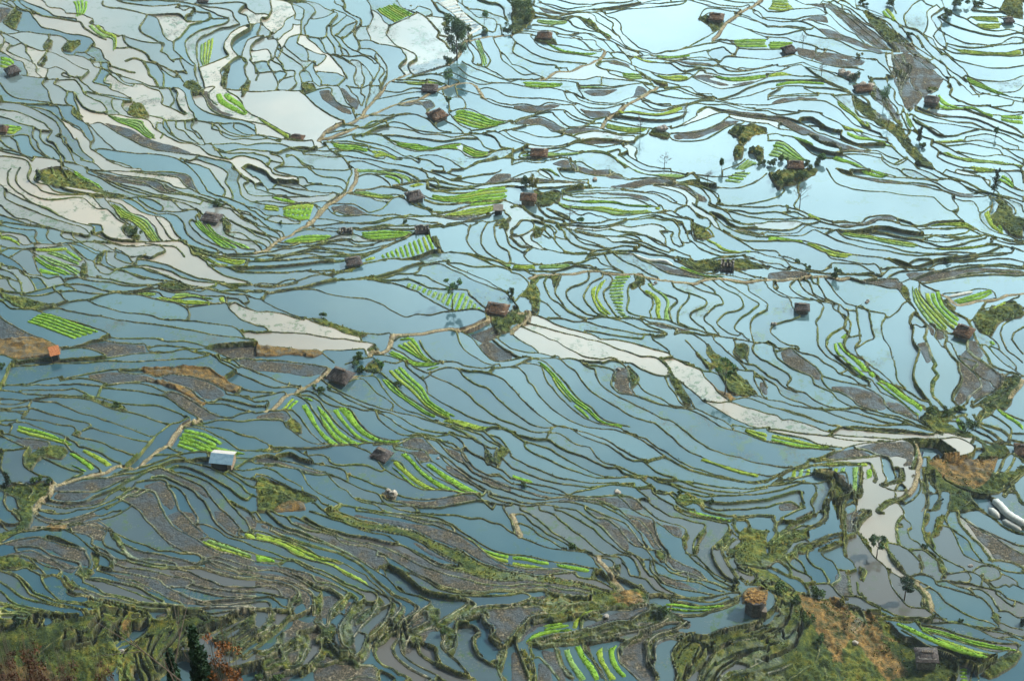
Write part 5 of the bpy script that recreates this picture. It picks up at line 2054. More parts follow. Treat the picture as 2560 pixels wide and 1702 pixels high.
b 76 1 90 2 102 3 110 6 122 7 134 8 148 10 158 14 168 20 180 23 192 24
b 80 0 94 2 108 4 118 6
b 118 0 130 6 144 8 156 9 168 10 178 14 186 20 200 25 214 27 224 34 228 40 222 42
b 124 0 136 2 146 7 156 10
b 140 0 152 4 162 9 174 11 182 14 190 17 202 20 212 22 224 25 235 30
b 156 0 166 5 178 9 188 13 196 17 204 20 216 24 226 26
b 164 0 176 4 190 7 204 10
b 174 0 186 3 196 8 203 15 212 20
b 180 0 194 2 206 2 218 3 224 8 226 14 230 17
b 212 8 220 13 228 17 235 19
b 210 14 222 20 235 26
b 206 0 220 1 232 2 235 6
b 228 0 234 5 234 12
b 203 26 206 33 204 40 206 48 212 54
b 212 27 218 32 216 38 210 38 206 42
b 195 40 196 46 202 52 210 57 220 60 230 64
b 208 24 222 29 232 34 235 40
b 0 35 10 34 14 35 20 35 30 38 40 42 52 46 60 48 70 48 82 50 90 45 98 43 112 43 120 46 130 49 140 52 152 49 164 48 178 48 186 51 196 57
b 0 39 8 39 18 42 28 45 40 46 47 48 54 50 62 52 72 54 84 53 94 52 102 49 112 50 122 52 134 52
b 60 49 74 49 86 51 98 51
b 12 40 24 39 32 42 40 46
b 17 34 18 38 22 39
b 119 47 124 51 138 52
b 112 50 124 54 136 55 150 54 164 55 178 54 190 55
b 140 52 154 54 168 54 182 54 192 58 204 61 216 63 235 66
b 0 46 14 46 28 46 42 46
b 0 48 14 48 26 48 36 50 46 49
b 0 54 14 55 24 54 32 50
b 0 56 14 58 28 57 36 52 46 54 58 56
b 0 60 16 60 32 60 42 56 52 60 66 66 80 70 92 73 108 75 122 78 136 80 150 80 166 80 182 80 196 78 210 77 224 77
b 51 60 58 57 66 56 80 57 92 55 104 54 116 56 130 59 143 61
b 64 57 70 62 82 65 96 68 112 71 126 75 140 77 156 78 172 77 188 78 202 76 214 71
b 64 56 76 58 92 60 104 63 118 65 132 68 144 72 158 73 174 73 188 72 202 71 212 71
b 96 57 108 58 120 61 134 63 146 66 156 69 166 70 178 68 190 65 200 63
b 84 57 100 56 114 59 130 63 144 64 154 66 166 66 178 64 192 62
b 143 63 154 61 166 63 180 63 196 62
b 122 54 134 56 142 60 156 60 170 60 182 58
b 143 61 158 60 172 62 186 62 200 61 210 63
b 206 63 214 66 224 68 235 69
b 214 71 224 72 235 76
b 200 70 210 70 216 72
b 0 61 12 62 22 64 32 65 42 68 52 71 60 74 70 77 80 79 90 80 102 81 112 84 120 88 130 91 144 92 154 87 166 85 180 85 194 84 208 83 222 83 235 86
b 0 66 14 66 26 67 36 70 46 75 54 78 58 82 68 84 80 86 92 88 98 88 102 92 105 97
b 108 83 116 82 126 85 134 88 142 87 152 84 164 82 178 81 192 80 206 79 220 78
b 130 86 138 83 148 83 152 85
b 164 83 178 83 192 81
b 0 75 8 76 14 81 22 85 32 87 40 92 50 93 58 91
b 0 79 8 81 16 84 22 89 32 93 44 95 54 97 66 98 82 99 94 100 102 102
b 10 79 20 81 28 85
b 0 86 10 87 18 91 28 94 38 97
b 0 89 8 92 20 94
b 54 91 60 87 70 88 82 89 90 93 98 97 106 96 112 92 122 91 128 93
b 66 94 74 98 84 97 94 97 104 98
b 102 92 110 91 120 91
b 112 97 122 94 134 94 146 93 156 92 170 90 184 88 198 88 212 87 224 88 235 90
b 134 100 146 96 156 93 170 92 184 90 198 89 214 89 228 91 235 92
b 140 102 154 100 168 98 182 95 194 94 206 93 220 94 235 95
b 140 103 154 101 168 99 182 97 196 96 212 96 226 97 235 97
p 0 102 14 102 28 101 40 99 50 99 60 100 66 102 74 101
b 74 101 86 104 98 106 110 109 118 110 122 113 126 118 130 124 134 128 136 131 132 134 130 140 133 148 132 156
b 84 104 96 102 108 101 118 101 122 104 130 102 138 104 146 109 156 113 168 113 182 112 194 110 204 111 208 114
p 235 115 222 116 210 119 198 121 184 123 174 124 166 118 160 115
b 139 106 140 114 146 122 154 130 162 138 168 144 174 148
b 137 132 142 138 150 145 160 148 170 150
b 146 109 156 114 160 120 164 126 172 132 180 136 186 140 190 148 194 156
b 136 131 140 136 146 142 146 150 145 156
b 112 136 120 130 124 125 128 123 132 124 135 130
b 108 156 105 148 106 140 108 134 100 132 94 131 88 128
b 85 124 88 128 92 131 93 138 94 146 96 154 90 157
b 82 128 82 134 83 142 85 148 86 156
b 53 101 58 108 62 114 68 119 72 122 80 125 86 128
b 46 100 46 106 50 112 54 118 60 121
b 34 102 38 104 40 110 42 114 50 118 58 121 64 123
b 28 102 31 108 36 113 44 117 52 121 58 124
b 40 101 42 105
b 24 103 20 107 23 112 30 116 38 119 46 123 51 128 48 134 44 140 46 147 46 156
b 5 103 5 109 12 114 20 118 28 119 38 121 48 122 58 124 60 129 66 133 70 138 71 144 64 148 58 151 54 156
b 6 103 9 108 6 110
b 0 110 6 114 14 118 20 120 23 126 27 132 30 135 22 138 14 140 6 143 3 148 10 153 14 156
b 58 124 66 124 72 129 80 130 82 134
b 66 124 66 132 74 136 77 142 77 148 74 156
b 73 128 74 135 70 142 72 148
b 76 154 86 152
b 202 119 196 128 192 133 188 138
b 194 129 204 126 214 124 224 120 230 118
b 206 124 216 126 230 124
b 198 136 210 134 224 132 235 128
b 190 140 196 146 200 152 206 156
b 226 137 217 142 214 148 216 156
b 235 144 228 148 224 154
b 210 134 208 142 204 150
b 165 150 166 156
b 170 149 175 154
h dark 31 132 12
h brown 180 153 15
t dark 208 20 9 21
t bare 29 35 18 22
t bush 28 84 6 4
t bush 37 93 6 6
t bush 62 101 10 9
t bush 165 85 4 4
t yellow 205 66 4 4
e 0 2 10 0 46 0 44 5 32 10 28 13 14 14 10 18 4 9
e 206 26 216 28 224 36 226 42 235 44 235 62 222 58 214 50 208 52 204 44 210 38 212 32
e 188 138 192 130 204 128 212 127 225 120 235 126 235 136 220 138 212 142 206 154 198 152 192 146
e 124 104 130 112 132 122 126 118 122 112
e 160 116 170 124 174 126 172 130 164 124
m 84 104 98 102 108 101 118 101 123 104 126 109 120 111 108 108 96 106
m 0 95 14 94 28 95 36 96 36 99 24 101 12 101 0 102
m 66 2 84 5 104 9 124 11 146 14 158 18 174 23 194 25 186 26 170 24 154 17 130 14 104 12 84 8
m 126 95 150 95 172 92 200 90 235 93 235 97 200 94 180 97 160 99 140 101 130 100
m 60 50 82 51 98 44 112 43 120 46 110 48 100 49 92 53 72 53
m 138 134 148 144 162 149 164 156 150 156 146 144
g 3 | 136 107 140 116 148 126 158 136 168 147 | 132 108 134 120 140 130 150 142 160 148
g 3 | 143 112 146 122 154 132 164 142 172 147 | 158 114 162 126 170 133 177 138
g 2 | 168 120 180 117 194 113 205 111 | 174 123 186 121 198 119 207 114
g 1 | 0 66 14 65 26 66 34 68 | 0 61 12 62 22 64 32 66
g 2 | 34 69 44 73 52 77 60 80 70 81 | 34 66 46 70 56 74 68 77 82 79
g 2 | 65 58 76 61 92 63 104 66 118 69 130 71 140 72 | 68 57 80 59 94 61 108 64 120 66 132 68 138 70
g 1 | 152 73 170 73 188 72 202 71 | 160 74 176 74 190 73 204 71
g 2 | 146 52 160 51 174 52 188 54 | 154 50 168 49 180 49 190 53
g 1 | 198 40 202 48 208 54 216 57 | 203 38 206 46 210 52 218 56
g 1 | 211 44 211 50 216 55 | 217 40 214 47 217 54
g 2 | 220 49 221 55 228 60 | 230 45 227 52 231 59
g 3 | 198 144 200 148 200 153 | 212 136 206 144 204 153
g 2 | 210 9 218 12 226 17 | 216 4 223 9 228 15
g 2 | 180 -2 192 1 206 1 | 186 -4 200 -2 212 0
g 2 | 78 -1 90 4 102 7 108 6 | 96 -1 102 1 108 4 112 5
g 1 | 66 155 72 151 | 70 157 73 153
g 1 | 35 41 42 45 48 46 | 38 40 44 43 48 45
g 1 | 205 127 214 123 219 121 | 208 128 216 125 220 122
t bush 8 8 10 7
t bush 30 8 12 7
t bush 18 11 10 6
t bush 11 15 7 6
@ 3 2
b 0 1 6 5 12 8 22 8 26 9 32 12 44 15 52 21 62 27 66 31 76 34 82 38 86 42 92 42 94 43 93 39
b 9 1 18 4 26 5 28 7 25 8
b 10 10 20 8 26 12 34 18 44 25 49 31 49 35 52 40 58 45 68 48 76 53 82 58 90 61 100 64
b 53 34 62 37 74 40 86 43 98 48 106 54 108 60 116 65 126 68 136 72 146 78
b 66 31 72 28
b 0 4 5 6 6 11 10 18 20 25 32 30 40 34 43 41 52 45 60 49 66 55 76 60 86 63 96 65 108 68 122 71 134 76 148 82
b 0 20 8 25 18 31 21 36 18 41 24 46 34 49 44 56 56 61 70 63 82 63
b 0 33 8 37 12 41 18 45 26 48
b 0 38 8 43 12 50 22 55 32 58 42 62 54 63 68 63 80 62 90 66 100 69 112 71 124 74 134 78 144 82 158 86 172 87
b 0 55 12 57 22 60 34 63 46 65 56 68 66 72 78 76 90 78 104 80 116 80 128 80
b 42 64 54 64 66 64 78 67 90 70 104 75 120 78 134 81 146 85 160 88
b 0 60 12 64 24 68 38 73 50 77 62 79 76 81 90 83 106 85 122 86 136 86 148 88
b 0 61 10 63 22 66 34 70 46 75 58 79 66 80 80 80 94 82 108 83 124 84 138 87 152 88
b 0 68 8 70 14 74 22 74 32 77 42 81 50 84 58 86
b 66 80 56 84
b 0 81 12 82 24 84 36 86 48 88 56 89 66 91 78 93 92 94 104 95 116 96
b 56 88 62 85 76 87 92 88 106 89 120 91 132 91 146 91 160 91 172 91 182 94 189 100 187 105 178 107 166 108 152 109 144 110
b 72 99 84 97 96 96 110 96 120 95 132 94 146 95 158 96 166 101 172 105
b 134 98 146 98 156 100 162 105
b 143 82 154 85 166 87 176 90 188 92
b 45 0 46 5 50 11 56 16 64 20 70 24 74 28 80 32 88 36 94 39
b 54 0 54 6 60 12 66 17 74 23 80 29 88 34 96 38 100 43 104 48 112 52 120 56 126 60 132 65 138 69
b 69 0 69 6 74 12 82 16 88 19 92 25 98 32 106 37 112 41 120 45 128 52 136 57 144 61 145 64
b 88 18 96 25 104 30 112 37 116 41 122 43 130 48 140 54 148 57 151 61
b 84 0 80 6 82 12 86 16
b 84 6 90 2 95 0
b 106 0 112 8 114 16 117 24 119 35 126 43
b 132 0 136 7 139 12 136 20 134 30 136 40 142 49 150 58
b 144 0 147 8 150 17 154 24 152 28 156 34 152 40 152 52 156 56 163 63
b 162 0 162 8 166 15 174 23 176 31 178 39 172 48 169 55 173 60
b 168 4 172 11 176 18 184 25 192 33 196 41 192 46 184 52 182 59 177 62
b 184 0 184 8 190 14 200 20 210 28 217 34 214 44 206 48 196 53 188 58
b 190 0 196 8 202 16 204 20 210 25 220 29 228 32 235 33
b 200 4 208 12 216 20 226 27 234 32
b 210 0 213 4 214 8
b 216 0 220 8 228 14 234 20
b 224 0 230 8 235 13
b 205 5 214 10 222 17 228 24
p 234 37 232 42 226 48 222 54
b 217 34 224 32 234 37
b 188 62 202 58 212 54 218 48 220 42
b 182 68 174 70 162 74
b 196 60 200 66 195 76
b 203 68 212 72 220 78 224 83 222 92
b 192 77 200 82 208 86 216 92 222 94
b 195 76 204 79 214 82 222 88
b 204 79 216 83 222 88
b 224 85 235 86
b 222 91 235 94
b 210 61 216 66 226 70 235 74
b 192 87 200 90 210 94
b 190 69 194 75
b 181 70 188 77
b 170 69 178 75
b 0 84 10 86 24 89 34 91 44 95 56 98 70 100
b 0 94 14 97 26 100 38 101 52 102 64 102 72 99
b 0 115 14 117 28 116 36 113 38 110 48 109 56 105 64 102
b 44 111 60 109 76 108 92 107 106 107 112 111 114 116 117 124 118 128
b 80 100 90 102 100 106 110 108
b 0 130 10 125 20 120 32 117 44 115 58 116 72 115 84 116 86 120 85 130 84 140
b 48 115 58 112 72 111 84 112 94 112 97 119 100 126 99 130
b 0 126 10 124 22 118
b 5 134 12 129 20 128
b 20 127 32 126 44 124 60 123 71 122 74 130 77 142
b 6 134 14 132 26 127
b 42 125 52 128 60 131
b 32 131 44 132 54 131 58 138 54 145 51 152 52 156
b 0 136 10 135 20 133 30 132 34 135
b 0 142 10 140 24 136 36 134 42 135 45 141 41 150 43 156
b 0 147 10 145 20 142 29 141 31 148 32 156
b 0 154 12 151 22 150 30 155
b 64 149 72 147 77 143 78 146
b 77 142 80 148 72 153 70 157
b 118 118 121 119 121 128
b 134 97 136 104 135 112 132 120
b 107 133 118 129
p 136 98 140 110 138 120 137 128 134 136 130 142
b 130 142 122 147 110 151 104 156
b 141 131 140 139 134 146 126 150
b 146 115 146 124 147 138 147 150 144 156
b 152 120 150 128 156 138 158 146 150 156
b 160 139 166 140 167 145 164 156
b 148 141 154 141
b 207 126 213 120 217 112 222 105 226 106
b 218 121 224 114 226 108
b 226 105 232 109 235 112
b 218 143 224 134 228 130 235 124
b 226 132 228 138 232 146 235 150
b 208 144 214 150 220 156
b 188 145 192 150 198 156
b 180 153 186 148
b 235 122 226 128 216 135
h brown 235 104 16
t bush 184 82 14 14
t bush 148 70 12 8
t bush 166 68 10 6
t bush 176 66 8 5
t person 141 107 5 10
e 216 34 226 33 234 37 232 44 224 52 225 58 218 64 212 62 204 70 196 74 192 70 198 64 192 60 178 62 176 66 190 58 206 49 214 44
e 140 70 152 60 160 66 172 62 182 60 172 68 164 74 176 82 190 88 204 92 196 94 180 88 160 86 150 82
e 196 94 208 94 218 96 224 102 216 108 204 108 190 108 200 102
e 86 136 96 134 112 130 120 129 130 132 134 136 128 144 116 148 106 154 102 157 84 157
e 53 156 58 146 58 134 62 142 62 152 60 157
e 134 98 138 100 137 114 134 126 130 136 124 130 130 122 134 112
e 121 119 130 119 130 130 121 130
e 141 118 146 118 146 140 148 150 142 157 128 157 136 150 142 142
e 152 120 156 122 160 138 160 150 158 157 149 157 156 146 155 136
e 204 120 218 122 226 120 235 112 235 122 224 128 214 140 200 142 188 140 176 136 164 130 160 124
e 167 140 180 140 190 146 202 156 180 157 164 157
d 152 108 176 107 200 108 212 106 208 118 204 128 192 136 176 134 164 128 156 120 148 114
e 32 141 34 157 28 157
e 84 118 88 120 86 138 92 140 84 148 78 144 84 134
m 12 11 20 8 30 16 44 26 48 32 48 38 40 34 30 29 20 24 14 18
m 56 42 74 43 96 48 106 55 110 62 104 64 88 60 74 52 62 46
m 176 14 183 8 196 17 210 28 217 35 212 44 200 49 188 55 190 48 196 42 190 32 180 22
m 172 16 184 26 194 36 192 46 180 56 174 60 172 54 178 42 176 26
m 108 56 122 58 134 68 138 74 128 70 114 64
m 80 100 100 96 132 97 134 106 132 118 122 118 128 112 118 108 112 109 100 106 90 102
m 50 107 66 102 80 100 96 106 80 108 60 108
m 48 125 70 123 75 136 76 143 70 146 70 134 60 127
m 10 152 20 150 30 155 24 157 10 157
m 184 0 194 2 198 12 196 16 190 13 185 8
m 136 6 144 4 150 20 146 24 140 12
g 1 | 60 3 62 10 70 18 80 28 90 35 96 37 | 63 2 65 10 74 19 84 28 94 36 98 37
g 1 | 63 2 68 9 78 18 88 28 96 35 | 67 2 72 11 84 18 92 26 100 34
g 1 | 98 38 108 46 120 54 128 60 138 68 | 102 39 112 47 124 56 132 63 140 67
g 1 | 100 37 110 44 122 53 134 60 141 65 | 104 37 114 42 126 51 136 57 143 63
g 1 | 79 32 86 35 92 38 | 83 31 90 36 95 39
g 2 | 0 91 12 95 26 98 40 100 54 100 | 0 86 14 88 30 92 44 96 58 99
r 8 | 22 119 34 117 46 117 58 117 73 117 | 20 127 32 126 44 124 58 122 72 121
g 1 | 77 117 78 128 77 139 | 83 117 82 128 82 140
g 1 | 90 118 91 124 90 127 | 95 117 96 122 95 126
g 1 | 54 114 64 113 76 113 92 112 | 54 116 66 116 78 115 92 115
g 1 | 210 63 218 70 228 76 235 82 | 213 62 220 68 230 74 235 78
g 1 | 172 72 176 78 180 82 | 175 71 180 77 182 80
g 1 | 185 88 188 91 194 91 | 188 86 191 88 194 91
g 1 | 203 1 206 4 209 4 | 206 0 208 2 209 3
@ 3 3
b 0 4 6 5 6 8
b 12 8 22 4 30 1 35 0
b 40 3 38 8 28 11 16 11
b 52 4 46 2 44 6
b 7 18 8 12 14 9
b 52 5 51 10 44 14 36 17 28 21 22 24
b 38 15 30 14 20 19 10 22
b 20 21 12 24 4 30 0 32
b 68 24 54 26 40 31 32 31 26 35 26 38 16 42 8 46
b 82 20 74 22 68 24
b 66 0 66 12 68 20 70 30 69 38
b 84 4 81 12 82 20
b 92 0 82 6
b 84 23 88 30 94 39 100 46 108 54 112 64 115 73 122 82 130 90 144 92
b 70 32 58 36 49 39 52 44 60 48 64 54 66 62 60 67
b 37 37 36 43 42 50 50 54 54 60 56 66
b 69 38 70 42 78 48 82 54
b 66 55 74 56 82 54
b 72 57 74 64 76 74 78 80
b 82 64 83 72 88 80
b 88 52 91 56 88 64
b 2 52 10 56 20 61 28 63 34 68 38 74
b 18 46 24 54 34 58 40 62
b 26 44 32 50 36 58
b 12 47 18 52 21 56
b 38 66 50 66 58 69 64 76 69 80
b 69 80 76 80 84 82 92 88 100 92 108 96
b 84 82 88 83 96 84 108 92 118 97 130 100 144 101 152 98
b 92 94 102 95 114 99 128 100 140 101 154 103 168 103 178 104
b 95 98 104 99 112 98
b 100 101 112 103 122 106 132 107 140 105 152 106 164 109 176 114 190 118 206 122 220 123 229 124 230 130
b 136 108 142 115 152 121 164 128 178 134 192 138 208 138 220 132 221 129 210 130 196 127 182 122 168 117 152 112 136 108
b 144 92 150 97 158 99 164 102 172 102 184 106 196 111 208 118 220 120 232 124
b 180 104 192 107 208 109 220 112 235 116
b 194 108 206 111 220 114 231 118
b 212 118 224 117 235 120
b 206 99 216 103 224 107 235 110
b 213 92 222 93 230 98 235 98
b 108 54 118 59 128 66 138 73 142 80 142 88 148 94
p 138 68 146 76 150 86 150 92
b 110 34 118 46 126 56 138 64 148 70 156 76 162 83 172 90 182 96 192 100 204 104 210 107
b 148 70 142 72
b 150 90 156 96 164 101
b 124 5 119 14 120 24 122 32 130 37 136 43 141 50 141 56
b 108 29 120 31
b 134 36 142 36 150 42 158 48 164 55 160 62
b 130 60 142 58 152 62 156 68 168 72 182 76 194 80 202 86 207 92 208 100 213 106
b 156 65 170 65 184 66 198 70 212 74 220 80 228 83 235 86
b 165 66 176 70 186 73 192 80
b 186 71 196 72 206 79 210 86 214 91
b 210 76 220 84 226 88
b 145 2 143 14 144 26 150 34 154 38 162 44 172 49 180 52
b 156 6 154 16 150 24 154 32
b 168 0 164 8 168 16 173 24 177 34 181 41 190 46 198 49 206 50 218 55 228 57 235 58
b 174 0 176 10 184 20 192 28 198 34 204 42 206 46
b 160 14 168 17 176 22 184 28 188 36 194 43 198 48
b 176 4 186 11 196 18 208 24 220 32 235 40
b 182 7 192 14 204 20 216 26 228 31 235 33
b 194 0 206 7 216 14 226 19 235 21
b 222 4 230 10 235 13
b 204 45 216 46 226 48 235 53
b 190 54 198 51 208 52 214 57 213 62 204 64 198 62
b 214 58 224 62 230 66
b 200 64 210 70 218 68 222 70 226 68 235 72
b 181 55 192 58 198 64 206 71 214 74
b 166 58 174 57 182 56 187 62 182 66 176 64
b 198 58 196 68
b 0 75 6 79 7 88 2 96 0 97
b 16 82 22 84 23 92 18 101 10 108 2 113 0 113
b 30 88 33 98 30 108 28 118 22 127 12 133 0 138
b 74 87 82 90 88 97 90 106 84 115 88 122
b 28 74 40 79 52 80 62 84 70 90
b 0 150 12 146 22 141
b 20 156 30 150 38 144
b 44 140 47 130 47 127
b 52 144 54 154
b 64 146 65 156
b 122 115 134 122 146 130 156 134 168 138 174 144 172 154 168 157
b 174 143 184 143 190 147 194 154
b 232 130 222 134 208 140 196 148
b 188 148 186 157
b 0 68 10 68 18 72 26 74 34 75
h dark 144 145 19
h rockpile 187 53 5
t bush 46 78 15 15
t pine 125 84 14 25
t tall2 100 42 12 22
t bush 10 76 14 9
t bush 28 86 10 12
t yellow 70 86 6 5
t dark 234 104 4 6
t bush 146 34 6 5
t bush 178 102 5 2
t bush 38 106 10 12
t bush 48 122 9 14
d 55 80 66 82 74 90 78 98 76 106 70 96 62 86
d 88 94 96 97 103 107 106 118 116 120 122 122 112 122 100 120 92 108
d 28 86 44 80 60 90 66 104 66 124 70 140 60 140 56 120 52 104 40 94
e 24 74 40 80 56 82 70 92 84 92 92 94 100 102 112 106 122 118 132 126 138 134 140 144 152 146 160 140 164 150 160 157 0 157 0 138 14 133 26 124 32 108 33 96 28 84 20 78
e 22 84 28 86 30 96 28 104 20 116 8 122 0 124 0 114 10 109 20 100
e 8 78 14 80 22 84 16 86 14 92 8 94
e 66 0 72 0 72 20 74 30 76 40 72 42 69 36 68 20
e 50 0 60 0 58 20 46 22 46 26 24 28 10 44 0 52 0 34 10 26 22 20 44 14 52 6
e 0 30 8 20 24 10 40 3 40 8 24 14 12 24 4 36
e 27 34 40 31 70 25 82 20 80 26 70 31 56 36 50 39 40 37 30 40
e 10 46 26 36 28 42 18 48
e 83 6 100 -1 112 4 110 14 112 24 106 34 96 36 88 28 82 18
e 145 2 152 2 149 16 150 30 146 30 143 16
e 154 8 164 2 158 22 152 26 156 36 150 30
e 138 38 144 50 142 56 139 52 140 46
e 110 34 120 46 128 58 122 54 114 44
e 155 42 162 48 166 60 162 63 158 56
e 142 72 148 74 154 92 148 92 144 84
e 206 92 213 94 214 106 206 100
e 84 50 91 56 88 64 84 62
e 72 58 76 62 78 78 74 76
e 84 66 90 80 86 78
e 196 150 212 138 230 128 234 132 228 142 222 146 212 152 204 156
e 170 140 176 144 174 156 170 156
m 71 4 84 0 81 12 82 20 74 20 70 10
m 181 8 204 20 235 40 235 50 210 44 204 36 194 26
m 78 88 86 94 89 104 84 113 78 112
m 62 58 71 58 74 70 76 78 70 80 62 72
m 14 86 22 88 20 98 8 110 0 112 0 104 10 100
m 26 90 31 96 28 112 22 124 8 134 0 136 0 126 14 120 24 108
g 2 | 132 107 150 111 170 117 190 124 208 128 228 130 | 140 106 160 110 180 117 200 122 216 126 228 127
g 2 | 140 116 154 123 170 130 188 136 206 138 | 140 112 156 116 172 121 190 128 212 134
g 1 | 116 109 130 117 144 124 160 131 180 138 198 142 | 118 107 132 113 148 121 166 128 184 135 201 140
r 4 | 176 145 176 152 176 158 | 184 145 184 152 185 158
d 26 76 44 80 60 84 74 92 88 104 104 122 120 136 130 152 110 157 96 142 86 128 76 118 70 128 60 134 50 120 40 102 32 90
"""

HAZE = 0.00008
# ------------------------------------------------------------------ reading the survey of the terraces
def parse():
    out = []
    tx = ty = 0
    for ln in DATA.strip().splitlines():
        p = ln.split()
        if p[0] == '@':
            tx, ty = int(p[1]), int(p[2]); continue
        ox, oy = tx * 640.0, (0, 425, 851, 1276)[ty]
        kx, ky = 6400 / 2356.0, 4260 / 1568.0
        k = p[0]
        if k in 'bpemdw':
            v = np.array([float(q) for q in p[1:]]).reshape(-1, 2)
            out.append((k, v * (kx, ky) + (ox, oy)))
        elif k in 'gr':
            n = int(p[1]); rest = ' '.join(p[2:]).split('|')
            A, B = [np.array([float(q) for q in s.split()]).reshape(-1, 2) * (kx, ky) + (ox, oy) for s in rest if s.strip()]
            out.append((k, n, A, B))
        elif k == 'h':
            out.append((k, p[1], float(p[2]) * kx + ox, float(p[3]) * ky + oy, float(p[4]) * kx))
        elif k == 't':
            out.append((k, p[1], float(p[2]) * kx + ox, float(p[3]) * ky + oy, float(p[4]) * kx, float(p[5]) * ky))
    return out

SURVEY = parse()

def catmull(P, step):
    P = np.asarray(P, float)
    if len(P) < 2: return P
    Q = np.vstack([2 * P[0] - P[1], P, 2 * P[-1] - P[-2]])
    out = []
    for i in range(len(P) - 1):
        p0, p1, p2, p3 = Q[i:i + 4]
        L = np.linalg.norm(p2 - p1)
        n = max(1, int(L / step))
        t = (np.arange(n) / n)[:, None]
        out.append(0.5 * (2 * p1 + (p2 - p0) * t + (2 * p0 - 5 * p1 + 4 * p2 - p3) * t ** 2 + (3 * p1 - p0 - 3 * p2 + p3) * t ** 3))
    out.append(P[-1:])
    return np.vstack(out)

def resample(P, n):
    P = catmull(P, 2.0)
    d = np.r_[0, np.cumsum(np.linalg.norm(np.diff(P, axis=0), axis=1))]
    s = np.linspace(0, d[-1], n)
    return np.c_[np.interp(s, d, P[:, 0]), np.interp(s, d, P[:, 1])]

# ------------------------------------------------------------------ picture ray <-> ground
CP, SP = math.cos(PITCH), math.sin(PITCH)
def rays(u, v):
    a = (np.asarray(u, float) - W0 / 2) / (W0 / 2) * TH
    b = -(np.asarray(v, float) - H0 / 2) / (W0 / 2) * TH
    return a, CP + SP * b, -SP + CP * b
def project(X, Y, Z):
    dz = Z - CAM[2]
    f = CP * Y - SP * dz
    b = (SP * Y + CP * dz) / f
    a = X / f
    return W0 / 2 + a / TH * W0 / 2, H0 / 2 - b / TH * W0 / 2

# coarse shape of the hill (metres)
CX0, CX1, CY0, CY1, CD = -270.0, 270.0, 190.0, 760.0, 1.8
cx = np.arange(CX0, CX1 + .1, CD); cy = np.arange(CY0, CY1 + .1, CD)
NCX, NCY = len(cx), len(cy)
hs = np.zeros((NCY, NCX))
def hsm(X, Y, F=None):
    F = hs if F is None else F
    fx = np.clip((np.asarray(X) - CX0) / CD, 0, NCX - 1.001); fy = np.clip((np.asarray(Y) - CY0) / CD, 0, NCY - 1.001)
    i = fx.astype(int); j = fy.astype(int); a = fx - i; b = fy - j
    return (F[j, i] * (1 - a) + F[j, i + 1] * a) * (1 - b) + (F[j + 1, i] * (1 - a) + F[j + 1, i + 1] * a) * b
def unproject(u, v, zf=None):
    zf = zf or hsm
    dx, dy, dz = rays(u, v)
    z = np.zeros_like(dx)
    for _ in range(14):
        t = (CAM[2] - z) / -dz
        z = 0.35 * z + 0.65 * zf(dx * t, dy * t)
    t = (CAM[2] - z) / -dz
    return dx * t, dy * t, z

def blur(A, r, n=2):
    for _ in range(n):
        for ax in (0, 1):
            pad = [(0, 0), (0, 0)]; pad[ax] = (r + 1, r)
            c = np.cumsum(np.pad(A, pad, mode='edge'), axis=ax)
            k = 2 * r + 1
            A = (c[k:] - c[:-k]) / k if ax == 0 else (c[:, k:] - c[:, :-k]) / k
    return A
def smooth01(x, a, b):
    t = np.clip((x - a) / (b - a), 0, 1)
    return t * t * (3 - 2 * t)
def vnoise(X, Y, s, seed):
    """smooth value noise in [0,1]"""
    g = np.random.default_rng(seed).random((256, 256))
    fx = np.asarray(X) / s + 1000; fy = np.asarray(Y) / s + 1000
    i = np.floor(fx).astype(int); j = np.floor(fy).astype(int)
    a = fx - i; b = fy - j
    a = a * a * (3 - 2 * a); b = b * b * (3 - 2 * b)
    i0 = i % 256; i1 = (i + 1) % 256; j0 = j % 256; j1 = (j + 1) % 256
    return (g[j0, i0] * (1 - a) + g[j0, i1] * a) * (1 - b) + (g[j1, i0] * (1 - a) + g[j1, i1] * a) * b

# ------------------------------------------------------------------ field banks as lines, their ends led to the next bank
banks = [s[1] for s in SURVEY if s[0] == 'b']
paths = [s[1] for s in SURVEY if s[0] == 'p']
polys = {k: [s[1] for s in SURVEY if s[0] == k] for k in 'emd'}
def join_tiles(rows):
    """banks surveyed on two neighbouring tiles meet in one point on the tile edge"""
    for ax, edges in ((0, (640, 1280, 1920)), (1, (425.5, 851, 1276))):
        for e in edges:
            ends = [[], []]
            for P in rows:
                for end in (0, -1):
                    if abs(P[end][ax] - e) < 9:
                        ends[int(P[:, ax].mean() > e)].append((P, end))
            pairs = sorted((abs(p[q][1 - ax] - r[t][1 - ax]), i, j) for i, (p, q) in enumerate(ends[0]) for j, (r, t) in enumerate(ends[1]))
            ui, uj = set(), set()
            for d, i, j in pairs:
                if d > 20: break
                if i in ui or j in uj: continue
                ui.add(i); uj.add(j)
                (p, q), (r, t) = ends[0][i], ends[1][j]
                m = (p[q] + r[t]) / 2
                for A_, k_ in ((p, q), (r, t)):
                    w = np.exp(-np.linalg.norm(A_ - A_[k_], axis=1) / 55.0)[:, None]
                    A_ += w * (m - A_[k_])
join_tiles(banks); join_tiles(paths)
lines = [[catmull(b, 3.0), 0] for b in banks] + [[catmull(b, 3.0), 1] for b in paths]
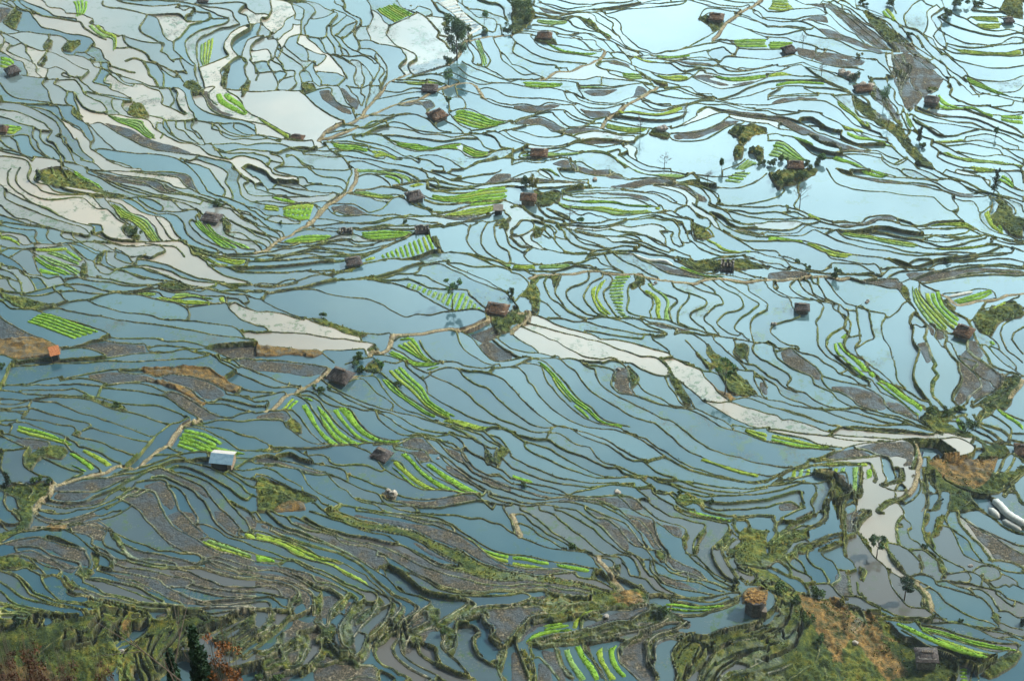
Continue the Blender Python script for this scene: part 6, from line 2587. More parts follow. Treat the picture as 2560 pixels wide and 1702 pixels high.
def snap(lines, rad):
    cell = {}
    for li, (P, _) in enumerate(lines):
        for q in P:
            cell.setdefault((int(q[0] // 16), int(q[1] // 16)), []).append((q[0], q[1], li))
    new = []
    for li, (P, k) in enumerate(lines):
        P = P.copy(); parts = [P]
        for end in (0, -1):
            e = P[end]; best = None
            nx_ = P[1] if end == 0 else P[-2]
            d = e - nx_; d = d / (np.linalg.norm(d) + 1e-9)
            ci, cj = int(e[0] // 16), int(e[1] // 16)
            for a in (-1, 0, 1):
                for b in (-1, 0, 1):
                    for (x, y, lj) in cell.get((ci + a, cj + b), ()):
                        if lj == li: continue
                        dd = math.hypot(x - e[0], y - e[1])
                        al = ((x - e[0]) * d[0] + (y - e[1]) * d[1])
                        cost = dd - 0.45 * al
                        if dd < rad and (best is None or cost < best[0]): best = (cost, x, y)
            if best:
                q = np.array([[best[1], best[2]]])
                parts = [q] + parts if end == 0 else parts + [q]
        new.append([catmull(np.vstack(parts), 3.0) if len(parts) > 1 else P, k])
    return new
lines = snap(lines, 15.0)
# carry the pattern past the edge of the picture (mirrored), so that the hillside goes on there
MARG = 230.0
full = []
for P, k in lines:
    for mu in (0, 1, 2):
        for mv in (0, 1, 2):
            Q = P.copy()
            if mu: Q[:, 0] = (-Q[:, 0]) if mu == 1 else (2 * W0 - Q[:, 0])
            if mv: Q[:, 1] = (-Q[:, 1]) if mv == 1 else (2 * H0 - Q[:, 1])
            if mu == 0 and mv == 0:
                full.append((Q, k)); continue
            ok = (Q[:, 0] > -MARG) & (Q[:, 0] < W0 + MARG) & (Q[:, 1] > -MARG) & (Q[:, 1] < H0 + MARG)
            if ok.sum() > 2:
                full.append((Q[ok], k))

PW, PH = 1280, 851
def raster(poly_list):
    M = np.zeros((PH, PW), np.float32)
    for P in poly_list:
        Q = P / 2.0
        x0, y0 = np.floor(Q.min(0)).astype(int); x1, y1 = np.ceil(Q.max(0)).astype(int)
        x0, y0 = max(x0, 0), max(y0, 0); x1, y1 = min(x1, PW - 1), min(y1, PH - 1)
        if x1 <= x0 or y1 <= y0: continue
        xs, ys = np.meshgrid(np.arange(x0, x1 + 1) + .5, np.arange(y0, y1 + 1) + .5)
        ins = np.zeros(xs.shape, bool)
        for a in range(len(Q)):
            p, q = Q[a], Q[(a + 1) % len(Q)]
            if p[1] == q[1]: continue
            c = ((p[1] > ys) != (q[1] > ys)) & (xs < (q[0] - p[0]) * (ys - p[1]) / (q[1] - p[1]) + p[0])
            ins ^= c
        M[y0:y1 + 1, x0:x1 + 1] = np.maximum(M[y0:y1 + 1, x0:x1 + 1], ins)
    return M
RAS = {k: raster(polys[k]) for k in 'emd'}
def mirror_uv(u, v):
    u = np.abs(u); u = np.where(u > W0, 2 * W0 - u, u)
    v = np.abs(v); v = np.where(v > H0, 2 * H0 - v, v)
    return np.clip(u, 0, W0 - 1), np.clip(v, 0, H0 - 1)
def pix(M, u, v):
    u, v = mirror_uv(u, v)
    fx = np.clip(u / 2 - .5, 0, PW - 1.001); fy = np.clip(v / 2 - .5, 0, PH - 1.001)
    i = fx.astype(int); j = fy.astype(int); a = fx - i; b = fy - j
    return (M[j, i] * (1 - a) + M[j, i + 1] * a) * (1 - b) + (M[j + 1, i] * (1 - a) + M[j + 1, i + 1] * a) * b

# ------------------------------------------------------------------ solve a hill whose contours follow the banks
def solve_hill():
    global hs
    GX, GY = np.meshgrid(cx, cy)
    T = np.zeros((3, NCY - 1, NCX - 1)); cnt = np.zeros((NCY - 1, NCX - 1))
    for P, k in full:
        if k: continue
        X, Y, _ = unproject(P[:, 0], P[:, 1])
        tx = np.diff(X); ty = np.diff(Y); L = np.hypot(tx, ty) + 1e-9
        mx = (X[1:] + X[:-1]) / 2; my = (Y[1:] + Y[:-1]) / 2
        i = ((mx - CX0) / CD).astype(int); j = ((my - CY0) / CD).astype(int)
        ok = (i >= 0) & (i < NCX - 1) & (j >= 0) & (j < NCY - 1)
        tx, ty = tx / L, ty / L
        for c, q in enumerate((tx * tx, tx * ty, ty * ty)):
            np.add.at(T[c], (j[ok], i[ok]), (q * L)[ok])
        np.add.at(cnt, (j[ok], i[ok]), L[ok])
    rho = blur(cnt / CD ** 2, 2)
    wt = 3.0 / (cnt + 1.5)
    T = T * wt
    U, V = project(GX, GY, hs)
    em = blur(pix(RAS['e'], U, V), 1, 1)
    u, v = mirror_uv(U, V)
    foot = smooth01(v, 1450, 1560) * (1 - smooth01(u, 2050, 2300))
    gxd = -(0.60 * (1 - foot) + 0.62 * foot)
    gyd = -(0.75 * (1 - foot) - 0.70 * foot)
    mag = np.clip(0.80 * np.pad(rho, ((0, 1), (0, 1)), mode='edge'), 0.02, 0.30)
    mag = mag * (1 - em) + (0.42 + 0.5 * foot) * em
    inside = (U > -MARG - 60) & (U < W0 + MARG + 60) & (V > -MARG - 60) & (V < H0 + MARG + 60)
    mag = np.where(inside, mag, 0.06)
    g0x = (gxd * mag)[:-1, :-1]; g0y = (gyd * mag)[:-1, :-1]
    eps = 0.10
    def G(h):
        return (h[:-1, 1:] - h[:-1, :-1]) / CD, (h[1:, :-1] - h[:-1, :-1]) / CD
    def GT(a, b):
        o = np.zeros((NCY, NCX))
        o[:-1, 1:] += a / CD; o[:-1, :-1] -= a / CD
        o[1:, :-1] += b / CD; o[:-1, :-1] -= b / CD
        return o
    def lap(h):
        o = np.zeros_like(h)
        o[1:-1, 1:-1] = h[1:-1, 2:] + h[1:-1, :-2] + h[2:, 1:-1] + h[:-2, 1:-1] - 4 * h[1:-1, 1:-1]
        return o
    def A(h):
        a, b = G(h)
        return GT(T[0] * a + T[1] * b + eps * a, T[1] * a + T[2] * b + eps * b) + 0.004 * lap(lap(h)) + 1e-7 * h
    rhs = GT(eps * g0x, eps * g0y)
    x = hs.copy(); r = rhs - A(x); p = r.copy(); rs = (r * r).sum()
    for _ in range(700):
        Ap = A(p); al = rs / (p * Ap).sum()
        x += al * p; r -= al * Ap
        rn = (r * r).sum()
        if rn < 1e-10: break
        p = r + rn / rs * p; rs = rn
    j0 = int((378 - CY0) / CD); i0 = NCX // 2
    hs = x - x[j0 - 6:j0 + 6, i0 - 6:i0 + 6].mean()
for _ in range(2):
    solve_hill()
print("hill range", hs.min(), hs.max())

# ------------------------------------------------------------------ the terraces on a fine ground grid
GD = 0.21
gx = np.arange(-212, 212.01, GD); gy = np.arange(232, 690.01, GD)
NX, NY = len(gx), len(gy)
GX, GY = np.meshgrid(gx, gy)
HS = hsm(GX, GY)
U, V = project(GX, GY, HS)
IN = (U > -MARG) & (U < W0 + MARG) & (V > -MARG) & (V < H0 + MARG)
dist = np.full((NY, NX), 9.0, np.float32)
pdist = np.full((NY, NX), 9.0, np.float32)
wob = 0.35
for kind, D in ((0, dist), (1, pdist)):
    xs, ys = [], []
    for P, k in full:
        if k != kind: continue
        X, Y, _ = unproject(P[:, 0], P[:, 1])
        L = np.r_[0, np.cumsum(np.hypot(np.diff(X), np.diff(Y)))]
        s = np.arange(0, L[-1], 0.14)
        xs.append(np.interp(s, L, X)); ys.append(np.interp(s, L, Y))
    X = np.concatenate(xs); Y = np.concatenate(ys)
    X = X + (vnoise(X, Y, 2.2, 3) - .5) * wob; Y = Y + (vnoise(X, Y, 2.2, 4) - .5) * wob
    fi = (X - gx[0]) / GD; fj = (Y - gy[0]) / GD
    i0 = np.round(fi).astype(int); j0 = np.round(fj).astype(int)
    r = 5 if kind == 0 else 8
    for a in range(-r, r + 1):
        for b in range(-r, r + 1):
            i = i0 + a; j = j0 + b
            ok = (i >= 0) & (i < NX) & (j >= 0) & (j < NY)
            d = np.hypot(i - fi, j - fj) * GD
            np.minimum.at(D, (j[ok], i[ok]), d[ok].astype(np.float32))
em = pix(RAS['e'], U, V) * IN
dm = pix(RAS['d'], U, V) * IN
mm = pix(RAS['m'], U, V) * IN
mm = np.where((((V > 1400) & (U > 640) & (U < 1960)) | ((U > 2190) & (U < 2380) & (V > 110) & (V < 300))) & (em > .5), 1.0, mm)
n1 = vnoise(GX, GY, 3.1, 21); n2 = vnoise(GX, GY, 1.1, 22); n3 = vnoise(GX, GY, 0.55, 23); n4 = vnoise(GX, GY, 9.0, 24)
emb = (blur(em, 2, 1) + (n1 - .5) * .35 + (n2 - .5) * .3) > .62
footz = (V > 1400) & (U > 330) & (U < 1960)
stack = ((V > 1100) & (V < 1450) & (U > 1820) & (U < 2330))
stack2 = (U > 2190) & (U < 2380) & (V > 110) & (V < 300)
footz |= stack | stack2
emb &= ~footz | (n4 > .72)
foote = footz & (em > .5)
BW = 0.10 + 0.12 * n4 + 0.09 * (n2 - .5)          # half width of a bank
bank = (dist < BW + .14) | (pdist < 0.62)
_w = foote & (dist < np.where(stack2, .5, .95) + .9 * (n1 - .5)) & ~bank
emb |= _w
block = bank | ~IN

def label(open_):
    lab = np.zeros(open_.shape, np.int32)
    parent = [0]
    def find(a):
        while parent[a] != a:
            parent[a] = parent[parent[a]]; a = parent[a]
        return a
    prev = []
    for j in range(open_.shape[0]):
        row = open_[j]
        d = np.diff(np.r_[0, row.astype(np.int8), 0])
        st = np.nonzero(d == 1)[0]; en = np.nonzero(d == -1)[0]
        cur = []; q = 0
        for s, e in zip(st.tolist(), en.tolist()):
            l = 0
            while q < len(prev) and prev[q][1] <= s: q += 1
            k = q
            while k < len(prev) and prev[k][0] < e:
                r_ = find(prev[k][2])
                if l == 0: l = r_
                elif r_ != l: parent[max(r_, l)] = min(r_, l); l = min(r_, l)
                k += 1
            if l == 0:
                l = len(parent); parent.append(l)
            lab[j, s:e] = l; cur.append((s, e, l))
        prev = cur
    m = np.array([find(a) for a in range(len(parent))])
    u_, inv = np.unique(m, return_inverse=True)
    return inv[lab], len(u_)
lab, NL = label(~block)
# a gap in a bank would let one field run downhill: close it with banks along the contours, as the farmers do
hmin = np.full(NL, 1e9); hmax = np.full(NL, -1e9)
np.minimum.at(hmin, lab.ravel(), HS.ravel()); np.maximum.at(hmax, lab.ravel(), HS.ravel())
span = np.where(np.arange(NL) > 0, hmax - hmin, 0)
for lim, stp in ((3.2, 1.4),):
    wide = (span > lim)[lab] & IN & ~emb
    stepn = np.maximum(2, np.round(span / stp)); st_ = (span / stepn)[lab]
    band = np.where(wide, np.floor((HS - hmin[lab]) / np.maximum(st_, .1) + .25 * (n1 - .5)), 0)
    cut = np.zeros_like(block)
    cut[:, :-1] |= (band[:, 1:] != band[:, :-1]); cut[:-1] |= (band[1:] != band[:-1])
    cut &= wide
    d2 = np.where(cut, .06, 9.0).astype(np.float32)
    for _ in range(3):
        for dj, di in ((0, 1), (0, -1), (1, 0), (-1, 0)):
            d2 = np.minimum(d2, np.roll(d2, (dj, di), (0, 1)) + .22)
    dist = np.minimum(dist, d2)
    bank |= (dist < BW + .14); block |= bank
    lab, NL = label(~block)
area = np.bincount(lab.ravel(), minlength=NL)
small = area < 14
block |= small[lab] & ~block
lab[block] = 0
mean = np.bincount(lab.ravel(), HS.ravel(), NL) / np.maximum(np.bincount(lab.ravel(), minlength=NL), 1)
lv = mean[lab]
_cl = 1.5 + 0.6 * smooth01(V, 1420, 1540)
spill = (np.abs(lv - HS) > _cl * .9) & ~block
lv = HS + np.clip(lv - HS, -_cl, _cl)
print("fields", (area[1:] > 13).sum(), "grid", NX, NY)

# level carried into the banks from the fields on both sides: highest one
NEG = -1e3
hi = np.where(block, NEG, lv)
lo = np.where(block, 1e3, lv)
lab2 = lab.copy()
def shift_all(Z, f):
    o = Z.copy()
    for dj, di in ((0, 1), (0, -1), (1, 0), (-1, 0), (1, 1), (-1, -1), (1, -1), (-1, 1)):
        s = np.roll(Z, (dj, di), (0, 1))
        o = f(o, s)
    return o
need = bank | (small[lab] & block)
for _ in range(5):
    hi = np.where(block, shift_all(hi, np.maximum), hi)
    lo = np.where(block, shift_all(lo, np.minimum), lo)
hi = np.where(hi < -500, HS, hi); lo = np.where(lo > 500, HS, lo)
hi = np.minimum(hi, HS + _cl + .5); lo = np.maximum(lo, HS - _cl - .5)
crest = np.clip(1 - dist / (BW + .14), 0, 1)
prof = smooth01(crest, 0.0, 0.55)
zb = hi + (0.12 + 0.20 * n4) * prof + 0.10 * (n3 - .5)
outer = 1 - smooth01(dist, BW * .7, BW + .14)
zb = lo + (zb - lo) * np.where(dist < 5, np.clip(outer * 1.25, 0, 1), 1)
pm = 1 - smooth01(pdist, 0.30, 0.62)
zp = (hi + lo) / 2 + 0.15 + 0.12 * (n3 - .5)
muds = np.clip(blur(mm, 2, 2) * 1.2 + (n1 - .5) * .35, 0, 1)
field = lv - 0.16 + 0.21 * smooth01(muds, .25, .75) + (n3 - .5) * .10 * muds + (n2 - .5) * .06
field = field + (0.25 + 1.0 * n1 * (n2 + .2)) * smooth01(dm + (n1 - .5) * .4, .35, .65)
ze = HS * .75 + lv * .25 + 0.25 + (n1 - .5) * .8 + (n2 - .5) * .6 + (n3 - .5) * .35
Z = np.where(block, zb, field)
Z = np.where(emb & ~bank, ze, Z)
Z = np.where(emb & bank, np.maximum(HS + .3, zb * .5 + (HS + .3) * .5), Z)
Z = np.where((pdist < .62) & ~emb, np.where(pm > 0.05, zp * pm + Z * (1 - pm), Z), Z)
Z = np.where(spill, HS + .2 + (n1 - .5) * .5 + (n2 - .5) * .4, Z)
Z = np.where(IN, Z, HS - .4)
LV = np.where(block, hi, lv)
def ground(X, Y, F=None):
    F = Z if F is None else F
    fx = np.clip((np.asarray(X, float) - gx[0]) / GD, 0, NX - 1.001); fy = np.clip((np.asarray(Y, float) - gy[0]) / GD, 0, NY - 1.001)
    i = fx.astype(int); j = fy.astype(int); a = fx - i; b = fy - j
    return (F[j, i] * (1 - a) + F[j, i + 1] * a) * (1 - b) + (F[j + 1, i] * (1 - a) + F[j + 1, i + 1] * a) * b
def at(u, v):
    """ground point under a place in the photograph"""
    X, Y, _ = unproject(np.array([u]), np.array([v]))
    return float(X[0]), float(Y[0]), float(ground(X, Y)[0])
MPP = lambda u, v: float(np.linalg.norm(np.array(at(u, v)) - CAM) * TH / (W0 / 2) * math.sqrt(1 + ((u - W0 / 2) / (W0 / 2) * TH) ** 2) ** 0)

# ------------------------------------------------------------------ materials
MATS = {}
def new_mat(name):
    m = bpy.data.materials.new(name); m.use_nodes = True
    n = m.node_tree.nodes; l = m.node_tree.links
    b = n['Principled BSDF']
    MATS[name] = m
    return m, n, l, b
def ramp(n, l, fac, stops):
    r = n.new('ShaderNodeValToRGB')
    e = r.color_ramp.elements
    while len(e) < len(stops): e.new(0.5)
    for k, (p, c) in enumerate(stops):
        e[k].position = p; e[k].color = (*c, 1)
    l.new(fac, r.inputs[0])
    return r.outputs[0]
def noise(n, l, scale, detail=4, rough=.6, vec=None, dist_=0):
    t = n.new('ShaderNodeTexNoise')
    t.inputs['Scale'].default_value = scale; t.inputs['Detail'].default_value = detail
    t.inputs['Roughness'].default_value = rough; t.inputs['Distortion'].default_value = dist_
    if vec is None:
        g = n.new('ShaderNodeNewGeometry'); vec = g.outputs['Position']
    l.new(vec, t.inputs['Vector'])
    return t.outputs[0]
def mixc(n, l, fac, a, b):
    m = n.new('ShaderNodeMix'); m.data_type = 'RGBA'
    for s, q in ((0, fac), (6, a), (7, b)):
        if hasattr(q, 'links') or isinstance(q, bpy.types.NodeSocket): l.new(q, m.inputs[s])
        elif s == 0: m.inputs[0].default_value = q
        else: m.inputs[s].default_value = (*q, 1)
    return m.outputs[2]
def mathn(n, l, op, a, b=0.0, clamp=False):
    m = n.new('ShaderNodeMath'); m.operation = op; m.use_clamp = clamp
    for s, q in ((0, a), (1, b)):
        if isinstance(q, bpy.types.NodeSocket): l.new(q, m.inputs[s])
        else: m.inputs[s].default_value = q
    return m.outputs[0]
def mapr(n, l, x, a, b, c=0.0, d=1.0):
    m = n.new('ShaderNodeMapRange')
    m.inputs[1].default_value = a; m.inputs[2].default_value = b; m.inputs[3].default_value = c; m.inputs[4].default_value = d
    l.new(x, m.inputs[0]); return m.outputs[0]
def bump(n, l, b, h, strength, distance):
    bn = n.new('ShaderNodeBump'); bn.inputs['Strength'].default_value = strength; bn.inputs['Distance'].default_value = distance
    l.new(h, bn.inputs['Height']); l.new(bn.outputs[0], b.inputs['Normal'])

def simple(name, stops, scale=2.0, rough=.9, bstr=0.0, bdist=.05, bscale=None, obj=False, spec=.2):
    m, n, l, b = new_mat(name)
    vec = None
    if obj:
        t = n.new('ShaderNodeTexCoord'); vec = t.outputs['Object']
    f = noise(n, l, scale, 5, .65, vec)
    l.new(ramp(n, l, f, stops), b.inputs['Base Color'])
    b.inputs['Roughness'].default_value = rough
    b.inputs['Specular IOR Level'].default_value = spec
    if bstr: bump(n, l, b, noise(n, l, bscale or scale * 3, 3, .6, vec), bstr, bdist)
    return m

# ground of banks, walls, mud and dry slopes
m, n, l, b = new_mat('terrace_earth')
at1 = n.new('ShaderNodeAttribute'); at1.attribute_name = 'cover'
sp = n.new('ShaderNodeSeparateColor'); l.new(at1.outputs['Color'], sp.inputs[0])
at2 = n.new('ShaderNodeAttribute'); at2.attribute_name = 'mudness'
at3 = n.new('ShaderNodeAttribute'); at3.attribute_name = 'track'
big = noise(n, l, .06, 3, .55); mid = noise(n, l, .55, 4, .65); fine = noise(n, l, 2.6, 4, .7); vfine = noise(n, l, 6.0, 2, .6)
mf = mathn(n, l, 'ADD', mathn(n, l, 'MULTIPLY', mid, .55), mathn(n, l, 'MULTIPLY', fine, .45))
# bank grass: dark green, olive, straw
bankc = ramp(n, l, mathn(n, l, 'ADD', mathn(n, l, 'MULTIPLY', big, .45), mathn(n, l, 'MULTIPLY', mf, .6)),
             [(.36, (.022, .034, .010)), (.47, (.050, .068, .014)), (.58, (.095, .100, .024)), (.74, (.19, .155, .075))])
emc = ramp(n, l, mathn(n, l, 'ADD', mathn(n, l, 'MULTIPLY', mf, .75), mathn(n, l, 'MULTIPLY', big, .25)),
           [(.36, (.005, .012, .005)), (.46, (.017, .034, .006)), (.54, (.065, .080, .008)), (.62, (.15, .115, .014)), (.71, (.12, .055, .018))])
dryc = ramp(n, l, mf, [(.36, (.020, .018, .009)), (.46, (.065, .048, .018)), (.57, (.155, .095, .026)), (.70, (.36, .22, .07))])
vor = n.new('ShaderNodeTexVoronoi'); vor.inputs['Scale'].default_value = 2.3
gg = n.new('ShaderNodeNewGeometry'); l.new(gg.outputs['Position'], vor.inputs['Vector'])
mudf = mathn(n, l, 'ADD', mathn(n, l, 'MULTIPLY', vfine, .6), mathn(n, l, 'MULTIPLY', vor.outputs['Distance'], .5))
mudc = ramp(n, l, mudf, [(.34, (.013, .013, .010)), (.50, (.038, .034, .024)), (.66, (.078, .066, .044)), (.84, (.23, .195, .13))])
pathc = ramp(n, l, mf, [(.38, (.07, .075, .025)), (.52, (.20, .165, .09)), (.68, (.38, .31, .20))])
wet = noise(n, l, .22, 3, .6)
mudc = mixc(n, l, mapr(n, l, wet, .42, .58), (.022, .026, .028), mudc)
bed = (.10, .09, .07)
c = mixc(n, l, at2.outputs['Fac'], bed, mudc)
c = mixc(n, l, sp.outputs[1], c, emc)
at4 = n.new('ShaderNodeAttribute'); at4.attribute_name = 'crest'
crestc = ramp(n, l, mf, [(.36, (.05, .075, .012)), (.48, (.17, .175, .035)), (.68, (.42, .37, .21))])  # pale bank tops with the sunlit golden rim painted in
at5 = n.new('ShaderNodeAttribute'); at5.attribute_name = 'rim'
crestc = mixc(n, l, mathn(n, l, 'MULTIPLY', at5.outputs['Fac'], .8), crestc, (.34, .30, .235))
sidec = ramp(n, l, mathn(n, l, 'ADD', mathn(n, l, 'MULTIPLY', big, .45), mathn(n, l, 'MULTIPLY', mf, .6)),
             [(.38, (.004, .011, .009)), (.50, (.009, .022, .011)), (.585, (.036, .080, .011)), (.70, (.10, .125, .015))])  # dark green sides, their shade painted into the colour
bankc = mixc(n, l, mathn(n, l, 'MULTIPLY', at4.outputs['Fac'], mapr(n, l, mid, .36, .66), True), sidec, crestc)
c = mixc(n, l, sp.outputs[0], c, bankc)
c = mixc(n, l, mathn(n, l, 'MULTIPLY', sp.outputs[2], mapr(n, l, mid, .3, .5), True), c, dryc)
c = mixc(n, l, mathn(n, l, 'MULTIPLY', at3.outputs['Fac'], mapr(n, l, fine, .35, .5), True), c, pathc)
l.new(c, b.inputs['Base Color'])
wr = mathn(n, l, 'MULTIPLY', at2.outputs['Fac'], mapr(n, l, wet, .55, .42))
l.new(mapr(n, l, wr, 0, 1, .95, .28), b.inputs['Roughness'])
b.inputs['Specular IOR Level'].default_value = .25
bump(n, l, b, fine, .8, .25)

# paddy water: turbid, still, cream sky reflection painted in, with stubble standing in some of the fields
m, n, l, b = new_mat('paddy_water')
ta = n.new('ShaderNodeAttribute'); ta.attribute_name = 'silt_and_sky'
ts = n.new('ShaderNodeSeparateColor'); l.new(ta.outputs['Color'], ts.inputs[0])
wn = noise(n, l, .05, 3, .5)
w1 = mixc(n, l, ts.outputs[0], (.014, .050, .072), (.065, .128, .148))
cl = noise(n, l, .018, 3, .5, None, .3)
w1 = mixc(n, l, mathn(n, l, 'MULTIPLY', ts.outputs[1], mapr(n, l, cl, .30, .66, .60, 1.0), True), w1, (.37, .305, .225))  # warm sky reflection painted cream over muddy water, mottled like cloud
w1 = mixc(n, l, mapr(n, l, wn, .35, .7, 0, .35), w1, (.085, .135, .13))
w1 = mixc(n, l, mathn(n, l, 'MULTIPLY', ta.outputs['Alpha'], .8), w1, (.088, .076, .064))
st = noise(n, l, 1.7, 3, .75)
sl = noise(n, l, .16, 2, .5)
thr = mathn(n, l, 'SUBTRACT', .735, mathn(n, l, 'MULTIPLY', mathn(n, l, 'MULTIPLY', ts.outputs[2], mapr(n, l, sl, .35, .62)), .25))
stub = mapr(n, l, mathn(n, l, 'SUBTRACT', st, thr), 0.0, .05)
wd = noise(n, l, .5, 4, .7)
weed = mathn(n, l, 'MULTIPLY', mapr(n, l, wd, .52, .60), mapr(n, l, mathn(n, l, 'MULTIPLY', ts.outputs[2], mapr(n, l, sl, .40, .55)), .25, .6), True)
w1 = mixc(n, l, mathn(n, l, 'MULTIPLY', weed, .75), w1, (.045, .085, .022))
w2 = mixc(n, l, mathn(n, l, 'MULTIPLY', stub, .8), w1, (.03, .04, .03))
l.new(w2, b.inputs['Base Color'])
b.inputs['IOR'].default_value = 1.6
rf = n.new('ShaderNodeMix'); rf.data_type = 'FLOAT'
rf.inputs[2].default_value = .045; rf.inputs[3].default_value = .8
l.new(stub, rf.inputs[0]); l.new(rf.outputs[0], b.inputs['Roughness'])
bump(n, l, b, noise(n, l, .9, 3, .6), .02, .1)

GREENS = []
for k, (c0, c1, c2) in enumerate((((.045, .125, .008), (.120, .255, .014), (.22, .36, .035)),
                                  ((.07, .15, .008), (.165, .25, .018), (.29, .35, .05)),
                                  ((.06, .16, .022), (.135, .24, .055), (.25, .36, .12)))):
    GREENS.append(simple('rice_seedlings_' + 'abc'[k], [(.28, c0), (.46, c1), (.76, c2)], .9, .8, 1.0, .15, 7.0))
LEAF = {}
for k, a, b_, c_ in (('bush', (.014, .034, .008), (.040, .085, .014), (.10, .15, .03)),
                     ('green', (.02, .06, .015), (.055, .14, .03), (.12, .24, .06)),
                     ('dark', (.008, .022, .012), (.018, .048, .022), (.04, .085, .035)),
                     ('yellow', (.07, .075, .012), (.17, .17, .02), (.32, .29, .05)),
                     ('grey', (.02, .05, .022), (.05, .105, .04), (.11, .18, .07)),
                     ('bare', (.08, .06, .045), (.14, .11, .08), (.22, .17, .12)),
                     ('red', (.018, .008, .005), (.05, .018, .009), (.11, .045, .018))):
    LEAF[k] = simple('leaves_' + k, [(.32, a), (.5, b_), (.7, c_)], 1.3, .7)
    LEAF[k].node_tree.nodes['Principled BSDF'].inputs['Subsurface Weight'].default_value = 0.0
BARK = simple('bark', [(.35, (.045, .036, .03)), (.65, (.13, .105, .085))], 3, .95)
THATCH_D = simple('dark_thatch', [(.30, (.022, .020, .022)), (.5, (.055, .048, .048)), (.72, (.12, .10, .09))], 2.2, .95, 1.0, .15, 8)
THATCH_B = simple('brown_thatch', [(.30, (.024, .016, .012)), (.5, (.066, .040, .025)), (.72, (.18, .105, .06))], 2.2, .95, 1.0, .15, 8)
STRAW = simple('straw', [(.34, (.03, .016, .008)), (.48, (.14, .075, .02)), (.70, (.34, .21, .065))], 1.3, .95, 1.0, .3, 5)
ORANGE = simple('orange_leaves', [(.3, (.05, .018, .006)), (.5, (.15, .055, .014)), (.7, (.26, .11, .03))], 3, .8)
TILE = simple('orange_tiles', [(.30, (.22, .075, .03)), (.5, (.42, .16, .065)), (.72, (.58, .27, .13))], 3.0, .85, .6, .06, 9)
MUDWALL = simple('mud_brick', [(.32, (.12, .085, .06)), (.5, (.21, .155, .11)), (.7, (.32, .25, .18))], 2.5, .95, .6, .06, 6)
STONEW = simple('stone_wall', [(.30, (.05, .048, .046)), (.5, (.14, .13, .12)), (.72, (.27, .25, .22))], 2.0, .95, .8, .1, 5)
DARKM = simple('inside_shade', [(.3, (.008, .008, .01)), (.7, (.016, .015, .016))], 3, .95)  # near-black colour in place of the shade inside doorways and ruins
WOOD = simple('weathered_wood', [(.3, (.06, .048, .038)), (.7, (.17, .14, .11))], 4, .9)
ROCK = simple('grey_rock', [(.30, (.09, .085, .078)), (.5, (.22, .205, .185)), (.72, (.40, .37, .33))], 1.2, .95, .8, .15, 4)
PALEROCK = simple('pale_rock', [(.30, (.14, .125, .105)), (.5, (.25, .225, .19)), (.72, (.42, .385, .33))], 1.2, .95, .8, .15, 4)
PLASTIC = simple('white_plastic_film', [(.3, (.26, .29, .28)), (.7, (.46, .48, .45))], 1.5, .6, .3, .05, 3, spec=.5)
METAL_W = simple('pale_metal_sheet', [(.3, (.26, .235, .22)), (.7, (.46, .42, .39))], 1.5, .4, .2, .02, 6, spec=.5)
METAL_B = simple('blue_metal_sheet', [(.3, (.07, .15, .22)), (.7, (.16, .27, .36))], 1.2, .6, .2, .02, 6, spec=.5)
SLOPE_M = simple('mountain_scrub', [(.30, (.02, .03, .012)), (.5, (.06, .065, .025)), (.72, (.13, .10, .05))], .12, .95, 1.0, .8, .6)
FAR_M = simple('valley_ground', [(.30, (.05, .07, .04)), (.5, (.10, .12, .08)), (.72, (.16, .17, .14))], .04, .9)
CLOTH = simple('dark_blue_cloth', [(.3, (.010, .012, .045)), (.7, (.025, .03, .09))], 6, .9)
CLOTH_P = simple('pale_cloth', [(.3, (.25, .25, .32)), (.7, (.4, .4, .46))], 6, .9)
SKIN = simple('skin', [(.3, (.30, .17, .11)), (.7, (.38, .22, .15))], 6, .6)
HAIR = simple('black_hair', [(.3, (.006, .006, .007)), (.7, (.012, .011, .011))], 6, .6)

# ------------------------------------------------------------------ mesh helpers
def grid_mesh(name, verts, quads, mat, smooth=True):
    me = bpy.data.meshes.new(name)
    nv, nf = len(verts), len(quads)
    me.vertices.add(nv); me.vertices.foreach_set('co', np.ascontiguousarray(verts, np.float32).ravel())
    me.loops.add(nf * 4); me.loops.foreach_set('vertex_index', np.ascontiguousarray(quads, np.int32).ravel())
    me.polygons.add(nf)
    me.polygons.foreach_set('loop_start', np.arange(0, nf * 4, 4, dtype=np.int32))
    me.polygons.foreach_set('loop_total', np.full(nf, 4, np.int32))
    me.polygons.foreach_set('use_smooth', np.full(nf, smooth, bool))
    me.update(calc_edges=True)
    me.materials.append(mat)
    return me
def link(name, me, parent=None):
    o = bpy.data.objects.new(name, me); COL.objects.link(o)
    if parent is not None: o.parent = parent
    return o
def structure(o):
    o['kind'] = 'structure'; return o
def empty(name, loc, rz=0.0):
    o = bpy.data.objects.new(name, None); COL.objects.link(o)
    o.location = loc; o.rotation_euler = (0, 0, rz); o.empty_display_size = .5
    return o
def tag(o, label, cat, group=None):
    o['label'] = label; o['category'] = cat
    if group: o['group'] = group
    return o
def col_attr(me, name, arr):
    a = me.attributes.new(name, 'FLOAT_COLOR', 'POINT')
    a.data.foreach_set('color', np.ascontiguousarray(arr, np.float32).ravel())
def flo_attr(me, name, arr):
    a = me.attributes.new(name, 'FLOAT', 'POINT')
    a.data.foreach_set('value', np.ascontiguousarray(arr, np.float32).ravel())

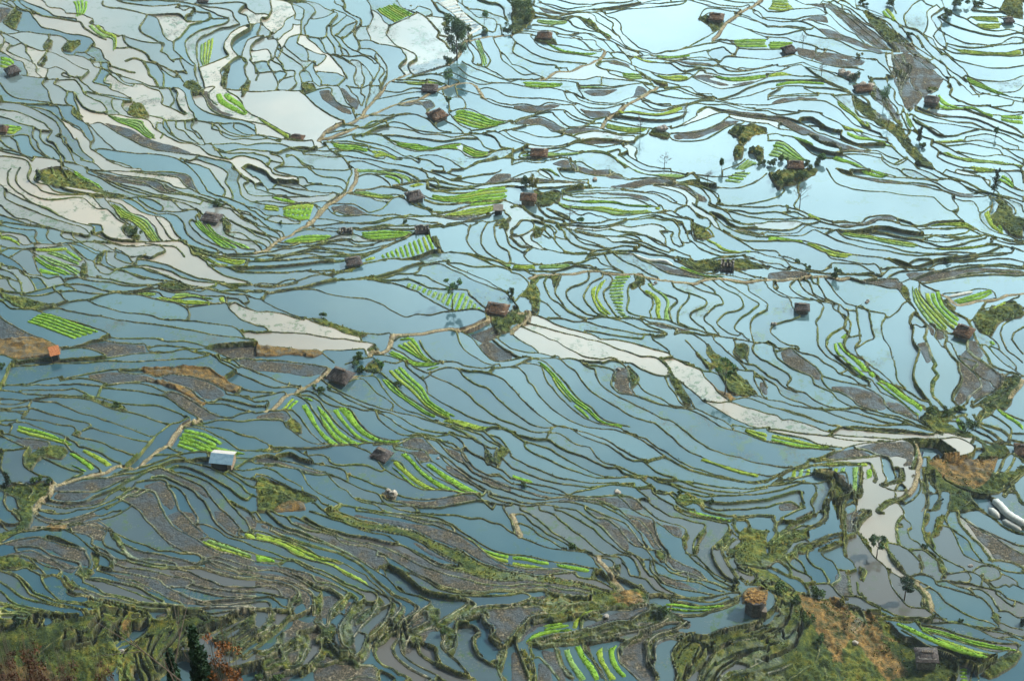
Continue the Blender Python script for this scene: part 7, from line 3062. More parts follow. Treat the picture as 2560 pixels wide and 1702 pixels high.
# terrain sheet
idx = np.full((NY, NX), -1, np.int64)
idx[IN] = np.arange(IN.sum())
q = np.stack([idx[:-1, :-1], idx[:-1, 1:], idx[1:, 1:], idx[1:, :-1]], -1)
q = q[(q >= 0).all(-1)]
verts = np.c_[GX[IN], GY[IN], Z[IN]]
me = grid_mesh('terraced_hillside', verts, q, MATS['terrace_earth'])
flo_attr(me, 'rim', np.clip(blur(mm.astype(np.float32), 6, 1) * 2.2, 0, 1)[IN])
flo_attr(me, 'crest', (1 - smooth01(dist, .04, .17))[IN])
bk = np.clip((1 - smooth01(dist, BW + .05, BW + .27)), 0, 1)
tall = smooth01(hi - lo, .28, .75) * bk
emb |= spill
cov = np.stack([bk * (1 - .85 * tall * (1 - smooth01(crest, .55, .9))), np.maximum(blur(emb.astype(np.float32), 1, 1), tall), smooth01(dm + (n1 - .5) * .3, .3, .7), np.ones_like(bk)], -1)
col_attr(me, 'cover', cov[IN]); flo_attr(me, 'mudness', smooth01(muds, .15, .5)[IN]); flo_attr(me, 'track', pm[IN])
structure(link('terraced_hillside', me))

# water sheets
isw = ~block & (dm < .75) & ~emb & ~spill
grow = isw.copy()
wl = np.where(isw, lv, NEG)
for _ in range(2):
    wl2 = shift_all(wl, np.maximum)
    g2 = (bank & ~grow & (wl2 > -500)) & (pdist > .5)
    wl = np.where(g2, wl2, wl); grow |= g2
grow &= IN
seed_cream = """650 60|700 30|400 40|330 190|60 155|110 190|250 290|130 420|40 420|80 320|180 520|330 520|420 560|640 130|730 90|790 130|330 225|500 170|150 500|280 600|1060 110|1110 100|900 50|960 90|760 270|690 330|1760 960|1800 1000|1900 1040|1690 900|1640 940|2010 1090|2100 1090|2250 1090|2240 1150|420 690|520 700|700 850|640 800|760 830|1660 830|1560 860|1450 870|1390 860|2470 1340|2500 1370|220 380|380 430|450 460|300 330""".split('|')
sky_cream = np.zeros(NL)
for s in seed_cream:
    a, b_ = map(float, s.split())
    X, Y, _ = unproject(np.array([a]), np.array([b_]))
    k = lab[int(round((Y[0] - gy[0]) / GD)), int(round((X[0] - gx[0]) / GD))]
    if k: sky_cream[k] = .75 + .25 * rng.random()  # fields painted with the warm sky reflection
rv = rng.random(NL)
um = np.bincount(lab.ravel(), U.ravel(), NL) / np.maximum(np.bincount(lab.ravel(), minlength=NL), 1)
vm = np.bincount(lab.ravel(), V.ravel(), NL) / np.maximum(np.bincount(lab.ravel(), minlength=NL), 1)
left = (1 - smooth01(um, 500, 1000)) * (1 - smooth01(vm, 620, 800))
sky_cream = np.maximum(sky_cream, np.where(rv > .86, .5 * rng.random(NL) * smooth01(vm, -200, 300), 0) * (vm < 620))
sky_cream = np.maximum(sky_cream, np.where(rv < .25, .0, left * .55 * rng.random(NL)))
silt_and_sky = np.clip(.15 + .75 * rng.random(NL) - .25 * smooth01(vm, 700, 1200) * (1 - smooth01(um, 1000, 1500)), 0, 1)
silt_and_sky *= 1 - .75 * smooth01(vm, 650, 1150) * (1 - smooth01(um, 900, 1500)) - .45 * smooth01(vm, 1150, 1450)  # painted darker to the lower left, where the sky reflection weakens
silt_and_sky = np.clip(silt_and_sky, 0, 1)
hue = np.clip(rng.random(NL) * 1.5 - .45, 0, 1) * (.15 + .85 * smooth01(vm, 1150, 1450))
stubv = np.clip(rng.random(NL) * 1.5 - .5, 0, 1)
labw = lab.copy()
for _ in range(2):
    labw = np.where((labw == 0) & grow, shift_all(labw, np.maximum), labw)
idw = np.full((NY, NX), -1, np.int64)
# every water sheet is level: faces never join two fields
c4 = np.stack([labw[:-1, :-1], labw[:-1, 1:], labw[1:, 1:], labw[1:, :-1]], -1)
g4 = np.stack([grow[:-1, :-1], grow[:-1, 1:], grow[1:, 1:], grow[1:, :-1]], -1).all(-1)
same = (c4.max(-1) == c4.min(-1)) & g4 & (c4[..., 0] > 0)
use = np.zeros((NY, NX), bool)
for dj in (0, 1):
    for di in (0, 1):
        use[dj:NY - 1 + dj, di:NX - 1 + di] |= same
idw[use] = np.arange(use.sum())
q = np.stack([idw[:-1, :-1], idw[:-1, 1:], idw[1:, 1:], idw[1:, :-1]], -1)[same]
wz = np.where(isw, lv, wl)
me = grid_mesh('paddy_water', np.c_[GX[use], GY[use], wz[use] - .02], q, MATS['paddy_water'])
lw = labw[use]
col_attr(me, 'silt_and_sky', np.stack([silt_and_sky[lw], sky_cream[lw], stubv[lw], hue[lw]], -1))
structure(link('paddy_water', me))
print("water faces", len(q), "terrain verts", len(verts))

# ground beyond the surveyed terraces, and the mountainside under the viewpoint
def coarse(name, xs, ys, zf, mat):
    XX, YY = np.meshgrid(xs, ys); ZZ = zf(XX, YY)
    nx, ny = len(xs), len(ys)
    i = np.arange(ny * nx).reshape(ny, nx)
    qq = np.stack([i[:-1, :-1], i[:-1, 1:], i[1:, 1:], i[1:, :-1]], -1).reshape(-1, 4)
    return structure(link(name, grid_mesh(name, np.c_[XX.ravel(), YY.ravel(), ZZ.ravel()], qq, mat)))
def far_z(X, Y):
    base = hsm(X, Y) - 3.0
    out = np.maximum(np.maximum(np.abs(X) - 260, 0), np.maximum(Y - 740, 0))
    base = base + 0.25 * out + 40 * smooth01(out, 100, 1500) * (vnoise(X, Y, 400, 5))
    return base
coarse('valley_ground', np.r_[np.arange(-4200, -300, 150), np.arange(-300, 301, 10), np.arange(450, 4300, 150)],
       np.r_[np.arange(170, 800, 10), np.arange(850, 5200, 150)], far_z, FAR_M)
def slope_z(X, Y):
    z = CAM[2] - 6.0 - 1.22 * np.maximum(Y, -12) + 0.35 * np.maximum(-12 - Y, 0)
    z = z - 5 * vnoise(X, Y, 17, 6) - 2.0 * vnoise(X, Y, 5, 8)
    return np.maximum(z, hsm(X, Y) - 6)
coarse('mountain_slope', np.r_[np.arange(-1500, -200, 60), np.arange(-200, 201, 4), np.arange(260, 1560, 60)],
       np.r_[np.arange(-600, -20, 40), np.arange(-20, 262, 4)], slope_z, SLOPE_M)

# the air over the valley
bm = bmesh.new(); bmesh.ops.create_cube(bm, size=1.0)
hz = bpy.data.meshes.new('haze'); bm.to_mesh(hz); bm.free()
hzo = bpy.data.objects.new('haze', hz); COL.objects.link(hzo)
hzo['kind'] = 'stuff'
ztop = CAM[2] + 220; zbot = -420
hzo.scale = (9400, 10600, ztop - zbot); hzo.location = (0, 2300, (ztop + zbot) / 2)
hm = bpy.data.materials.new('haze_air'); hm.use_nodes = True
hn = hm.node_tree.nodes; hn.clear()
ho = hn.new('ShaderNodeOutputMaterial'); hv = hn.new('ShaderNodeVolumePrincipled')
hv.inputs['Color'].default_value = (.80, .93, 1.0, 1)
hv.inputs['Density'].default_value = HAZE
hv.inputs['Anisotropy'].default_value = .3
hm.node_tree.links.new(hv.outputs[0], ho.inputs['Volume'])
hz.materials.append(hm)

# ------------------------------------------------------------------ small mesh builder for the things
class MB:
    def __init__(self): self.v = []; self.f = []
    def quad(self, a, b, c, d):
        i = len(self.v); self.v += [a, b, c, d]; self.f.append((i, i + 1, i + 2, i + 3))
    def tri(self, a, b, c):
        i = len(self.v); self.v += [a, b, c]; self.f.append((i, i + 1, i + 2))
    def box(self, x0, x1, y0, y1, z0, z1, M=None, jit=0):
        c = [(x, y, z) for z in (z0, z1) for (x, y) in ((x0, y0), (x1, y0), (x1, y1), (x0, y1))]
        if jit: c = [(x + rnd.uniform(-jit, jit), y + rnd.uniform(-jit, jit), z + rnd.uniform(-jit, jit)) for x, y, z in c]
        if M is not None: c = [tuple(M @ Vector(p)) for p in c]
        i = len(self.v); self.v += c
        self.f += [tuple(i + k for k in q) for q in ((3, 2, 1, 0), (4, 5, 6, 7), (0, 1, 5, 4), (1, 2, 6, 5), (2, 3, 7, 6), (3, 0, 4, 7))]
    def tube(self, pts, rad, n=6):
        i0 = len(self.v); P = [Vector(p) for p in pts]
        for k, p in enumerate(P):
            d = (P[min(k + 1, len(P) - 1)] - P[max(k - 1, 0)]).normalized()
            a = d.orthogonal().normalized(); b = d.cross(a)
            r = rad[k] if hasattr(rad, '__len__') else rad
            for j in range(n):
                t = 2 * math.pi * j / n
                self.v.append(tuple(p + a * math.cos(t) * r + b * math.sin(t) * r))
        for k in range(len(P) - 1):
            for j in range(n):
                self.f.append((i0 + k * n + j, i0 + k * n + (j + 1) % n, i0 + (k + 1) * n + (j + 1) % n, i0 + (k + 1) * n + j))
        self.f.append(tuple(i0 + j for j in range(n))[::-1]); self.f.append(tuple(i0 + (len(P) - 1) * n + j for j in range(n)))
    def mesh(self, name, mat, smooth=False):
        me = bpy.data.meshes.new(name); me.from_pydata(self.v, [], self.f); me.update()
        me.materials.append(mat)
        if smooth:
            for p in me.polygons: p.use_smooth = True
        return me
    def build(self, name, mat, parent=None, smooth=False):
        return link(name, self.mesh(name, mat, smooth), parent)

def blob(name, mat, parent, r, seed, sub=3, rough=.25, squash=(1, 1, 1), sc=1.6, loc=(0, 0, 0)):
    bm = bmesh.new(); bmesh.ops.create_icosphere(bm, subdivisions=sub, radius=1.0)
    o = Vector((seed * 3.7, seed * 1.3, seed * 2.1))
    from mathutils import noise as mn
    for v in bm.verts:
        d = v.co.normalized()
        k = 1 + rough * mn.noise(d * sc + o) + rough * .5 * mn.noise(d * sc * 2.7 + o)
        v.co = Vector((d.x * k * squash[0] * r + loc[0], d.y * k * squash[1] * r + loc[1], d.z * k * squash[2] * r + loc[2]))
    me = bpy.data.meshes.new(name); bm.to_mesh(me); bm.free(); me.materials.append(mat)
    return link(name, me, parent)

def lower(x, y, r=1.0):
    return min(float(ground(x + a * r, y + b * r)) for a in (-1, 0, 1) for b in (-1, 0, 1))

def mpp(u, v):
    X, Y, Zc = at(u, v)
    f = CP * Y - SP * (Zc - CAM[2])
    return f * TH / (W0 / 2)

# ------------------------------------------------------------------ huts
def thatched_hut(o, w, d, wall, rise, roofm, wallm, seed, worn=0.0):
    r = random.Random(seed)
    b = MB(); th = .22
    b.box(-w / 2, w / 2, -d / 2, d / 2, -1.5, wall); b.build('wall', wallm, o)
    b = MB(); b.box(-.42, .42, -d / 2 - .04, -d / 2 + .1, -.05, min(1.7, wall - .25)); b.build('door', WOOD, o)
    # hipped thatch with sagging ridge, thick ragged eaves
    nx_, ny_ = 14, 10; ov = .55
    V = {}
    b = MB()
    for i in range(nx_ + 1):
        for j in range(ny_ + 1):
            s = i / nx_ * 2 - 1; t = j / ny_ * 2 - 1
            x = s * (w / 2 + ov); y = t * (d / 2 + ov)
            hipx = min(1, (1 - abs(s)) * (w / 2 + ov) / (d * .38)); hy = 1 - abs(t)
            hgt = min(hipx ** .75, 1) * (hy ** .85)
            z = wall - .35 + rise * hgt * (1 - .10 * math.cos(s * 2.2)) - worn * rise * max(0, s) * hgt
            z += r.uniform(-.07, .07) + (r.uniform(-.12, .02) if abs(s) == 1 or abs(t) == 1 else 0)
            V[i, j] = (x + r.uniform(-.06, .06), y + r.uniform(-.06, .06), z)
    for i in range(nx_):
        for j in range(ny_):
            b.quad(V[i, j], V[i + 1, j], V[i + 1, j + 1], V[i, j + 1])
            dn = lambda p: (p[0] * .98, p[1] * .98, p[2] - .28)
            b.quad(dn(V[i, j + 1]), dn(V[i + 1, j + 1]), dn(V[i + 1, j]), dn(V[i, j]))
    rim = [(i, 0) for i in range(nx_)] + [(nx_, j) for j in range(ny_)] + [(i, ny_) for i in range(nx_, 0, -1)] + [(0, j) for j in range(ny_, 0, -1)]
    for a, q in zip(rim, rim[1:] + rim[:1]):
        b.quad(V[a], dn(V[a]), dn(V[q]), V[q])
    b.build('roof', roofm, o)
    b = MB()
    for k in range(7):
        x = -w * .28 + w * .56 * k / 6
        b.box(x - .10, x + .10, -.38, .38, wall - .35 + rise * .93, wall - .35 + rise * 1.06 - worn * rise * max(0, x) / w, jit=.05)
    b.build('ridge', THATCH_D if roofm is not THATCH_D else WOOD, o)

def sheet_hut(o, w, d, wall, rise, near, far, wallm, seed):
    b = MB(); b.box(-w / 2, w / 2, -d / 2, d / 2, -1.5, wall)
    for sx in (-1, 1):
        b.tri((sx * w / 2, -d / 2, wall), (sx * w / 2, d / 2, wall), (sx * w / 2, .0, wall + rise))
    b.build('wall', wallm, o)
    b = MB(); b.box(-w * .46, w * .30, -d / 2 - .05, -d / 2 + .1, 0, wall - .35); b.build('doorway', DARKM, o)
    n = max(4, int(w / .9)); ov = .35; sl = rise / (d / 2)
    for side, mat in ((-1, near), (1, far)):
        b = MB()
        for k in range(n):
            x0 = -w / 2 - ov + (w + 2 * ov) * k / n; x1 = -w / 2 - ov + (w + 2 * ov) * (k + 1) / n
            dz = .02 * (k % 2) + rnd.uniform(0, .03)
            y1 = side * (d / 2 + ov); z1 = wall + .06 - sl * ov + dz; z0 = wall + rise + .06 + dz
            p = [(x0, 0, z0), (x1, 0, z0), (x1, y1, z1), (x0, y1, z1)]
            if side > 0: p = p[::-1]
            b.quad(*p); b.quad(*[(x, y, z - .05) for x, y, z in p[::-1]])
            b.quad(p[3 if side < 0 else 0], p[2 if side < 0 else 1], tuple(np.add(p[2 if side < 0 else 1], (0, 0, -.05))), tuple(np.add(p[3 if side < 0 else 0], (0, 0, -.05))))
        b.build('roof_slope', mat, o)

def ruin(o, w, d, wall, wallm, seed):
    r = random.Random(seed)
    b = MB()
    def wallrun(x0, y0, x1, y1):
        n = 7
        for k in range(n):
            h = wall * r.uniform(.45, 1.0)
            a, c = k / n, (k + 1) / n
            xa, ya, xb, yb = x0 + (x1 - x0) * a, y0 + (y1 - y0) * a, x0 + (x1 - x0) * c, y0 + (y1 - y0) * c
            b.box(min(xa, xb) - .16, max(xa, xb) + .16, min(ya, yb) - .16, max(ya, yb) + .16, -1.2, h, jit=.04)
    wallrun(-w / 2, d / 2, w / 2, d / 2); wallrun(-w / 2, -d / 2, -w / 2, d / 2); wallrun(w / 2, -d / 2, w / 2, d / 2)
    b.build('wall', wallm, o)
    b = MB(); b.box(-w / 2 + .2, w / 2 - .2, -d / 2, d / 2 - .2, -.1, .22, jit=.05); b.build('floor', DARKM, o)  # floor coloured near-black as the shade inside the walls
    b = MB()
    for k in range(3): b.box(-w * .3 + k * w * .3 - .12, -w * .3 + k * w * .3 + .12, -d * .3, d * .35, wall * .5, wall * .62, jit=.08)
    b.build('beam', WOOD, o)

HUTS = [ # label, short name used to place its neighbours, turn in degrees, depth factor, wall, rise
 ("dark hut on the top edge of the photo beside cream ponds", "the top edge dark hut", 5, .8, 2.2, 1.6),
 ("dark thatched hut beside a small green plot near the upper left edge", "the upper left edge hut", 35, 1, 2.4, 2),
 ("brown hut cut by the left edge of the photo above striped green beds", "the left edge brown hut", 0, .9, 2.2, 1.8),
 ("dark broken hut with a green bush behind it, above striped green beds", "the bush backed broken hut", -15, .8, 1.7, 1.6),
 ("small hut with a bright orange tiled roof beside bare brown earth", "the orange tiled hut", 22, 1.25, 2.3, 1.5),
 ("shed with a pale pink and blue sheet metal roof beside striped green beds", "the pale metal roofed shed", -8, .95, 2.3, 1.6),
 None,
 ("dark square hut beside a narrow green plot and pond path", "the dark square path hut", -4, .75, 2.6, 1.6),
 ("hut with a pinkish brown roof left of a striped oval green plot", "the pinkish roofed hut", 38, 1, 2.4, 2),
 ("low brown roofed hut at the tip of a long green strip by a big pond", "the low pond tip hut", -12, .7, 1.7, 1.4),
 ("dark hut with a brown gable at the left end of wide striped green beds", "the brown gabled dark hut", 22, 1.0, 2.8, 1.9),
 ("dark hut at the narrow left tip of a green fan of short rows", "the fan tip hut", 14, .85, 2.4, 1.6),
 ("roofless hut with two dark end walls between striped green plots", "the roofless hut between green plots", 3, .6, 1.8, 1),
 ("collapsed dark hut at the top of the green fan of short rows", "the collapsed hut above the fan", 10, .7, 1.5, 1),
 ("fallen hut with an orange brown roof where the footpaths meet", "the fallen orange brown hut", -14, .75, 1.6, 1.7),
 ("tiny shed with a white and blue metal roof below long green beds", "the tiny white and blue shed", 0, .9, 1.6, .9),
 ("large dark thatched hut on the path beside a muddy pond", "the large dark thatched hut", -26, .85, 2.6, 2.8),
 ("dark broken thatched hut left of curved green beds", "the curved beds broken hut", -30, .9, 2.0, 2.0),
 ("brown thatched hut standing in the largest bright pond near the top", "the bright pond hut", -10, .9, 2.4, 1.7),
 ("brown thatched hut above a curved green strip in the upper middle", "the curved strip brown hut", -5, .85, 1.8, 1.8),
 ("round shouldered orange brown hut on a thin green strip", "the orange brown strip hut", -6, .8, 2.2, 1.7),
 ("tall brown hut with a lit ridge in front of yellowish trees", "the tall yellow tree hut", -4, .75, 3.4, 1.6),
 ("roofless dark hut with two end walls on the grassy middle bank", "the grassy bank roofless hut", -8, .8, 2.4, 1),
 ("round straw topped hut on dark stone walls standing in a pond", "the round straw topped hut", 0, 1, 2.6, 2),
 None,
 ("dark hut at the right end of yellow striped beds near a mud field", "the yellow beds dark hut", 22, .9, 2.0, 1.9),
 ("low brown hut among shrubs and white rocks on the upper right bank", "the white rocks brown hut", 8, .6, 1.5, 1.3),
 ("dark hut at the left end of a long curved green strip, upper right", "the green strip dark hut", -18, .9, 2.4, 1.8),
 ("small dark hut at the end of olive beds near the upper right corner", "the upper right corner hut", 10, .9, 2.0, 1.4),
 ("brown hut on the bushy islet between bright ponds", "the bushy islet hut", -5, .8, 2.0, 1.6),
 ("dark hut above a straight green bank in the middle right ponds", "the green bank dark hut", -6, .8, 2.6, 1.5),
 ("brown hut at the lower end of striped beds, right of the middle", "the brown hut below striped beds", -32, 1, 2.3, 2.2),
 ("dark brown hut cut by the right edge of the photo", "the right edge dark hut", -10, .9, 2.2, 2),
 ("dark hut on the lower right hillside in front of long green beds", "the lower right hillside hut", -3, .85, 2.4, 1.5),
 None]
LAND = []
hk = [s for s in SURVEY if s[0] == 'h']
BIG_TREES = []
def rocks(name, label, cat, u, v, w, mat, n, seed):
    x, y, z = at(u, v); o = empty(name, (x, y, z)); tag(o, label, cat)
    r = random.Random(seed); W = w * mpp(u, v)
    for k in range(n):
        blob('boulder', mat, o, W * r.uniform(.22, .42), seed + k, 2, .35, (1, r.uniform(.6, 1), r.uniform(.6, .95)), 1.4,
             (r.uniform(-.35, .35) * W, r.uniform(-.2, .35) * W, W * .16))
    return o
ROCKS = {6: "pale upright boulder beside a narrow pond in the lower left", 24: "single grey boulder in a mud field near the bottom middle",
         36: "pale boulder among small weedy ponds on the lower right"}
for k, s in enumerate(hk):
    _, kind, u, v, w = s
    if kind == 'rockpile':
        lab_ = [q for q in ROCKS.values()][sum(1 for t in hk[:k] if t[1] == 'rockpile')]
        rocks('boulder_pile' if k != 24 else 'boulder', lab_, 'boulder', u, v - 6, w, ROCK, 2, 40 + k); continue
    label, short, turn, df, wall, rise = HUTS[k]
    x, y, z = at(u, v - w * .10)
    m_ = mpp(u, v); W = w * m_ * .86
    o = empty({'metal': 'metal_shed', 'blue': 'metal_shed', 'ruin': 'ruined_hut', 'brick': 'tiled_hut'}.get(kind, 'thatched_hut'), (x, y, z), R(turn))
    tag(o, label, 'hut' if kind not in ('metal', 'blue') else 'shed', 'field huts among the terraces')
    LAND.append((u, v, short))
    sc = W / 6.0
    # level pad of trodden earth is part of the terrain: sink walls instead
    o.location.z = float(ground(x, y, LV)) + .1
    if kind == 'metal': sheet_hut(o, W, W * .85, 2.3, .95, METAL_B, METAL_W, MUDWALL, k)
    elif kind == 'blue': sheet_hut(o, W, W * .8, 1.8, .9, METAL_W, METAL_B, STONEW, k)
    elif kind == 'brick': sheet_hut(o, W * .8, W * 1.15, 2.2, 1.3, TILE, TILE, MUDWALL, k)
    elif kind == 'ruin': ruin(o, W, W * df, wall, STONEW, k)
    elif kind == 'thatchmound':
        o.location.z -= .3
        b = MB(); n = 22
        rr = random.Random(5)
        ring = [(math.cos(2 * math.pi * i / n) * W * .46 * rr.uniform(.92, 1.05), math.sin(2 * math.pi * i / n) * W * .42 * rr.uniform(.92, 1.05)) for i in range(n)]
        for i in range(n):
            a, c = ring[i], ring[(i + 1) % n]
            b.quad((a[0] * 1.04, a[1] * 1.04, -1.2), (c[0] * 1.04, c[1] * 1.04, -1.2), (c[0], c[1], 3.9), (a[0], a[1], 3.9))
        b.f.append(tuple(range(3, 4 * n, 4))); b.build('wall', THATCH_D, o)
        blob('roof', STRAW, o, W * .46, 3, 5, .55, (1, .9, .20), 2.6, (0, .5, 3.9))
        b = MB(); b.box(W * .30, W * .52, -W * .45, -W * .1, -1, 1.9, jit=.1); b.build('lean_to', WOOD, o)
    else:
        roofm = THATCH_D if kind == 'dark' else THATCH_B
        thatched_hut(o, W, W * df, wall * min(1.15, max(.7, sc)), rise * min(1.15, max(.7, sc)), roofm, STONEW if kind == 'dark' else MUDWALL, k, worn=.35 if 'broken' in label or 'fallen' in label else 0)

# ------------------------------------------------------------------ trees and shrubs
def leaf_cloud(name, mat, parent, centers, n, size, seed, flat=.0):
    g = np.random.default_rng(seed)
    C = np.array([c[:3] for c in centers]); Rr = np.array([c[3:] for c in centers])
    k = g.integers(0, len(C), n)
    d = g.normal(size=(n, 3)); d /= np.linalg.norm(d, axis=1, keepdims=True)
    rad = g.random((n, 1)) ** .45
    P = C[k] + d * rad * Rr[k]
    a = g.normal(size=(n, 3)); a /= np.linalg.norm(a, axis=1, keepdims=True)
    b = np.cross(a, g.normal(size=(n, 3))); b /= np.linalg.norm(b, axis=1, keepdims=True) + 1e-9
    s = size * g.uniform(.55, 1.35, (n, 1))
    a = a * s; b = b * s * .6
    v = np.stack([P - a - b * .4, P - a * .1 - b, P + a, P - a * .1 + b], 1).reshape(-1, 3)
    q = np.arange(n * 4).reshape(n, 4)
    me = grid_mesh(name, v, q, mat, False)
    return link(name, me, parent)

def trunk(o, h, r, seed, limbs, mat=BARK, lean=.06, start=.45):
    g = random.Random(seed); b = MB()
    pts = [(g.uniform(-lean, lean) * h * t * t, g.uniform(-lean, lean) * h * t * t, h * t) for t in (0, .25, .5, .75, 1)]
    pts[0] = (0, 0, -.6)
    b.tube(pts, [r * 1.25, r, r * .8, r * .55, r * .25])
    ends = [pts[-1]]
    for k in range(limbs):
        t = g.uniform(start, .95); a = g.uniform(0, 6.28) + k * 2.4
        L = h * g.uniform(.22, .42) * (1.25 - t * .5)
        p0 = Vector((pts[2][0] * t * t * 2, pts[2][1] * t * t * 2, h * t))
        p1 = p0 + Vector((math.cos(a) * L * .5, math.sin(a) * L * .5, L * .45)); p2 = p0 + Vector((math.cos(a) * L, math.sin(a) * L, L * .75))
        b.tube([p0, p1, p2], [r * .45, r * .3, r * .1], 5)
        ends.append(tuple(p2))
        for q in range(2):
            a2 = a + g.uniform(-.9, .9); p3 = p1 + Vector((math.cos(a2) * L * .5, math.sin(a2) * L * .5, L * g.uniform(.1, .5)))
            b.tube([p1, p3], [r * .22, r * .07], 4); ends.append(tuple(p3))
    b.build('trunk', mat, o)
    return ends

TK = [s for s in SURVEY if s[0] == 't']
TDESC = {'bush': 'leafy green shrub', 'green': 'small pale green tree', 'dark': 'dark green conifer', 'yellow': 'yellowish green shrub', 'bare': 'bare twiggy tree',
         'tall': 'tall thin trunked tree', 'pine': 'tiered pine tree', 'tall2': 'leaning leafy tree', 'grey': 'big dense grey green tree'}
TNAME = {'bush': 'shrub', 'green': 'small_tree', 'dark': 'conifer', 'yellow': 'shrub', 'bare': 'bare_tree', 'tall': 'tall_tree', 'pine': 'pine_tree', 'tall2': 'tall_tree', 'grey': 'large_tree'}
PLACED = []                                  # (object, description, u, v, sort)
def foot(u, v, dist_y):
    a, dy, dz = [float(q) for q in rays(u, v)]
    t = dist_y / dy
    x, y = a * t, dist_y
    return x, y, float(slope_z(np.array(x), np.array(y))), CAM[2] + dz * t
nshrub = 0
for k, s in enumerate(TK):
    _, kind, u, v, w, h = s
    if kind == 'person': continue
    if kind in ('shrub', 'cypress'):
        Yd = 56 + 6 * (k % 3)
        x, y, zb_, zr = foot(u, v + 4, Yd)
        m_ = Yd * 1.32 * TH / (W0 / 2)
        sc_ = 1.35 if kind == 'shrub' else 1.1
        Hh = zr - zb_ + sc_ * h * m_ / .76; Wd = w * m_ * (1.35 if kind == 'shrub' else 2.0)
        if kind == 'cypress':
            o = empty('conifer', (x, y, zb_))
            nm = 'taller dark conifer rising into the bottom edge left of centre' if h > 90 else 'lower dark bushy conifer at the bottom edge beside the taller one'
            tag(o, nm, 'tree', 'dark conifers on the near slope')
            trunk(o, Hh * .92, .09, k, 8)
            cs = [(rnd.uniform(-.1, .1), rnd.uniform(-.1, .1), Hh * t, Wd * .62 * max(.04, 1.02 - t) ** .55, Wd * .62 * max(.04, 1.02 - t) ** .55, Hh * .07) for t in np.linspace(.2, .98, 14)]
            leaf_cloud('crown', LEAF['dark'], o, cs, 9000, .11, k)
        else:
            o = empty('dry_shrub', (x, y, zb_)); nshrub += 1
            tag(o, ('dry reddish twiggy shrub at the bottom left corner', 'dry reddish shrub second from the bottom left corner', 'dry reddish shrub third along the bottom edge from the left',
                    'low dry shrub fourth along the bottom edge from the left', 'orange dry shrub right of the dark conifers on the bottom edge',
                    'low dark red shrub between the first two tall shrubs, bottom left', 'low dark red shrub between the second and third shrubs, bottom left')[nshrub - 1], 'shrub', 'dry shrubs on the near slope')
            b = MB(); ends = []
            for q in range(90):
                a = rnd.uniform(0, 6.28); sp_ = Wd * .55 * math.sqrt(rnd.random())
                top = Vector((math.cos(a) * sp_, math.sin(a) * sp_, Hh * rnd.uniform(.62, 1.05)))
                mid_ = Vector((top.x * .45 + rnd.uniform(-.1, .1), top.y * .45 + rnd.uniform(-.1, .1), top.z * .55))
                b.tube([(rnd.uniform(-.15, .15), rnd.uniform(-.15, .15), -.3), mid_, top], [.028, .016, .006], 4); ends.append(top)
            b.build('stem', LEAF['bare'], o)
            leaf_cloud('foliage', (ORANGE if 185 * 2.7 < u < 225 * 2.7 else LEAF['red']), o, [(e.x, e.y, e.z * rnd.uniform(.78, .95), .24, .24, .26) for e in ends], 4600, .06, k)
        continue
    x, y, z = at(u, v); m_ = mpp(u, v)
    Hh = max(1.2, h * m_ / .80); Wd = max(.9, w * m_)
    o = empty(TNAME[kind], (x, y, z), rnd.uniform(0, 6.28))
    cat = 'shrub' if TNAME[kind] == 'shrub' else 'tree'
    o['category'] = cat
    o['group'] = {'shrub': 'shrubs on the terrace banks', 'bare_tree': 'bare trees on the terraces'}.get(TNAME[kind], 'trees standing among the terraces')
    PLACED.append((o, TDESC[kind], u, v, cat))
    key = {'tall': 'green', 'pine': 'dark', 'tall2': 'green'}.get(kind, kind)
    if kind in ('bush', 'yellow'):
        Hh = min(Hh, Wd * 1.5)
        trunk(o, Hh * .55, .05 + Wd * .012, k, 4, start=.2)
        cs = [(rnd.gauss(0, .24) * Wd, rnd.gauss(0, .24) * Wd, Hh * rnd.uniform(.25, .78), Wd * .22, Wd * .22, Hh * .22) for _ in range(7)]
        leaf_cloud('foliage', LEAF[key], o, cs, int(min(1400, 260 + 60 * Wd * Wd)), .17 + .012 * Wd, k)
    elif kind == 'bare':
        ends = trunk(o, Hh * .9, .07 + Hh * .008, k, 11, start=.38)
        leaf_cloud('crown', LEAF['bare'], o, [(e[0], e[1], e[2], .5, .5, .4) for e in ends], 240, .10, k)
    elif kind in ('tall', 'tall2'):
        ends = trunk(o, Hh * .95, .09 + Hh * .006, k, 8, start=.55)
        cs = [(e[0] * .8, e[1] * .8, e[2], Wd * .20, Wd * .20, Hh * .06) for e in ends]
        leaf_cloud('crown', LEAF['green' if kind == 'tall' else 'grey'], o, cs, 900, .22, k)
    elif kind == 'pine':
        trunk(o, Hh * .95, .14, k, 5, start=.55)
        cs = [(-Wd * .16, 0, Hh * .90, Wd * .34, Wd * .34, Hh * .10), (Wd * .16, 0, Hh * .84, Wd * .28, Wd * .3, Hh * .08), (Wd * .22, 0, Hh * .56, Wd * .32, Wd * .3, Hh * .09), (-Wd * .05, .2, Hh * .58, Wd * .2, Wd * .2, Hh * .07)]
        leaf_cloud('crown', LEAF['dark'], o, cs, 1500, .22, k); o.rotation_euler.z = 0
    elif kind == 'dark':
        trunk(o, Hh * .95, .09 + Hh * .006, k, 6, start=.4)
        cs = [(rnd.gauss(0, .12) * Wd, rnd.gauss(0, .12) * Wd, Hh * t, Wd * .42 * (1.2 - t), Wd * .42 * (1.2 - t), Hh * .10) for t in np.linspace(.22, .95, 9)]
        leaf_cloud('crown', LEAF['dark'], o, cs, 1100, .22, k)
    elif kind == 'grey':
        trunk(o, Hh * .85, .22, k, 10, start=.25)
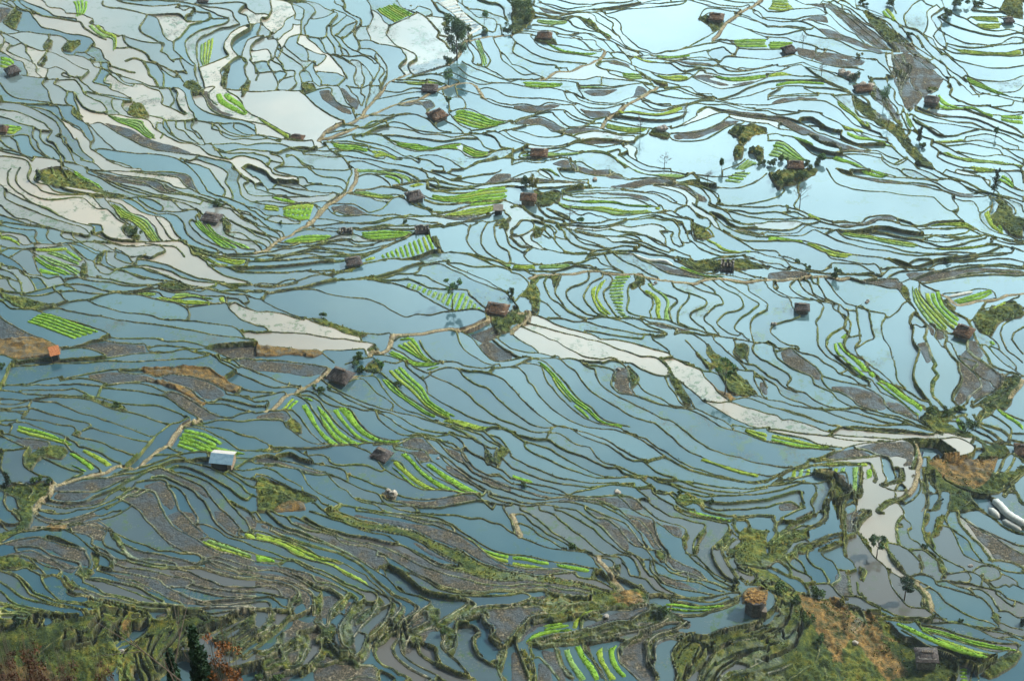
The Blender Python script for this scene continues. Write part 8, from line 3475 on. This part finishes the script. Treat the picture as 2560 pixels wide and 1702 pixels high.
        cs = [(rnd.gauss(0, .20) * Wd, rnd.gauss(0, .22) * Wd, Hh * rnd.uniform(.18, .95), Wd * .24, Wd * .24, Hh * .11) for _ in range(16)]
        leaf_cloud('crown', LEAF['grey'], o, cs, 5200, .30, k)
    else:
        ends = trunk(o, Hh * .75, .06 + Hh * .008, k, 6, start=.35)
        cs = [(rnd.gauss(0, .2) * Wd, rnd.gauss(0, .2) * Wd, Hh * rnd.uniform(.5, .9), Wd * .24, Wd * .24, Hh * .14) for _ in range(8)]
        leaf_cloud('crown', LEAF['green'], o, cs, 900, .19, k)

# ------------------------------------------------------------------ seedling plots
def bed_mesh(L, Rt, mat, seed, hgt=.22, nacross=6):
    """one raised bed between two picture-traced edges"""
    g = np.random.default_rng(seed)
    m0 = mpp(*(L[len(L) // 2]))
    ln = np.linalg.norm(np.diff(catmull(L, 3), axis=0), axis=1).sum() * m0 * 1.25
    n = int(np.clip(ln / .55, 4, 160))
    A, B = resample(L, n), resample(Rt, n)
    t = np.linspace(0, 1, nacross)
    UVx = A[:, None, 0] * (1 - t) + B[:, None, 0] * t; UVy = A[:, None, 1] * (1 - t) + B[:, None, 1] * t
    X, Y, _ = unproject(UVx.ravel(), UVy.ravel())
    X = X.reshape(n, nacross); Y = Y.reshape(n, nacross)
    zc = ground(X, Y, LV)
    zl = np.median(zc[:, 1:-1], axis=1)
    pad = np.pad(zl, 5, mode='edge'); zl = np.array([np.median(pad[i:i + 11]) for i in range(n)])
    prof = np.array([-.25] + [1.0] * (nacross - 2) + [-.25])
    Zs = zl[:, None] + hgt * prof[None, :] + g.uniform(-.04, .05, (n, nacross)) * (prof > 0)
    Zs[0, :] = zl[0] - .08; Zs[-1, :] = zl[-1] - .08
    X = X + g.uniform(-.09, .09, X.shape); Y = Y + g.uniform(-.09, .09, Y.shape)
    i = np.arange(n * nacross).reshape(n, nacross)
    q = np.stack([i[:-1, :-1], i[:-1, 1:], i[1:, 1:], i[1:, :-1]], -1).reshape(-1, 4)
    v = np.c_[X.ravel(), Y.ravel(), Zs.ravel()]
    if hgt > .2:                                # standing shoots
        ar = ln * np.linalg.norm(A[n // 2] - B[n // 2]) * m0 * 1.2
        nb = int(np.clip(ar * 9, 12, 1200))
        fi_ = g.random(nb) * (n - 1.01); fj_ = g.random(nb) * (nacross - 1.01)
        i_, j_ = fi_.astype(int), fj_.astype(int); a_, c_ = (fi_ - i_)[:, None], (fj_ - j_)[:, None]
        G3 = v.reshape(n, nacross, 3)
        P0 = G3[i_, j_] * (1 - a_) * (1 - c_) + G3[i_ + 1, j_] * a_ * (1 - c_) + G3[i_, j_ + 1] * (1 - a_) * c_ + G3[i_ + 1, j_ + 1] * a_ * c_
        P0[:, 2] -= .04
        up_ = g.normal(size=(nb, 3)) * .35; up_[:, 2] = 1; up_ *= g.uniform(.10, .22, (nb, 1))
        sd_ = g.normal(size=(nb, 3)) * .10; sd_[:, 2] *= .2
        bl = np.stack([P0 - sd_, P0 + sd_, P0 + up_ + sd_ * .4, P0 + up_ - sd_ * .4], 1).reshape(-1, 3)
        bq = np.arange(nb * 4).reshape(nb, 4) + len(v)
    else: bl = np.zeros((0, 3)); bq = np.zeros((0, 4), int)
    # keep faces looking upwards
    a = v[q[:, 1]] - v[q[:, 0]]; b_ = v[q[:, 3]] - v[q[:, 0]]
    if np.median(np.cross(a, b_)[:, 2]) < 0: q = q[:, ::-1]
    return np.vstack([v, bl]), np.vstack([q, bq]), mat
PK = [s for s in SURVEY if s[0] in 'gr']
TONE = ('bright green', 'yellowish green', 'pale green')
for k, s in enumerate(PK):
    kind, n, A, B = s
    m_ = 40
    A2, B2 = resample(A, m_), resample(B, m_)
    cu, cv = float((A2[:, 0].mean() + B2[:, 0].mean()) / 2), float((A2[:, 1].mean() + B2[:, 1].mean()) / 2)
    tone = 0 if cv > 800 else int(rnd.choice((0, 1, 1, 2, 0)))
    if cv > 1000 and rnd.random() < .2: tone = 1
    x, y, z = at(cu, cv)
    o = empty('seedling_plot', (x, y, z))
    o['category'] = 'rice plot'; o['group'] = 'rice seedling plots'
    L = np.linalg.norm(A2[0] - A2[-1]); Wd = np.linalg.norm(A2[20] - B2[20])
    if kind == 'r': d_ = TONE[tone] + ' plot with cross rows'
    elif n == 1: d_ = TONE[tone] + (' long seedling strip' if L > 90 else ' short seedling strip')
    else: d_ = TONE[tone] + ' plot, ' + ('', '', 'two', 'three', 'four', 'five', 'six', 'seven', 'eight')[n] + ' strips'
    PLACED.append((o, d_.replace('seedling strip', 'strip') if 'ish' in d_ else d_, cu, cv, 'plot'))
    for j in range(n):
        if kind == 'g':
            t0, t1 = ((j + .05) / n, (j + .89) / n) if n > 1 else (.0, 1.0)
            L_, R_ = A2 * (1 - t0) + B2 * t0, A2 * (1 - t1) + B2 * t1
            if n > 1:
                e0, e1 = rnd.randint(0, 2), m_ - rnd.randint(0, 2); L_, R_ = L_[e0:e1], R_[e0:e1]
        else:
            s0, s1 = (j + .12) / n * (m_ - 1), (j + .74) / n * (m_ - 1)
            pk = lambda P, q: np.array([np.interp(q, np.arange(m_), P[:, 0]), np.interp(q, np.arange(m_), P[:, 1])])
            L_ = np.stack([pk(A2, s0) * (1 - t) + pk(B2, s0) * t for t in np.linspace(.06, .94, 6)])
            R_ = np.stack([pk(A2, s1) * (1 - t) + pk(B2, s1) * t for t in np.linspace(.06, .94, 6)])
        tn = tone if rnd.random() > .18 else (tone + 1) % 3
        v_, q_, mt = bed_mesh(L_, R_, GREENS[tn], k * 10 + j)
        link('seedling_bed', grid_mesh('seedling_bed', v_ - np.array([[x, y, z]]), q_, mt, True), o)

# ------------------------------------------------------------------ plastic film, tunnels, white rocks
def px(tx, ty, *p):
    ox, oy = tx * 640.0, (0, 425, 851, 1276)[ty]
    a = np.array(p, float).reshape(-1, 2)
    return a * (6400 / 2356.0, 4260 / 1568.0) + (ox, oy)
A, B = px(1, 0, 165, 0, 176, 10, 188, 20, 195, 33), px(1, 0, 182, -3, 190, 9, 200, 19, 211, 26)
A2, B2 = resample(A, 40), resample(B, 40)
x, y, z = at(1150, 40)
o = tag(empty('film_field', (x, y, z)), "field of white plastic film rows beside the large grey green tree", 'mulched field')
for j in range(12):
    s0, s1 = int((j + .08) / 12 * 39), int((j + .9) / 12 * 39)
    s1 = max(s1, s0 + 1)
    L_ = np.stack([A2[s0] * (1 - t) + B2[s0] * t for t in np.linspace(.03, .97, 6)]); R_ = np.stack([A2[s1] * (1 - t) + B2[s1] * t for t in np.linspace(.03, .97, 6)])
    v_, q_, mt = bed_mesh(L_, R_, PLASTIC, 900 + j, .18)
    link('film_row', grid_mesh('film_row', v_ - np.array([[x, y, z]]), q_, mt, True), o)
def tunnel(P, rad, label, seed, lift=.0):
    n = int(np.clip(np.linalg.norm(np.diff(P, axis=0), axis=1).sum() * .09 / .5, 6, 90))
    Q = resample(P, n); X, Y, _ = unproject(Q[:, 0], Q[:, 1]); zz = ground(X, Y, LV)
    pad = np.pad(zz, 4, mode='edge'); zz = np.array([np.median(pad[i:i + 9]) for i in range(n)])
    c = np.array([X.mean(), Y.mean(), zz.mean()])
    o = tag(empty('plastic_tunnel', c), label, 'plastic tunnel', 'white plastic tunnels')
    g = np.random.default_rng(seed)
    V_ = []
    for i in range(n):
        d = np.array([X[min(i + 1, n - 1)] - X[max(i - 1, 0)], Y[min(i + 1, n - 1)] - Y[max(i - 1, 0)]]); d /= np.linalg.norm(d) + 1e-9
        nr = np.array([-d[1], d[0]]); e = .35 if i in (0, n - 1) else 1.0
        for a in np.linspace(0, math.pi, 9):
            r_ = rad * (1 + .05 * math.cos(i * 2.1)) * (e if e < 1 else 1) + g.uniform(-.03, .03)
            V_.append((X[i] + nr[0] * math.cos(a) * r_ - c[0], Y[i] + nr[1] * math.cos(a) * r_ - c[1], zz[i] + lift + math.sin(a) * r_ * .95 - c[2]))
    ii = np.arange(n * 9).reshape(n, 9)
    q = np.stack([ii[:-1, :-1], ii[1:, :-1], ii[1:, 1:], ii[:-1, 1:]], -1).reshape(-1, 4)
    link('plastic_cover', grid_mesh('plastic_cover', np.array(V_), q, PLASTIC, True), o)
    b = MB()
    for i in range(0, n, 3):
        b.tube([tuple(V_[i * 9 + a]) for a in range(9)], .035, 4)
    b.build('hoop', METAL_W, o)
tunnel(px(2, 1, 104, 76, 114, 79, 126, 83, 140, 84, 148, 88), .55, "long low white plastic tunnel along the grassy bank right of the middle", 1)
tunnel(px(3, 1, 166.5, 116.5, 177, 114.5, 188, 112.5), .5, "short straight white plastic tunnel beside pale green beds, middle right", 2)
tunnel(np.array([(2484.6, 1248), (2503.8, 1266.7), (2516, 1280.5), (2531, 1291.6), (2566, 1312)]), 1.0, "longest curved white plastic tunnel by the lower right edge", 3)
tunnel(np.array([(2474.4, 1262), (2488.5, 1274.4), (2501, 1287)]), .9, "shortest white plastic tunnel, left of the longest one at lower right", 4)
tunnel(np.array([(2508, 1292), (2529, 1303), (2555, 1318)]), .8, "white plastic tunnel in front of the longest one by the right edge", 5)
for k, (q, lab_) in enumerate(((px(3, 0, 71, 69)[0], "white rocks scattered on the bank beyond the low brown hut"), (px(3, 0, 79, 72)[0], "white rocks heaped among green shrubs beyond the low brown hut"),
                              (px(3, 0, 87, 79)[0], "white rocks in a line right beside the low brown hut"), (px(3, 0, 92, 83)[0], "pale rocks at the right end of the low brown hut"))):
    rocks('white_rocks', lab_, 'rocks', q[0], q[1], 26, PALEROCK, 5, 70 + k)
for k, (q, w_, lab_) in enumerate(((px(2, 2, 97, 27)[0], 16, "white boulder above the dark mud hollow"), (px(1, 2, 124, 143)[0], 30, "pale flat rock slab on the bank below the curved beds"),
        (px(2, 1, 76, 9)[0], 16, "pale boulder between ponds beyond the tall brown hut"), (px(1, 2, 168, 108)[0], 11, "small pale boulder on the bank right of the dark broken hut"),
        (px(3, 1, 91, 121)[0], 14, "small grey boulder alone in a blue pond on the middle right"), (px(2, 1, 132, 105)[0], 13, "dark boulder at the head of two curved green strips"),
        (px(2, 2, 98, 141)[0], 20, "pinkish rock on the bank in the lower middle"), (px(3, 3, 78, 125)[0], 24, "pale pink rock on the dry hillside at lower right"),
        (px(1, 1, 230, 132)[0], 22, "dark boulder right of the fallen orange brown hut"), (px(2, 0, 139, 123)[0], 40, "grey rock outcrop at the end of four striped green beds"),
        (px(0, 2, 205, 146)[0], 0, ""), (px(3, 1, 5, 143)[0], 14, "pale boulder at the foot of the straight green bank"))):
    if w_: rocks('boulder', lab_, 'boulder', q[0], q[1], w_, ROCK if 'dark' in lab_ or 'grey' in lab_ else PALEROCK, 2, 90 + k)

# ------------------------------------------------------------------ a person working on the bank
def person(u, v):
    x, y, z = at(u, v)
    o = empty('person', (x, y, float(ground(x, y))), R(70))
    tag(o, "person in a dark blue jacket bending forward on the bank beside a mud field", 'person')
    J = {'pelvis': (0, 0, .88), 'waist': (.12, 0, 1.0), 'chest': (.36, 0, 1.14), 'neck': (.50, 0, 1.20), 'head': (.60, 0, 1.25), 'crown': (.68, 0, 1.29)}
    rad = {'pelvis': .15, 'waist': .13, 'chest': .15, 'neck': .06, 'head': .095, 'crown': .07}
    E_ = [('pelvis', 'waist'), ('waist', 'chest'), ('chest', 'neck'), ('neck', 'head'), ('head', 'crown')]
    for s in (-1, 1):
        for n_, p, r_ in (('hip', (0, .09 * s, .82), .10), ('knee', (.10, .11 * s, .46), .065), ('ankle', (-.02 + .12 * (s > 0), .11 * s, .07), .045), ('toe', (.16 + .12 * (s > 0), .12 * s, .03), .035),
                          ('shoulder', (.40, .19 * s, 1.12), .07), ('elbow', (.48, .24 * s, .84), .05), ('wrist', (.66, .18 * s, .66), .035), ('palm', (.72, .17 * s, .60), .035)):
            J[n_ + str(s)] = p; rad[n_ + str(s)] = r_
        E_ += [('pelvis', f'hip{s}'), (f'hip{s}', f'knee{s}'), (f'knee{s}', f'ankle{s}'), (f'ankle{s}', f'toe{s}'), ('chest', f'shoulder{s}'), (f'shoulder{s}', f'elbow{s}'), (f'elbow{s}', f'wrist{s}'), (f'wrist{s}', f'palm{s}')]
        for f in range(5):
            a = (f - 2) * .018
            p = (.78 + .01 * (2 - abs(f - 2)), .17 * s + a, .555) if f else (.74, .17 * s - .055 * s, .57)
            J[f'f{s}{f}'] = p; rad[f'f{s}{f}'] = .009; E_.append((f'palm{s}', f'f{s}{f}'))
    names = list(J); me = bpy.data.meshes.new('body'); me.from_pydata([J[n_] for n_ in names], [(names.index(a), names.index(b)) for a, b in E_], [])
    b = link('body', me, o)
    b.modifiers.new('skin', 'SKIN'); sk = me.skin_vertices
    if not sk:
        bm = bmesh.new(); bm.from_mesh(me); bm.verts.layers.skin.verify(); bm.to_mesh(me); bm.free(); sk = me.skin_vertices
    for i, n_ in enumerate(names):
        sk[0].data[i].radius = (rad[n_], rad[n_]); sk[0].data[i].use_root = n_ == 'pelvis'
    b.modifiers.new('subdivision', 'SUBSURF').render_levels = 1
    me.materials.append(CLOTH)
    blob('hair', HAIR, o, .105, 3, 3, .05, (1, .9, .75), 1.6, (.60, 0, 1.295))
    t = MB(); t.tube([(.80, .05, .02), (.70, .0, .62), (.50, -.12, 1.75)], [.02, .02, .018], 5); pole = t.build('hoe_handle', WOOD, None)
    pole.name = 'hoe'; pole.location = o.location; pole.rotation_euler = o.rotation_euler
    tag(pole, "pale wooden hoe held upright by the person in dark blue", 'tool')
person(*px(3, 2, 141.5, 107)[0])

# ------------------------------------------------------------------ scrub and grass on the steep banks: too many to count
def scatter(name, mask, n, size, mat, seed, up=.5):
    g = np.random.default_rng(seed)
    jj, ii = np.nonzero(mask)
    if not len(jj): return
    k = g.integers(0, len(jj), n)
    P = np.c_[gx[ii[k]] + g.uniform(-.12, .12, n), gy[jj[k]] + g.uniform(-.12, .12, n), np.zeros(n)]
    P[:, 2] = ground(P[:, 0], P[:, 1])
    big = vnoise(P[:, 0], P[:, 1], 2.3, seed + 1)
    keep = big > .38; P = P[keep]; big = big[keep]; n = len(P)
    vs_, m3 = [], 4
    for c in range(m3):
        a = g.normal(size=(n, 3)); a[:, 2] = np.abs(a[:, 2]) * up + .3; a /= np.linalg.norm(a, axis=1, keepdims=True)
        b = np.cross(a, g.normal(size=(n, 3))); b /= np.linalg.norm(b, axis=1, keepdims=True)
        s = (size * g.uniform(.5, 1.3, n) * (.6 + .9 * big))[:, None]
        Q = P + g.normal(size=(n, 3)) * s * .45 + np.array([0, 0, .05])
        vs_.append(np.stack([Q - b * s * .4, Q + b * s * .4, Q + a * s + b * s * .2, Q + a * s - b * s * .2], 1))
    v = np.concatenate(vs_).reshape(-1, 3)
    o = link(name, grid_mesh(name, v, np.arange(len(v)).reshape(-1, 4), mat, False))
    o['kind'] = 'stuff'
SCRUB = simple('bank_scrub', [(.32, (.006, .016, .006)), (.43, (.022, .044, .008)), (.55, (.075, .095, .010)), (.64, (.17, .13, .022)), (.72, (.14, .065, .02))], .45, .85)
GRASS = simple('bank_grass', [(.30, (.016, .030, .008)), (.5, (.050, .068, .014)), (.70, (.15, .15, .045))], .5, .85)
inf = (U > -40) & (U < W0 + 40) & (V > -40) & (V < H0 + 40)
scatter('bank_scrub', emb & inf, 9000, .26, SCRUB, 31)
scatter('bank_grass', bank & inf & (V > 500) & (pdist > 1), 16000, .15, GRASS, 33)

# ------------------------------------------------------------------ labels that say which one
ORD = ['nearest', 'second', 'third', 'fourth', 'fifth', 'sixth', 'seventh', 'eighth', 'ninth', 'tenth', 'eleventh', 'twelfth', 'thirteenth', 'fourteenth', 'fifteenth', 'sixteenth']
LAND += [(185 * 2.7165 + 640, 150, "the large grey green tree"), (px(3, 3, 125, 84)[0][0], px(3, 3, 125, 84)[0][1], "the tiered pine tree"),
         (2515, 1285, "the longest curved plastic tunnel"), (px(1, 3, 0, 24)[0][0] + 60, px(1, 3, 0, 30)[0][1], "the lower left mud fields"), (1500, 1640, "the bottom edge of the photo")]
buckets = {}
for o, d_, u, v, cat in PLACED:
    best = min(LAND[:-1], key=lambda t: (math.hypot(t[0] - u, (t[1] - v) * 1.3)) if math.hypot(t[0] - u, t[1] - v) > 4 else 1e9)
    if d_.startswith('big dense') : o['label'] = 'big dense grey green tree standing beside the white film field'; continue
    if d_.startswith('tiered'): o['label'] = 'tiered pine tree standing alone in a pond at lower right'; continue
    du, dv = u - best[0], v - best[1]
    dr = ('to the right of ' if du > 0 else 'to the left of ') if abs(du) > abs(dv) * 1.2 else ('in front of ' if dv > 0 else 'behind ')
    buckets.setdefault((cat, dr, best[2]), []).append((math.hypot(du, dv), o, d_))
for (cat, dr, name), L in buckets.items():
    L.sort(key=lambda t: t[0])
    for i, (_, o, d_) in enumerate(L):
        if len(L) == 1: o['label'] = f"{d_}, {dr}{name}"
        else: o['label'] = f"{d_}, {ORD[min(i, 15)]} {dr}{name}".replace('seedling strip', 'strip') if len(f"{d_} {dr}{name}".split()) > 15 else f"{d_}, {ORD[min(i, 15)]} {dr}{name}"

for o, *_r in PLACED:
    if len(o['label'].split()) > 16: o['label'] = o['label'].replace('bright ', '').replace('yellowish ', 'yellow ')
    if len(o['label'].split()) > 16: o['label'] = o['label'].replace(' long', '').replace(' short', '').replace(' seedling', '')
